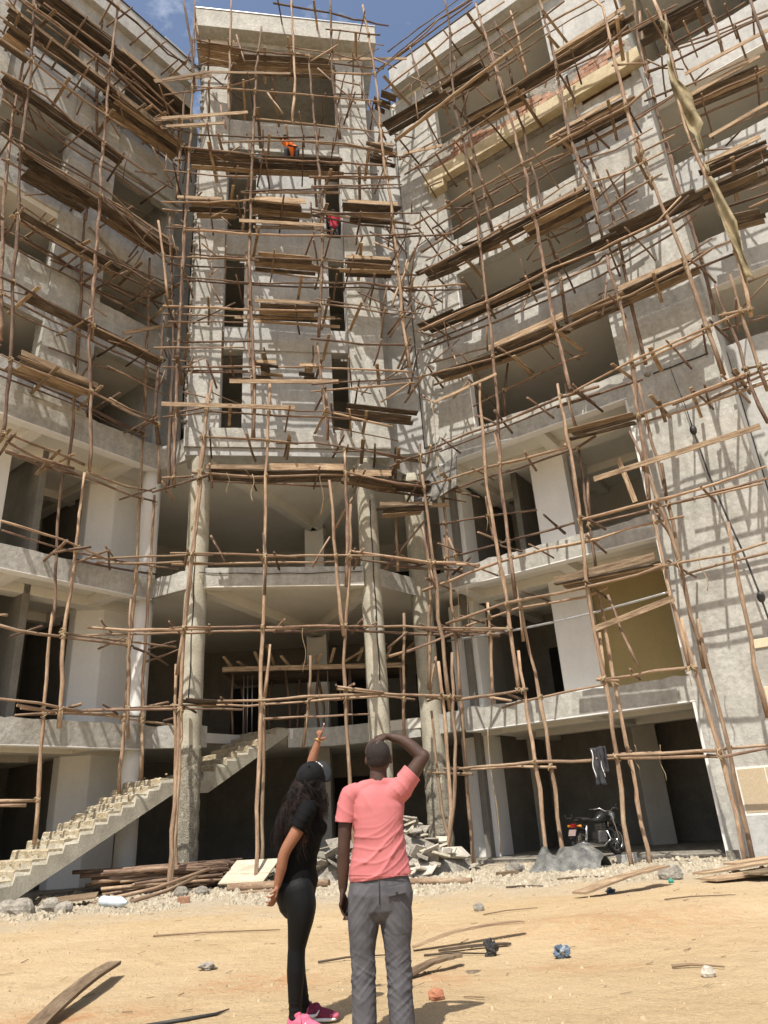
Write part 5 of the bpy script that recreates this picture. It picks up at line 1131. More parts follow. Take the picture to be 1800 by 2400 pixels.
# half buried dark sheet
mb = MB(); nx, ny = 16, 12
for j in range(ny + 1):
    for i in range(nx + 1):
        x = .2 + i / nx * .8; y = 6.8 + j / ny * .7 - i / nx * .1; mb.v.append(Vector((x, y, gz(x, y) + .012 + noise.noise((x * 4, y * 4, 1)) * .03 - .05 * max(0, abs(i / nx - .45) * 2 + abs(j / ny - .6) - .4) - .016)))
for j in range(ny):
    for i in range(nx): a = j * (nx + 1) + i; mb.face([a, a + 1, a + nx + 2, a + nx + 1], None, True)
single('buried_sheet', mb, M['buried'], (.6, 7.2, 0), 'dark plastic sheet half buried in the sand right of the man', 'sheet')
def rock(c, r, mk, label, cat='stone', squash=.75, name='loose_stone', group=None, seed=0, nu=12, nv=8):
    mb = MB(); mb.ball((0, 0, 0), (r, r * .85, r * squash), nu, nv); mb.v = [v * (1 + .28 * noise.noise(v * (1.6 / r) + Vector((seed, 0, 0))) + .1 * noise.noise(v * (5 / r))) for v in mb.v]
    mb.sm = [False] * len(mb.f); z = gz(c[0], c[1]) + r * squash * .55; mb.v = [v + Vector((c[0], c[1], z)) for v in mb.v]; return single(name, mb, M[mk], (c[0], c[1], z), label, cat, group)
rock((.14, 6.1), .062, 'redstone', 'rounded red brick fragment on the sand right of the man', seed=1); rock((2.15, 6.25), .05, 'slate', 'grey stone on the sand at lower right', seed=2, squash=1.0); rock((.9, 10.8), .08, 'mortar', 'pale stone in the middle of the sandy yard', seed=3)
for k, (x, y, r) in enumerate(((4.25, 13.2, .2), (2.2, 16.7, .18), (2.35, 17.0, .12), (-4.6, 16.3, .16), (-4.2, 16.4, .14), (-3.1, 17.4, .15), (-6.5, 14.6, .2), (-6.95, 14.5, .24), (-7.3, 14.7, .22), (-6.1, 14.3, .16))):
    rock((x, y), r, 'mortar', ('rough concrete lump on the gravel right of the yard', 'grey lump beside the white pier of the right wing', 'small lump beside the white pier of the right wing', 'lump of rubble at the foot of the left column', 'second lump at the foot of the left column', 'lump of rubble by the slab fragments', 'rubble lump at the stair foot nearest the bottle', 'largest rubble lump at the stair foot', 'leftmost rubble lump at the stair foot', 'small rubble lump in front of the stair foot')[k], seed=k + 9)
# concrete blocks and a brick near the garage mouth
for c, s_, lb, mk in (((4.75, 17.2), (.4, .2, .19), 'hollow concrete block at the garage mouth', 'panel'), ((6.55, 16.1), (.24, .12, .2), 'upright block fragment by the garage jamb', 'mortar'), ((-4.05, 14.6), (.22, .1, .12), 'single brown brick on the gravel left of the woman', 'brick'), ((2.0, 15.9), (.4, .2, .1), 'short timber offcut on the gravel by the tarpaulin', 'plank')):
    mb = MB(); mb.box((c[0] - s_[0] / 2, c[1] - s_[1] / 2, gz(*c) - .01), Matrix.Rotation(.35, 3, 'Z') @ Vector((s_[0], 0, 0)), Matrix.Rotation(.35, 3, 'Z') @ Vector((0, s_[1], 0)), (0, 0, s_[2])); single('loose_block', mb, M[mk], (c[0], c[1], 0), lb, 'block', bevel=.012)
# plastic bottle, crumpled bag, bottle caps
mb = MB(); c = Vector((-5.35, 14.65, gz(-5.35, 14.65) + .1)); d = Vector((.9, -.42, -.05)).normalized(); mb.tube([c + d * t for t in (-.3, -.29, -.2, -.1, 0, .08, .16, .24, .29, .33)], [.07, .09, .092, .085, .092, .086, .092, .06, .03, .028], 16); single('plastic_bottle', mb, M['bottle'], tuple(c), 'large clear bluish plastic bottle lying on the gravel', 'bottle')
def crumple(c, s_, mk, label, cat, name, seed):
    mb = MB(); mb.ball((0, 0, 0), s_, 22, 14); q_ = 2.6 / max(s_); mb.v = [v * (1 + .75 * noise.noise(v * q_ + Vector((seed, 2, 1))) + .3 * noise.noise(v * q_ * 2.5)) for v in mb.v]; mb.sm = [False] * len(mb.f); z = gz(c[0], c[1]) + s_[2] * .8; mb.v = [v + Vector((c[0], c[1], z)) for v in mb.v]; single(name, mb, M[mk], (c[0], c[1], z), label, cat)
crumple((1.32, 7.45), (.065, .04, .055), 'bluebag', 'crumpled dark blue and white wrapper on the sand', 'wrapper', 'plastic_wrapper', 4); crumple((.72, 7.72), (.06, .03, .075), 'dark', 'dark rubber scrap standing on the half buried sheet', 'scrap', 'rubber_scrap', 8); crumple((-1.95, 7.9), (.075, .05, .035), 'slate', 'small crushed grey carton on the sand at left', 'carton', 'crushed_carton', 5); crumple((2.9, 11.8), (.06, .05, .04), 'bluebag', 'light blue bottle under the propped plank', 'bottle', 'crushed_bottle', 6)
crumple((4.05, 12.6), (.035, .035, .03), 'green', 'small green cap on the gravel by the plank stack', 'cap', 'green_cap', 7); crumple((-1.2, 5.5), (.06, .04, .03), 'paleslab', 'crumpled pale paper scrap at the lower edge of the yard', 'paper', 'paper_scrap', 3)
# gravel: thousands of small stones
mb = MB(); rgv = random.Random(3)
def pebble(x, y, r):
    z = gz(x, y); i = len(mb.v); a = rgv.uniform(0, 6.3); q = [(math.cos(a + t) * r * rgv.uniform(.7, 1.2), math.sin(a + t) * r * rgv.uniform(.6, 1.1)) for t in (0, 1.5, 3.1, 4.7)]
    mb.v.extend([Vector((x + p[0], y + p[1], z - .004)) for p in q] + [Vector((x + p[0] * .55, y + p[1] * .55, z + r * rgv.uniform(.45, .95))) for p in q])
    for f in ((0, 1, 5, 4), (1, 2, 6, 5), (2, 3, 7, 6), (3, 0, 4, 7), (4, 5, 6, 7)): mb.face([i + k for k in f])
for k in range(17000):
    y = 13.2 + 6 * rgv.random() ** 1.1; x = rgv.uniform(-8.5, 8.5)
    if y < 14.6 and noise.noise((x * .7, y * .9, 4)) < -.05 + (14 - y) * .25: continue
    pebble(x, y, min(.09, .012 + rgv.expovariate(70)))
o = part('gravel', mb, M['pebble']); tag(o, 'grey crushed gravel strewn along the foot of the building', 'gravel', kind='stuff')
mb = MB()
for k in range(9000):
    y = 4.6 + 9.5 * rgv.random(); x = rgv.uniform(-.62 * y - 1, .62 * y + 1); pebble(x, y, min(.035, .003 + rgv.expovariate(260)))
o = part('scattered_grit', mb, M['pebble2']); tag(o, 'small grit and pebbles scattered over the sand', 'grit', kind='stuff')
mb = MB()
for k in range(260):
    y = 5.0 + 12.5 * rgv.random(); x = rgv.uniform(-.6 * y - .5, .6 * y + .5); l_ = rgv.uniform(.02, .1) * (1 if rgv.random() < .85 else 2); a = rgv.gauss(0, .5); p = Vector((x, y, gz(x, y) + .004)); d = Vector((math.cos(a) * l_, math.sin(a) * l_, rgv.uniform(0, .02))); wd = rgv.uniform(.003, .012)
    mb.box(p, d, Vector((-math.sin(a) * wd, math.cos(a) * wd, 0)), Vector((0, 0, wd * .5)))
o = part('wood_chips', mb, M['plank']); tag(o, 'dark wood chips and splinters scattered over the yard', 'wood chips', kind='stuff')
# grey tarpaulin thrown over a heap
def tarp():
    mb = MB(); nx, ny = 64, 44; cx, cy = 3.3, 16.75; ax = Vector((.90, -.43, 0)); ay = Vector((.43, .9, 0))
    for j in range(ny + 1):
        for i in range(nx + 1):
            u = (i / nx - .5) * 2; v = (j / ny - .5) * 2; x = u * .8; y = v * .55
            h = .44 * max(0, 1 - abs(u * .95 - .15) ** 3.0) * max(0, 1 - abs(v) ** 2.2) + .12 * math.exp(-((u + .6) ** 2 * 18 + (v - .1) ** 2 * 5)) - .2 * math.exp(-((u + .3 + .25 * v) ** 2 * 50)) * (1 - abs(v))
            e = max(0, min(1, 2.6 * (1 - max(abs(u), abs(v))))); wq = noise.noise((x * 1.6, y * 1.6, 2)) * 2.2
            h += e * (.06 * abs(math.sin(x * 3.1 + y * 4.2 + wq)) ** .7 + .045 * abs(math.sin(x * 5.5 - y * 3.0 + wq * 1.5)) ** .7 - .05 + .02 * noise.noise((x * 6, y * 6, 1)))
            sh = 1 + .1 * noise.noise((u * 2.5, v * 2.5, 3)); q = Vector((cx, cy, 0)) + ax * x * sh + ay * y * sh; mb.v.append(Vector((q.x, q.y, gz(q.x, q.y) + max(.006, h))))
    for j in range(ny):
        for i in range(nx): a = j * (nx + 1) + i; mb.face([a, a + 1, a + nx + 2, a + nx + 1], None, True)
    single('tarpaulin', mb, M['tarp'], (cx, cy, 0), 'crumpled grey tarpaulin thrown over a low heap in front of the motorcycle', 'tarpaulin')
tarp()
# jacket hung on the lower rail of the right scaffold
def jacket():
    mb = MB(); c = W('R', 4.15, 2.28, 1.75); al = Vector((*FR['R'][1], 0)); on = Vector((*FR['R'][2], 0))
    def sheet(u0, u1, z0, z1, off, seed):
        i0 = len(mb.v); nx, nz_ = 10, 14
        for j in range(nz_ + 1):
            for i in range(nx + 1):
                t = i / nx; s_ = j / nz_; u = u0 + (u1 - u0) * t + .03 * noise.noise((t * 3, s_ * 3, seed)); z = z0 + (z1 - z0) * s_
                mb.v.append(c + al * u + Vector((0, 0, z)) + on * (off + .05 * noise.noise((t * 4, s_ * 2, seed + 4)) + .04 * math.sin(t * 9 + seed)))
        for j in range(nz_):
            for i in range(nx): a = i0 + j * (nx + 1) + i; mb.face([a, a + 1, a + nx + 2, a + nx + 1], None, True)
    sheet(-.14, .08, .04, -.72, .06, 1); sheet(.03, .2, .05, -.48, .09, 5); o = single('hung_jacket', mb, M['darkcloth'], tuple(c), 'dark sports jacket with white stripes hung over the lower rail of the right scaffold', 'jacket')
    md = o.modifiers.new('thick', 'SOLIDIFY'); md.thickness = .02
    for u in (-.12, .07):
        m2 = MB(); m2.tube([c + al * (u + .02 * math.sin(k)) + on * .125 - Vector((0, 0, k * .07)) for k in range(9)], (.011), 5); part('stripe', m2, M['white'], o)
jacket()
# steel pipe across the first floor bay
mb = MB(); mb.tube([W('R', -.05 + 6.2 * t, 5.62 + .12 * math.sin(t * 3.1) * -1 + .06 * t, .45) for t in [k / 20 for k in range(21)]], .03, 8); single('metal_pipe', mb, M['steel'], tuple(W('R', -.05, 5.6, .45)), 'long bright metal pipe slung across the first floor bay of the right wing', 'pipe')
# formwork panel hanging at the inner corner, sheet snagged on the corner scaffold, cable on the pier
mb = MB(); a = W('R', -.35, 10.35, 1.0); mb.box(a, W('R', 1.18, 10.75, 1.05) - a, Vector((*FR['R'][2], 0)) * -.03 , Vector((-.12, -.2, -1.05))); single('formwork_panel', mb, M['dirtyform'], tuple(a), 'mortar stained square formwork panel hanging at the inner corner of the right wing', 'panel')
def cable():
    mb = MB(); P = [(6.95, 11.6), (7.0, 11.0), (7.08, 10.3), (7.12, 9.6), (7.2, 8.4), (7.35, 7.2), (7.5, 6.2), (7.6, 5.2), (7.68, 4.1), (7.75, 3.2)]; mb.tube([W('R', u + .25, z, .12 + .3 * (11.6 - z) / 8) for u, z in P], [.008, .01, .012] + [.024] * 7, 6)
    for u, z in ((7.37, 9.6), (7.86, 5.15)): mb.ball(W('R', u, z, .2 if z > 8 else .38), (.09, .09, .13), 8, 6)
    single('hanging_cable', mb, M['dark'], tuple(W('R', 7.2, 11.6, .1)), 'black knotted cable hanging down the corner pier', 'cable')
cable()
def snag():
    mb = MB(); P = [(9.4, 21.6, .06), (9.5, 21.0, .12), (9.42, 20.4, .05), (9.32, 19.6, .1), (9.27, 18.9, .16), (9.3, 18.4, .34), (9.34, 17.8, .26), (9.38, 17.0, .3), (9.42, 16.7, .1), (9.4, 15.6, .07), (9.42, 14.6, .16), (9.45, 13.6, .24), (9.5, 12.8, .1), (9.5, 11.9, .16)]
    P2 = []
    for a, b in zip(P[:-1], P[1:]):
        for k in range(6): t = k / 6; P2.append(tuple(a[q] + (b[q] - a[q]) * t for q in range(3)))
    i0 = 0; nx = 8
    for u, z, wd in P2:
        for i in range(nx + 1): t = i / nx; mb.v.append(W('R', u + (t - .2) * wd * 1.2, z + .1 * noise.noise((u, z, t)), 1.78 + .09 * math.sin(t * 6 + z * 2) + .08 * noise.noise((t * 3, z * 1.3, 1))))
    for j in range(len(P2) - 1):
        if P2[j][2] < .09 and j % 5 < 3: continue
        for i in range(nx): a = j * (nx + 1) + i; mb.face([a, a + 1, a + nx + 2, a + nx + 1], None, True)
    o = single('snagged_sheet', mb, M['cloth'], tuple(W('R', 9.4, 17, 1.8)), 'torn khaki netting sheet hanging down the corner scaffold at upper right', 'sheet'); md = o.modifiers.new('thick', 'SOLIDIFY'); md.thickness = .008
snag()
# loose strings hanging from the scaffold
for k, (pl, u, z, off, l_) in enumerate((('R', .9, 12.4, 1.7, 2.6), ('R', .42, 7.0, .5, 1.7), ('R', .75, 7.0, .55, 2.4), ('R', .95, 3.2, .6, 2.9), ('C', 3.75, 10.0, 1.5, 1.3), ('C', 1.25, 10.0, 1.5, .6), ('C', 1.9, 9.95, 1.5, .8), ('R', 4.9, 2.3, 1.7, .5), ('R', 5.4, 2.25, 1.7, .7), ('R', 7.05, 6.1, 1.65, .9), ('C', 3.2, 5.7, 1.5, 1.1))):
    mb = MB(); mb.tube([W(pl, u + .04 * math.sin(t * 7 + k), z - l_ * t, off + .03 * math.cos(t * 5 + k)) for t in [q / 10 for q in range(11)]], .006 if k % 3 else .012, 4); part('loose_string', mb, M['twine'], SCF[pl])
# timber working platform and bars inside the hall behind the round columns
IN = thing('indoor_platform', (-3.2, 22.6, 3.8), 'timber working platform of planks and props inside the hall behind the round columns', 'platform')
for k in range(9):
    mb = MB(); mb.box((-5.2, 22.0 + k * .24, 5.55), (5.6, .5, 0), (0, .21, 0), (0, 0, .03)); part('plank', mb, M['oldplank'], IN)
mb = MB(); mb.box((-5.1, 21.4, 5.5), (5.4, .5, -.12), (0, .03, 0), (0, 0, .14)); part('edge_board', mb, M['plank'], IN)
for k in range(13):
    x = -4.9 + k * .42; l_ = rg.uniform(.5, 1.1); mb = MB(); d = Vector((rg.uniform(.2, .9) * (1 if k > 4 else -.4), -rg.uniform(.3, .8), rg.uniform(.2, .6))); mb.box((x, 21.75, 5.62), d * l_, (.09, 0, 0), (0, 0, .03)); part('joist', mb, M['plank'], IN)
for k in range(14):
    x, y = -4.9 + (k % 7) * .85, 22.1 + (k // 7) * 1.5; mb = MB(); mb.tube([(x, y, 3.8), (x + rg.uniform(-.1, .1), y, 4.6), (x + rg.uniform(-.15, .15), y, 5.55)], .04, 6); part('prop', mb, M['pole'], IN)
for x in (-4.62, -4.5, -4.36, -2.05, -1.35, -.6): 
    mb = MB(); mb.tube([(x, 22.2, 3.8), (x, 22.2, 5.5)], .017, 6); part('steel_bar', mb, M['steel'], IN)
# basin and barrel on the tower lift
mb = MB(); c = W('C', 1.95, 22.12, .8); mb.tube([c, c + Vector((0, 0, .06)), c + Vector((0, 0, .3)), c + Vector((0, 0, .33))], [.2, .25, .3, .31], 20); single('mortar_basin', mb, M['bluebasin'], tuple(c), 'round bluish mortar basin on the upper lift of the tower scaffold', 'basin')
# ------------------------------------------------------------------ motorcycle parked inside the garage mouth
def motorcycle():
    A = Vector((4.0, 18.35, .08)); D = Vector((.8, .6, 0)).normalized(); S_ = Vector((D.y, -D.x, 0)); lean = .12
    root = thing('motorcycle', tuple(A), 'dark motorcycle parked just inside the garage behind the tarpaulin', 'motorcycle')
    U = (Vector((0, 0, 1)) - S_ * lean * -1).normalized()
    T = lambda x, y, z: A + D * x + S_ * y + U * z
    def tb(name, pts, r, mk, par=root, n=8):
        mb = MB(); mb.tube([T(*p) for p in pts], r, n); return part(name, mb, M[mk], par)
    def wheel(x):
        mb = MB(); R_ = .27
        ringp = [T(x + R_ * math.cos(a), 0, .31 + R_ * math.sin(a)) for a in [2 * math.pi * k / 28 for k in range(29)]]; mb.tube(ringp, .05, 8, False); w_ = part('wheel', mb, M['rubber'], root); w_.name = 'wheel'
        m2 = MB(); m2.tube([T(x + .215 * math.cos(a), 0, .31 + .215 * math.sin(a)) for a in [2 * math.pi * k / 28 for k in range(29)]], .018, 6, False); part('rim', m2, M['chrome'], w_)
        for k in range(9):
            a = 2 * math.pi * k / 9; m3 = MB(); m3.tube([T(x, 0, .31), T(x + .21 * math.cos(a), 0, .31 + .21 * math.sin(a))], .006, 4); part('spoke', m3, M['chrome'], w_)
        m4 = MB(); m4.tube([T(x, -.07, .31), T(x, .07, .31)], .055, 12); part('hub', m4, M['chrome'], w_)
    wheel(0); wheel(1.27)
    mb = MB(); mb.limb([T(.62, 0, .80), T(.78, 0, .86), T(.95, 0, .84)], [(.10, .09), (.15, .13), (.11, .1)], el=S_); part('fuel_tank', mb, M['bikepaint'], root)
    mb = MB(); mb.limb([T(-.12, 0, .82), T(.15, 0, .82), T(.4, 0, .77), T(.6, 0, .80)], [(.11, .04), (.14, .05), (.13, .05), (.09, .05)], el=S_); part('seat', mb, M['rubber'], root)
    tb('frame', [(.95, 0, .78), (.86, 0, .45), (.6, 0, .3), (.2, 0, .42), (-.15, 0, .74), (.55, 0, .74), (.95, 0, .78)], .025, 'bikepaint'); tb('swing_arm', [(.5, .08, .36), (0, .08, .31)], .02, 'bikepaint'); tb('swing_arm', [(.5, -.08, .36), (0, -.08, .31)], .02, 'bikepaint')
    for y in (.1, -.1):
        tb('shock_absorber', [(.05, y, .36), (.1, y, .7)], [.03, .03], 'chrome'); tb('fork_leg', [(1.27, y * .9, .31), (1.1, y * .9, .72), (1.02, y * .9, .93)], .024, 'chrome')
        tb('indicator', [(-.2, y * .7, .7), (-.2, y * 1.9, .7)], [.012, .03], 'amber'); tb('mirror_stalk', [(1.0, y * 2.3, .99), (.98, y * 2.9, 1.12)], .009, 'rubber')
    tb('handlebar', [(.86, .38, 1.02), (.97, .2, 1.04), (1.02, .08, .97), (1.02, -.08, .97), (.97, -.2, 1.04), (.86, -.38, 1.02)], .015, 'chrome'); tb('grip', [(.89, .34, 1.025), (.84, .42, 1.015)], .022, 'rubber'); tb('grip', [(.89, -.34, 1.025), (.84, -.42, 1.015)], .022, 'rubber')
    mb = MB(); mb.ball(T(1.13, 0, .86), (.1, .1, .1), 14, 10); part('headlight', mb, M['chrome'], root)
    tb('front_mudguard', [(1.27 + .34 * math.cos(a), 0, .31 + .34 * math.sin(a)) for a in (.3, .7, 1.1, 1.5, 1.9, 2.3)], [(.02, .06)] * 6, 'bikepaint'); tb('rear_mudguard', [(.34 * math.cos(a), 0, .33 + .34 * math.sin(a)) for a in (1.2, 1.6, 2.0, 2.4, 2.8)], [(.02, .07)] * 5, 'bikepaint')
    mb = MB(); mb.box(T(.52, -.11, .3), D * .3, S_ * .22, U * .26); part('engine', mb, M['engine'], root, bevel=.03)
    for k in range(5):
        mb = MB(); mb.box(T(.62, -.1, .56 + k * .033), D * .16, S_ * .2, U * .014); part('cooling_fin', mb, M['chrome'], root)
    tb('exhaust', [(.78, .12, .55), (.86, .16, .36), (.6, .17, .24), (.2, .18, .27), (-.22, .19, .33)], [.02, .02, .022, .042, .045], 'chrome', n=12)
    tb('crash_bar', [(.9, .05, .62), (.86, .3, .5), (.82, .3, .3), (.75, .08, .26)], .013, 'rubber')
    mb = MB(); mb.box(T(-.27, -.07, .66), D * .06, S_ * .14, U * .09); part('tail_light', mb, M['redlens'], root, bevel=.015)
    mb = MB(); mb.box(T(-.3, -.1, .5), D * -.02 + U * .0, S_ * .2, U * .13 + D * .04); part('number_plate', mb, M['plate'], root)
    for y in (.1, -.1): tb('rear_rack', [(-.05, y, .84), (-.38, y, .88), (-.4, y, .94)], .012, 'rubber')
    for x in (-.15, -.27, -.38): tb('rear_rack', [(x, .1, .87), (x, -.1, .87)], .01, 'rubber')
    tb('side_stand', [(.55, -.1, .28), (.5, -.24, -.02)], .012, 'chrome')
motorcycle()
# ------------------------------------------------------------------ people
def blob(mb, name, voxel, base, smooth=4, fn=None):
    me = mb.mesh('tmp'); o = bpy.data.objects.new('tmp', me); col.objects.link(o)
    r = o.modifiers.new('r', 'REMESH'); r.mode = 'VOXEL'; r.voxel_size = voxel; r.use_smooth_shade = True
    s_ = o.modifiers.new('s', 'SMOOTH'); s_.factor = .5; s_.iterations = smooth
    dg = bpy.context.evaluated_depsgraph_get(); dg.update(); n = bpy.data.meshes.new_from_object(o.evaluated_get(dg)); n.name = name
    bpy.data.objects.remove(o); bpy.data.meshes.remove(me)
    if fn:
        nr = [v.normal.copy() for v in n.vertices]
        for v, q in zip(n.vertices, nr): v.co = v.co + q * fn(v.co)
    b = Vector(base)
    for v in n.vertices: v.co -= b
    for p in n.polygons: p.use_smooth = True
    n.update(); return n
def bpart(name, mb, mk, root, voxel, smooth=3, fn=None, label=None):
    n = blob(mb, name, voxel, base_of(root), smooth, fn); return part(name, n, M[mk], root, label=label)
def hand(mb, wrist, knuck, palm_n, fingers, thumb, k=1.0):
    # wrist -> knuckle line; fingers: four lists of points; thumb: list of points
    wrist, knuck = Vector(wrist), Vector(knuck); mb.limb([wrist, wrist.lerp(knuck, .45), knuck], [(.027 * k, .02 * k), (.038 * k, .016 * k), (.040 * k, .013 * k)], el=Vector(palm_n), n=12)
    for i, f in enumerate(fingers):
        r = (.0088, .0092, .0088, .0075)[i] * k; mb.limb(f, [r * 1.08, r, r * .92, r * .78][:len(f)] if len(f) <= 4 else r, n=9, sub=3)
    mb.limb(thumb, [.012 * k, .0105 * k, .0085 * k][:len(thumb)], n=9, sub=3)
def sc_(p, y, y0): return Vector((p[0] * y / y0, y, 1.15 + (p[1] - 1.15) * y / y0))
def fold(co, d, f, warp, seed):
    t = co.dot(Vector(d)) * f + noise.noise(co * 3.5 + Vector((seed, 0, 0))) * warp; return 1 - abs(math.sin(t))
# ---- man, back to the camera, hand on his head
GM = gz(-.2, 5.05)
def man():
    Y = 5.05; root = thing('person', (-.19, Y, GM), 'man in coral pink t-shirt and grey trousers seen from behind, hand on head', 'person')
    P = lambda x, z, dy=0.0: Vector((x, Y + dy, z))
    hc = P(-.145, 1.545, .0)
    mb = MB(); rot = Matrix.Rotation(.35, 3, 'X')          # head tipped back
    mb.ball(hc, (.080, .096, .110), 24, 16, rot); mb.ball(hc + Vector((0, -.028, .02)), (.079, .074, .080), 20, 12); mb.ball(hc + Vector((0, .055, -.045)), (.052, .05, .06), 16, 10)
    mb.ball(hc + Vector((0, .105, .01)), (.012, .016, .018), 10, 8); mb.ball(hc + Vector((0, .085, -.035)), (.024, .014, .009), 10, 8)      # nose, lips
    for s_ in (-1, 1):
        mb.ball(hc + Vector((s_ * .083, -.005, -.022)), (.009, .018, .030), 10, 8); mb.ball(hc + Vector((s_ * .028, .082, .022)), (.013, .01, .009), 8, 6)
    mb.limb([P(-.15, 1.34, .0), P(-.152, 1.42, .0), P(-.148, 1.50, .01)], [(.075, .066), (.057, .058), (.056, .06)], el=(1, 0, 0))
    # torso and legs under the clothes
    mb.limb([P(-.18, .72), P(-.18, .95), P(-.17, 1.15), P(-.168, 1.30), P(-.16, 1.37)], [(.135, .09), (.125, .085), (.15, .095), (.155, .085), (.07, .06)], el=(1, 0, 0))
    for x0, x1, x2, z1 in ((-.25, -.302, -.31, .37), (-.10, -.093, -.10, .36)): mb.limb([P(x0, .70), P((x0 + x1) / 2, .55, .01), P(x1, z1, .01), P(x1, .25, -.01), P(x2, .02, .0)], [.085, .075, .052, .052, .036])
    # left arm hanging
    mb.limb([P(-.338, 1.30, -.01), P(-.374, 1.18, -.015), P(-.392, 1.035, -.015), P(-.404, .90, .0), P(-.412, .775, .02)], [(.048, .05), (.047, .049), (.040, .042), (.040, .038), (.027, .024)])
    wr, kn = P(-.412, .775, .02), P(-.425, .695, .035)
    hand(mb, wr, kn, (0, 1, 0), [[P(-.412, .69, .062), P(-.398, .66, .075), P(-.388, .635, .07), P(-.380, .62, .055)], [P(-.425, .69, .05), P(-.408, .648, .066), P(-.390, .622, .062), P(-.380, .608, .045)],
        [P(-.432, .69, .03), P(-.418, .645, .045), P(-.398, .615, .042), P(-.385, .602, .028)], [P(-.436, .692, .01), P(-.424, .652, .018), P(-.406, .622, .02), P(-.393, .606, .012)]], [P(-.415, .755, .045), P(-.396, .71, .07), P(-.386, .675, .068)])
    # right arm raised, forearm folded over the head
    mb.limb([P(.0, 1.35, .0), P(.07, 1.425, -.01), P(.145, 1.515, -.015), P(.155, 1.53, -.015)], [(.058, .058), (.052, .052), (.044, .044), (.042, .042)]); mb.limb([P(.148, 1.52, -.015), P(.09, 1.585, -.0), P(.02, 1.64, .01), P(-.06, 1.668, .02)], [(.045, .043), (.044, .042), (.036, .034), (.026, .023)])
    mb.limb([P(-.06, 1.668, .02), P(-.105, 1.672, .015), P(-.145, 1.664, .0)], [(.024, .028), (.02, .038), (.015, .042)], el=(0, 0, 1), n=12)
    for i, pts in enumerate(([(-.14, 1.664, .035), (-.185, 1.648, .05), (-.212, 1.615, .05), (-.222, 1.588, .045)], [(-.148, 1.664, .012), (-.195, 1.642, .02), (-.221, 1.604, .02), (-.229, 1.572, .015)], [(-.148, 1.660, -.012), (-.193, 1.636, -.012), (-.219, 1.597, -.014), (-.226, 1.562, -.018)], [(-.143, 1.654, -.034), (-.182, 1.63, -.04), (-.204, 1.596, -.044), (-.211, 1.57, -.046)])):
        r = (.009, .0095, .009, .008)[i]; mb.limb([P(*p) for p in pts], [r * 1.1, r, r * .95, r * .8], n=9, sub=3)
    mb.limb([P(-.10, 1.658, -.02), P(-.135, 1.636, -.058), P(-.155, 1.606, -.082), P(-.160, 1.588, -.09)], [.014, .012, .0105, .009], n=9, sub=3)
    bpart('body', mb, 'skin_dark', root, .0055, 3)
    m2 = MB(); m2.ball(hc, (.0805, .0975, .1105), 24, 16, rot); m2.ball(hc + Vector((0, -.028, .02)), (.0805, .0755, .0815), 20, 12)
    n = blob(m2, 'hair', .006, base_of(root), 2, lambda c: .0015)
    import bmesh
    bm = bmesh.new(); bm.from_mesh(n); b0 = base_of(root)
    dl = [v for v in bm.verts if (v.co + b0 - hc).z < -.05 + .55 * ((v.co + b0 - hc).y + .02) or (v.co + b0 - hc).y > .075]; bmesh.ops.delete(bm, geom=dl, context='VERTS'); bm.to_mesh(n); bm.free(); part('hair', n, M['stubble'], root, label='close cropped black hair')
    # t-shirt
    m3 = MB(); m3.limb([P(-.178, .845), P(-.178, .90), P(-.17, 1.02), P(-.168, 1.14), P(-.165, 1.24), P(-.16, 1.315), P(-.156, 1.365)], [(.194, .125), (.182, .122), (.163, .115), (.158, .118), (.172, .112), (.155, .095), (.072, .07)], el=(1, 0, 0), n=28)
    m3.limb([P(-.27, 1.33), P(-.335, 1.318, -.005), P(-.366, 1.24, -.012), P(-.382, 1.15, -.015)], [(.055, .06), (.067, .066), (.064, .063), (.064, .062)], n=18); m3.limb([P(-.31, 1.33), P(-.22, 1.368), P(-.155, 1.385), P(-.09, 1.372), P(-.01, 1.35)], [(.045, .05), (.05, .055), (.06, .062), (.052, .056), (.05, .055)]); m3.limb([P(-.08, 1.30), P(-.02, 1.335), P(.03, 1.385, -.005), P(.072, 1.43, -.01)], [(.08, .09), (.085, .085), (.073, .073), (.070, .068)], n=18)
    # cut the rounded cap of the hem flat
    def wr_(c):
        m_ = max(0, min(1, (1.22 - c.z) / .2)) * max(0, min(1, (c.x + .40) / .12)); g = .5 + .5 * noise.noise(Vector((c.x * 5, c.y * 4, c.z * 5 + 7)))
        d = m_ * .015 * g * fold(c, (-.60, 0, .80), 24, 3.8, 1) ** 3 + m_ * .006 * fold(c, (-.45, 0, .89), 47, 5, 4) ** 4 + .0035 * noise.noise(c * 9)
        s_ = max(0, 1 - abs(c.x - .0) / .11) * max(0, 1 - abs(c.z - 1.32) / .13); d += s_ * .009 * fold(c, (.75, 0, .65), 48, 3, 3) ** 2
        if c.x < -.30 and c.z > 1.12: d += .004 * fold(c, (.75, 0, .65), 46, 3, 5) ** 2
        k2 = max(0, 1 - abs(c.x + .24) / .1) * max(0, 1 - abs(c.z - 1.26) / .12); d += k2 * .006 * fold(c, (.8, 0, .5), 40, 3, 9) ** 3
        return d
    n = blob(m3, 't_shirt', .0065, base_of(root), 4, wr_); bm = bmesh.new(); bm.from_mesh(n)
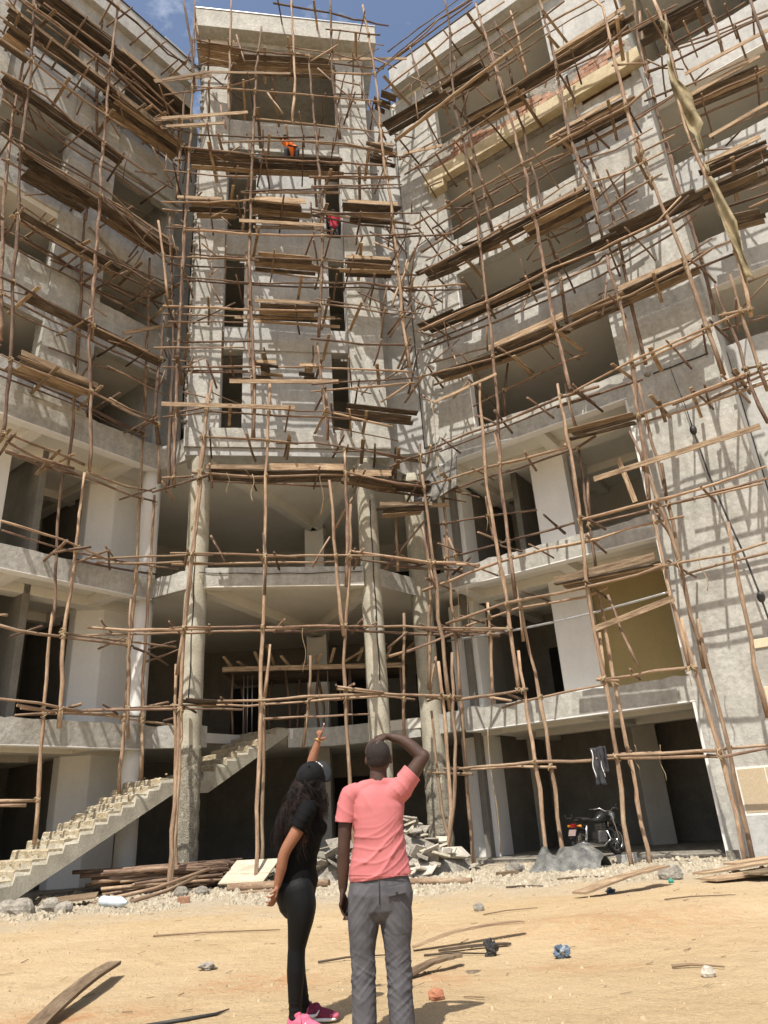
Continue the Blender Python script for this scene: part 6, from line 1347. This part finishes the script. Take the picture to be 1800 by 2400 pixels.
    for pc, pn in (((-.178, Y, .825), (.07, 0, -1)), ((-.392, Y, 1.158), (-.12, 0, -1)), ((.073, Y, 1.432), (.72, 0, .7)), ((-.155, Y, 1.398), (0, .2, 1))):
        pcv = Vector(pc) - b0; near = {1: lambda v: v.co.x + b0.x < -.333, 2: lambda v: v.co.x + b0.x > -.02, 0: lambda v: True, 3: lambda v: -.30 < v.co.x + b0.x < -.03}
        k = [(-.178, Y, .825), (-.392, Y, 1.158), (.073, Y, 1.432), (-.155, Y, 1.398)].index(pc); g = [v for v in bm.verts if near[k](v) and (v.co + b0).z > (.0 if k == 0 else 1.05)]
        gs = set(g); geom = g + [e for e in bm.edges if e.verts[0] in gs and e.verts[1] in gs] + [f for f in bm.faces if all(v in gs for v in f.verts)]; bmesh.ops.bisect_plane(bm, geom=geom, plane_co=pcv, plane_no=Vector(pn), clear_outer=True)
    bm.to_mesh(n); bm.free(); o = part('t_shirt', n, M['coral'], root, label='coral pink short sleeved t-shirt'); md = o.modifiers.new('thick', 'SOLIDIFY'); md.thickness = .004; md.offset = -1
    m_ = MB(); m_.tube([P(-.178 + .196 * math.cos(t), .845 - .014 * math.cos(t), .129 * math.sin(t)) for t in [2 * math.pi * k / 40 for k in range(41)]], .0018, 4, False); part('hem_stitch', m_, M['coral'], o)
    # trousers
    m4 = MB(); m4.limb([P(-.18, .862), P(-.18, .80), P(-.18, .735), P(-.18, .69)], [(.175, .112), (.188, .118), (.205, .128), (.2, .12)], el=(1, 0, 0), n=26)
    m4.limb([P(-.27, .74), P(-.292, .60, .0), P(-.303, .45, .005), P(-.305, .34, .005), P(-.308, .18, -.005), P(-.312, -.03, .0)], [(.105, .112), (.098, .1), (.078, .084), (.073, .078), (.072, .076), (.075, .085)], el=(1, 0, 0), n=20); m4.limb([P(-.095, .74), P(-.09, .60, .0), P(-.092, .45, .005), P(-.09, .34, .005), P(-.092, .18, -.005), P(-.09, -.03, .0)], [(.108, .112), (.1, .1), (.082, .086), (.076, .08), (.074, .078), (.078, .088)], el=(1, 0, 0), n=20)
    def wt(c):
        k = max(0, min(1, (.60 - c.z) / .22)); L_ = c.x < -.2; g = .55 + .6 * noise.noise(Vector((c.x * 9, c.y * 7, c.z * 11))); g2 = .55 + .6 * noise.noise(Vector((c.x * 8 + 5, c.y * 7, c.z * 9)))
        sg = 1 if L_ else -1; rd = lambda q: max(0, 1 - 3.2 * abs(noise.noise(q))) ** 1.5
        kk = k * (.2 + .8 * max(0, 1 - abs(c.z - .3) / .24))
        d = kk * (.011 * g * (rd(Vector((c.x * 5, c.y * 5, c.z * 19 + sg * c.x * 14))) - .3) + .010 * g2 * (rd(Vector((c.x * 6 + 9, c.y * 5, c.z * 23 - sg * c.x * 20))) - .3)) + .0035 * noise.noise(c * 13)
        if .52 < c.z < .80: d += .006 * g * (rd(Vector((c.x * 4 + 3, c.y * 4, c.z * 13 + abs(c.x + .19) * 16))) - .2)
        return d
    n = blob(m4, 'trousers', .0065, base_of(root), 3, wt); part('trousers', n, M['greytrouser'], root, label='dark grey cotton trousers')
    # pocket flap, button, label
    mb = MB(); a = P(-.13, .775, -.128); mb.box(a, (.115, .028, .014), (0, -.004, -.048), (0, -.006, 0)); part('pocket_flap', mb, M['greytrouser'], root, bevel=.003)
    mb = MB(); mb.ball(P(-.075, .748, -.128), (.008, .004, .008), 10, 6); part('pocket_button', mb, M['dark'], root); mb = MB(); mb.tube([P(-.178, .855, -.118), P(-.18, .76, -.137), P(-.183, .69, -.132)], .0022, 4); part('back_seam', mb, M['dark'], root)
    # shoes
    for x in (-.312, -.09):
        mb = MB(); mb.limb([Vector((x, Y - .06, GM + .045)), Vector((x, Y + .05, GM + .05)), Vector((x + .005, Y + .17, GM + .035))], [(.045, .045), (.05, .045), (.045, .03)], el=(1, 0, 0)); bpart('shoe', mb, 'dark', root, .008)
    return root
man()
# phone in his left hand
mb = MB(); a = Vector((-.413, 5.085, .60)); mb.box(a, Vector((.055, .0, .118)), Vector((.012, .058, -.008)), Vector((-.009, .0, .004))); single('phone', mb, M['phone'], tuple(a), 'black phone held in the left hand of the man in pink', 'phone', bevel=.003)
# ---- woman, facing right and away, pointing up
def woman():
    Y = 5.43; GW = gz(-.72, 5.4); root = thing('person', (-.74, Y, GW), 'woman in black with long wavy hair and black cap, pointing up at the building', 'person'); b0 = base_of(root)
    Q = lambda x, z, dy=0.0: sc_((x, z), Y + dy, Y)
    hc = Q(-.65, 1.462, .02)
    rot = Matrix.Rotation(.55, 3, 'Y') @ Matrix.Rotation(-.3, 3, 'Z') @ Matrix.Rotation(1.0, 3, 'X')       # facing away to the right, tipped back
    F_ = rot @ Vector((0, 1, 0)); D_ = rot @ Vector((0, 0, -1))
    mb = MB(); mb.ball(hc, (.074, .094, .104), 22, 14, rot); mb.ball(hc + F_ * .045 + D_ * .055, (.046, .044, .055), 14, 10, rot); mb.ball(hc + F_ * .094 + D_ * .035, (.01, .014, .014), 8, 6)
    mb.ball(hc + F_ * .082 + D_ * .07, (.02, .012, .009), 8, 6)
    for s_ in (-1, 1): mb.ball(hc + F_ * .08 + D_ * .012 + (rot @ Vector((s_ * .028, 0, 0))), (.012, .01, .009), 8, 6)
    mb.limb([Q(-.665, 1.25, .02), Q(-.66, 1.33, .02), Q(-.65, 1.42, .02)], [.062, .046, .046])
    mb.limb([Q(-.75, .82), Q(-.735, .93), Q(-.70, 1.08), Q(-.685, 1.2), Q(-.67, 1.275)], [(.11, .10), (.095, .085), (.11, .10), (.115, .09), (.055, .05)], el=(.9, .43, 0))
    for pts in (([-.755, .74, -.08], [-.738, .585, -.07], [-.762, .41, -.04], [-.766, .30, -.03], [-.768, .12, -.0], [-.77, .02, -.0]), ([-.735, .74, .09], [-.73, .585, .12], [-.757, .41, .18], [-.757, .30, .21], [-.72, .12, .26], [-.71, .03, .27])): mb.limb([Q(*p) for p in pts], [.07, .06, .045, .045, .03, .03])
    # right arm, hanging back on the near side
    mb.limb([Q(-.672, 1.243, -.14), Q(-.735, 1.135, -.165), Q(-.828, 1.0, -.175), Q(-.855, .9, -.165), Q(-.882, .795, -.15)], [(.05, .05), (.046, .046), (.037, .038), (.036, .036), (.024, .024)])
    hand(mb, Q(-.882, .795, -.15), Q(-.897, .728, -.15), (.3, -.95, 0), [[Q(-.908, .738, -.165), Q(-.925, .727, -.175), Q(-.943, .729, -.178), Q(-.955, .735, -.178)], [Q(-.905, .722, -.155), Q(-.925, .704, -.165), Q(-.944, .698, -.168), Q(-.957, .70, -.168)], [Q(-.898, .715, -.148), Q(-.915, .692, -.152), Q(-.935, .681, -.154), Q(-.95, .68, -.154)], [Q(-.89, .716, -.138), Q(-.900, .69, -.14), Q(-.916, .677, -.142), Q(-.93, .674, -.142)]], [Q(-.892, .775, -.172), Q(-.91, .757, -.19), Q(-.93, .748, -.195)], .88)
    # left arm raised beyond the head, index finger up
    mb.limb([Q(-.66, 1.26, .16), Q(-.66, 1.38, .23), Q(-.655, 1.48, .30), Q(-.628, 1.59, .30), Q(-.585, 1.705, .29)], [(.05, .05), (.043, .043), (.036, .036), (.036, .034), (.023, .021)])
    hand(mb, Q(-.585, 1.705, .29), Q(-.568, 1.763, .285), (.2, -.97, 0), [[Q(-.558, 1.762, .28), Q(-.552, 1.782, .278), Q(-.546, 1.80, .276), Q(-.540, 1.819, .274)], [Q(-.568, 1.766, .285), Q(-.57, 1.782, .305), Q(-.563, 1.765, .325), Q(-.565, 1.748, .318)], [Q(-.578, 1.764, .288), Q(-.582, 1.778, .308), Q(-.573, 1.76, .326), Q(-.574, 1.744, .318)], [Q(-.588, 1.758, .29), Q(-.592, 1.77, .306), Q(-.583, 1.755, .32), Q(-.582, 1.742, .314)]], [Q(-.572, 1.722, .275), Q(-.545, 1.724, .268), Q(-.524, 1.73, .264)], .88)
    bpart('body', mb, 'skin_brown', root, .0055, 3)
    mb = MB(); c = Q(-.581, 1.716, .29); ax = (Q(-.568, 1.763, .285) - Q(-.585, 1.705, .29)).normalized(); e1 = ax.cross(Vector((0, 1, 0))).normalized(); e2 = ax.cross(e1); mb.tube([c + e1 * (.029 * math.cos(a)) + e2 * (.027 * math.sin(a)) + ax * (.006 * math.sin(a * 2)) for a in [2 * math.pi * k / 24 for k in range(25)]], .0035, 6, False); part('bracelet', mb, M['gold'], root, label='thin gold chain bracelet')
    # nails on the pointing hand
    mb = MB(); mb.ball(Q(-.5385, 1.824, .273), (.005, .005, .009), 8, 6); part('fingernail', mb, M['nail'], root)
    # black top
    m2 = MB(); m2.limb([Q(-.752, .83), Q(-.742, .90), Q(-.722, .98), Q(-.70, 1.08), Q(-.685, 1.17), Q(-.675, 1.245), Q(-.668, 1.295)], [(.150, .125), (.128, .11), (.118, .105), (.128, .122), (.13, .125), (.11, .105), (.055, .055)], el=(.9, .43, 0), n=24)
    m2.limb([Q(-.62, 1.155, -.03), Q(-.60, 1.13, -.0), Q(-.61, 1.10, .02)], [.055, .066, .05]); m2.limb([Q(-.612, 1.155, .08), Q(-.60, 1.13, .1), Q(-.61, 1.10, .09)], [.055, .062, .05])
    m2.limb([Q(-.655, 1.255, -.06), Q(-.672, 1.252, -.13), Q(-.70, 1.205, -.155), Q(-.742, 1.13, -.168)], [(.058, .058), (.063, .063), (.060, .060), (.057, .057)], n=18); m2.limb([Q(-.665, 1.25, .09), Q(-.66, 1.27, .16), Q(-.66, 1.34, .21)], [.055, .058, .052], n=16)
    n = blob(m2, 'black_top', .006, b0, 4, lambda c: .0025 * noise.noise(c * 16) + (.003 * fold(c, (.5, 0, .86), 60, 4, 2) ** 2 if c.y < 5.32 and c.z > 1.1 else .0025 * fold(c, (.2, 0, .98), 40, 3, 3))); import bmesh
    bm = bmesh.new(); bm.from_mesh(n); gs = set(v for v in bm.verts if (v.co + b0).y < 5.34 and (v.co + b0).x < -.66 and (v.co + b0).z > 1.05); geom = list(gs) + [e for e in bm.edges if e.verts[0] in gs and e.verts[1] in gs] + [f for f in bm.faces if all(v in gs for v in f.verts)]; bmesh.ops.bisect_plane(bm, geom=geom, plane_co=Q(-.741, 1.136, -.166) - b0, plane_no=Vector((-.55, -.1, -.82)), clear_outer=True)
    bmesh.ops.bisect_plane(bm, geom=list(bm.verts) + list(bm.edges) + list(bm.faces), plane_co=Q(-.75, .80) - b0, plane_no=Vector((-.25, 0, -1)), clear_outer=True); bm.to_mesh(n); bm.free(); o = part('black_top', n, M['blacktop'], root, label='tight black short sleeved top'); md = o.modifiers.new('thick', 'SOLIDIFY'); md.thickness = .003; md.offset = -1
    # leggings
    m4 = MB(); m4.limb([Q(-.742, .90), Q(-.752, .82), Q(-.762, .765), Q(-.755, .70)], [(.11, .10), (.132, .125), (.146, .145), (.125, .14)], el=(.95, .3, 0), n=24); m4.limb([Q(-.80, .80, -.06), Q(-.815, .765, -.07), Q(-.80, .72, -.07)], [.062, .066, .058]); m4.limb([Q(-.79, .80, .07), Q(-.80, .765, .075), Q(-.785, .72, .075)], [.062, .066, .058])
    m4.limb([Q(-.748, .76, -.075), Q(-.728, .67, -.08), Q(-.732, .585, -.07), Q(-.757, .42, -.04), Q(-.764, .30, -.03), Q(-.768, .2, -.015), Q(-.770, .10, -.0), Q(-.772, .045, -.0)], [(.105, .085), (.098, .082), (.085, .076), (.056, .056), (.058, .056), (.05, .048), (.041, .042), (.04, .043)], el=(1, 0, 0), n=20)
    m4.limb([Q(-.735, .76, .085), Q(-.715, .67, .095), Q(-.722, .585, .12), Q(-.752, .42, .18), Q(-.755, .30, .21), Q(-.735, .2, .24), Q(-.715, .10, .26), Q(-.71, .06, .27)], [(.1, .085), (.095, .08), (.082, .074), (.055, .055), (.057, .055), (.048, .046), (.04, .04), (.038, .04)], el=(1, 0, 0), n=20)
    bpart('leggings', m4, 'leggings', root, .006, 4, lambda c: (.004 * (fold(c, (.1, 0, 1), 80, 3.5, 3) ** 2 - .3) if c.z < .14 else .0012 * noise.noise(c * 12)), 'tight black leggings')
    # cap with brim
    m5 = MB(); N_ = rot @ Vector((0, 0, 1)); Fd = rot @ Vector((0, 1, 0)); Sd = rot @ Vector((1, 0, 0)); cc = hc + N_ * .006
    nu, nv = 36, 9
    for j in range(nv + 1):
        th = math.pi * .5 * j / nv
        for k in range(nu):
            ph = 2 * math.pi * k / nu; s_ = 1 + .012 * math.cos(ph * 6) + .02 * noise.noise((math.cos(ph) * 3, math.sin(ph) * 3, th * 3)); m5.v.append(cc + Sd * (math.cos(ph) * math.cos(th) * .096 * s_) + Fd * (math.sin(ph) * math.cos(th) * .116 * s_) + N_ * (math.sin(th) ** .8 * .150 - .035))
    for j in range(nv):
        for k in range(nu): a = j * nu + k; b = j * nu + (k + 1) % nu; m5.face([a, b, b + nu, a + nu], None, True)
    cap = part('cap', m5, M['capcloth'], root, label='black baseball cap'); md = cap.modifiers.new('thick', 'SOLIDIFY'); md.thickness = .004
    m6 = MB(); nn = 18
    for j in range(6):
        for k in range(nn + 1):
            a = -1.25 + 2.5 * k / nn; r = j / 5 * .078; m6.v.append(cc + Sd * (math.sin(a) * (.094 + r * .25)) + Fd * (math.cos(a) * .114 + r * math.cos(a * .62)) + N_ * (-.02 - .018 * (math.sin(a) ** 2) * (1 + j / 5) - .006 * j / 5))
    for j in range(5):
        for k in range(nn): a = j * (nn + 1) + k; m6.face([a, a + 1, a + nn + 2, a + nn + 1], None, True)
    br = part('brim', m6, M['brimcloth'], cap); md = br.modifiers.new('thick', 'SOLIDIFY'); md.thickness = .005
    m7 = MB(); m7.ball(cc + N_ * .117, (.007, .007, .005), 10, 6); part('button', m7, M['capcloth'], cap)
    # white embroidered mark on the front of the crown
    def on_cap(x, h):      # x across the front, h above the brim
        ph = math.pi / 2 - x / .09; th = math.asin(min(.97, (h + .02) / .15)); return cc + Sd * (math.cos(ph) * math.cos(th) * .099) + Fd * (math.sin(ph) * math.cos(th) * .1195) + N_ * (math.sin(th) ** .8 * .154 - .035)
    for st in ([(-.042, .022), (-.018, .05), (-.018, .022)], [(-.044, .03), (-.014, .03)], [(-.008, .02), (-.004, .046), (.012, .022), (.018, .048)], [(.026, .022), (.04, .036), (.028, .046)]):
        m8 = MB(); m8.tube([on_cap(*p) for p in st], .0042, 6); part('embroidered_mark', m8, M['white'], cap)
    # long wavy hair
    m9 = MB(); rh = random.Random(8); back = -Vector((.80, .35, 0)).normalized(); side = Vector((.43, -.9, 0)).normalized()
    for lk in range(105):
        a = rh.uniform(-1.9, 1.9); st0 = cc + (back * math.cos(a) + side * math.sin(a)) * rh.uniform(.055, .085) - Vector((0, 0, rh.uniform(.0, .06))); L0 = rh.uniform(.26, .5) * (1 if abs(a) < 1.3 else .62); ph = rh.uniform(0, 6.3); am = rh.uniform(.010, .022); fq = rh.uniform(12, 19)
        sp0 = back * (.32 + .5 * rh.random()) * max(.15, math.cos(a)) + side * (.30 * math.sin(a) + rh.gauss(0, .09))
        for k in range(15):
            st = st0 + Vector((rh.gauss(0, .008), rh.gauss(0, .008), rh.gauss(0, .008))); L_ = L0 * rh.uniform(.75, 1.05); q = st.copy(); P = [st]; spread = sp0 + side * rh.gauss(0, .05) + back * rh.gauss(0, .05); p2 = ph + rh.gauss(0, .35); n_ = 14
            for i in range(1, n_ + 1):
                t = i / n_; q = q + (Vector((0, 0, -1)) + spread * (1.25 - 1.1 * t)).normalized() * (L_ / n_); P.append(q + side * (am * math.sin(p2 + t * fq)) + back * (am * math.cos(p2 + t * fq)))
            r0 = rh.uniform(.0011, .0022); m9.tube(P, [r0 * (1 - .55 * i / n_) for i in range(n_ + 1)], 3)
    for k in range(420):
        st = hc + Vector((rh.uniform(.0, .085), rh.uniform(-.075, .02), rh.uniform(-.075, -.02))); L_ = rh.uniform(.12, .24); P = [st]; q = st.copy(); ph = rh.uniform(0, 6.3); am = rh.uniform(.008, .018)
        for i in range(1, 11): t = i / 10; q = q + (Vector((0, 0, -1)) + Vector((.65 - .8 * t, -.35 + .3 * t, 0)) * rh.uniform(.6, 1.1)).normalized() * (L_ / 10); P.append(q + side * (am * math.sin(ph + t * 15)) + Vector((am * math.cos(ph + t * 13), 0, 0)))
        r0 = rh.uniform(.0013, .0025); m9.tube(P, [r0 * (1 - .6 * i / 10) for i in range(11)], 3)
    m9.limb([hc + back * .06 - Vector((0, 0, .02)), hc + back * .10 - Vector((0, 0, .12)), hc + back * .15 - Vector((0, 0, .24))], [(.075, .05), (.085, .045), (.06, .03)], el=side)
    part('hair', m9, M['hair'], root, label='long wavy dark brown hair', kind='stuff')
    # running shoes with a white swoosh
    def shoe(c, yaw, mk_u, mk_t):
        R_ = Matrix.Rotation(yaw, 3, 'Z'); T = lambda x, y, z: Vector(c) + R_ @ Vector((x, y, z))
        m = MB(); m.limb([T(-.085, 0, .055), T(-.03, 0, .06), T(.05, 0, .05), T(.13, 0, .035)], [(.036, .042), (.038, .045), (.040, .036), (.036, .026)], el=R_ @ Vector((0, 1, 0)), n=16); m.limb([T(-.07, 0, .06), T(-.06, 0, .105)], [(.036, .045), (.034, .042)], el=R_ @ Vector((0, 1, 0))); m.limb([T(-.03, 0, .07), T(.02, 0, .085)], [.032, .028])
        u = bpart('shoe', m, mk_u, root, .005, 3)
        m = MB(); m.limb([T(-.088, 0, .018), T(0, 0, .017), T(.08, 0, .017), T(.145, 0, .02)], [(.041, .017), (.04, .016), (.045, .016), (.036, .014)], el=R_ @ Vector((0, 1, 0)), n=18); part('sole', m, M['white'], u)
        m = MB(); m.limb([T(.12, 0, .037), T(.15, 0, .034)], [(.037, .026), (.033, .021)], el=R_ @ Vector((0, 1, 0))); part('toe_cap', m, M[mk_t], u)
        sw = [(-.07, .058), (-.03, .045), (.01, .042), (.03, .05), (.05, .075)]; m = MB()
        for s_ in (-1,): m.tube([T(x, s_ * (.0425 - abs(x) * .06 + (.004 if x > 0 else 0)), z) for x, z in sw], [(.003, .003), (.003, .008), (.003, .011), (.003, .007), (.003, .002)], 8, el=R_ @ Vector((0, 1, 0))); part('swoosh_mark', m, M['white'], u)
        for k in range(4): m = MB(); x = -.0 + k * .022; m.tube([T(x, -.026, .088 - k * .007), T(x + .006, 0, .104 - k * .008), T(x, .026, .088 - k * .007)], .0035, 5); part('lace', m, M[mk_u], u)
        m = MB(); m.tube([T(-.02, 0, .105), T(-.01, -.03, .125), T(.01, -.035, .09), T(.015, -.043, .06)], .003, 5); part('lace', m, M[mk_u], u)
    shoe((-.715, 5.395, gz(-.715, 5.395)), -.5, 'shoe_pink', 'shoe_pink'); shoe((-.685, 5.69, gz(-.685, 5.69)), -.12, 'shoe_wine', 'shoe_pink')
woman()
# ---- two workers up on the tower
def worker(base, label, up_pts, arms, legs, head, mk_shirt, mk_leg, extra=None):
    root = thing('person', tuple(base), label, 'person'); mb = MB(); mb.ball(head, (.085, .095, .115), 16, 10); mb.ball(Vector(head) + Vector((0, -.1, -.01)), (.014, .02, .02), 8, 6); mb.limb([up_pts[-1], Vector(up_pts[-1]).lerp(Vector(head), .6)], [.06, .055])
    for a in arms:
        mb.limb(a, [.05, .042, .03]); d = (Vector(a[2]) - Vector(a[1])).normalized(); w_ = Vector(a[2]); s_ = d.cross(Vector((0, 0, 1))).normalized(); mb.limb([w_, w_ + d * .08], [(.035, .02), (.04, .015)], el=s_)
        for k in range(4): mb.limb([w_ + d * .09 + s_ * (.024 - k * .016), w_ + d * .13 + s_ * (.026 - k * .018), w_ + d * .15 + s_ * (.026 - k * .018) - Vector((0, 0, .02))], [.009, .009, .007], n=7, sub=2)
        mb.limb([w_ + d * .03 + s_ * .035, w_ + d * .07 + s_ * .06], [.011, .009], n=7, sub=2)
    mb.limb(up_pts, [(.12, .09), (.13, .1), (.15, .1), (.08, .07)][:len(up_pts)], el=(1, 0, 0))
    for l_ in legs: mb.limb(l_, [.075, .055, .04])
    bpart('body', mb, 'skin_dark', root, .014, 2)
    m2 = MB(); m2.limb(up_pts, [(.16, .12), (.165, .13), (.185, .13), (.1, .09)][:len(up_pts)], el=(1, 0, 0)); [m2.limb([a[0], Vector(a[0]).lerp(Vector(a[1]), .6)], [.075, .065]) for a in arms]; bpart('shirt', m2, mk_shirt, root, .014, 2)
    m3 = MB(); [m3.limb(l_, [.1, .08, .06]) for l_ in legs]; bpart('trousers', m3, mk_leg, root, .014, 2)
    for l_ in legs: m4 = MB(); e = Vector(l_[2]); m4.limb([e + Vector((0, .03, -.02)), e + Vector((0, -.16, -.035))], [.05, .042]); bpart('shoe', m4, 'dark', root, .014, 2)
    return root
c = W('C', 3.0, 22.13, .95); q = lambda u, z, o: W('C', 3.0 + u, 22.13 + z, .95 + o)
r = worker(c, 'worker in orange vest crouching on the upper lift of the tower scaffold', [q(.1, .42, -.1), q(.06, .62, .0), q(0, .86, .1), q(-.08, .98, .14)], [[q(-.12, .86, .12), q(-.3, .95, .3), q(-.36, 1.12, .32)], [q(.16, .82, .1), q(.26, .6, .28), q(.05, .5, .4)]], [[q(0, .42, -.1), q(-.1, .5, .28), q(-.1, .06, .15)], [q(.2, .42, -.1), q(.28, .48, .28), q(.26, .06, .15)]], q(-.14, 1.12, .2), 'vest', 'darkcloth')
c = W('C', 4.62, 20.08, -.55); q = lambda u, z, o: W('C', 4.62 + u, 20.08 + z, -.55 + o)
worker(c, 'worker in red top and dark trousers standing in the right tower slot', [q(0, .85, 0), q(0, 1.05, 0), q(0, 1.3, .03), q(0, 1.42, .03)], [[q(-.17, 1.34, .03), q(-.24, 1.08, .08), q(-.2, .88, .22)], [q(.17, 1.34, .03), q(.22, 1.08, .06), q(.16, .86, .18)]], [[q(-.09, .85, 0), q(-.1, .48, .03), q(-.1, .1, 0)], [q(.09, .85, 0), q(.1, .48, .03), q(.1, .1, 0)]], q(0, 1.56, .05), 'redshirt', 'darkcloth')
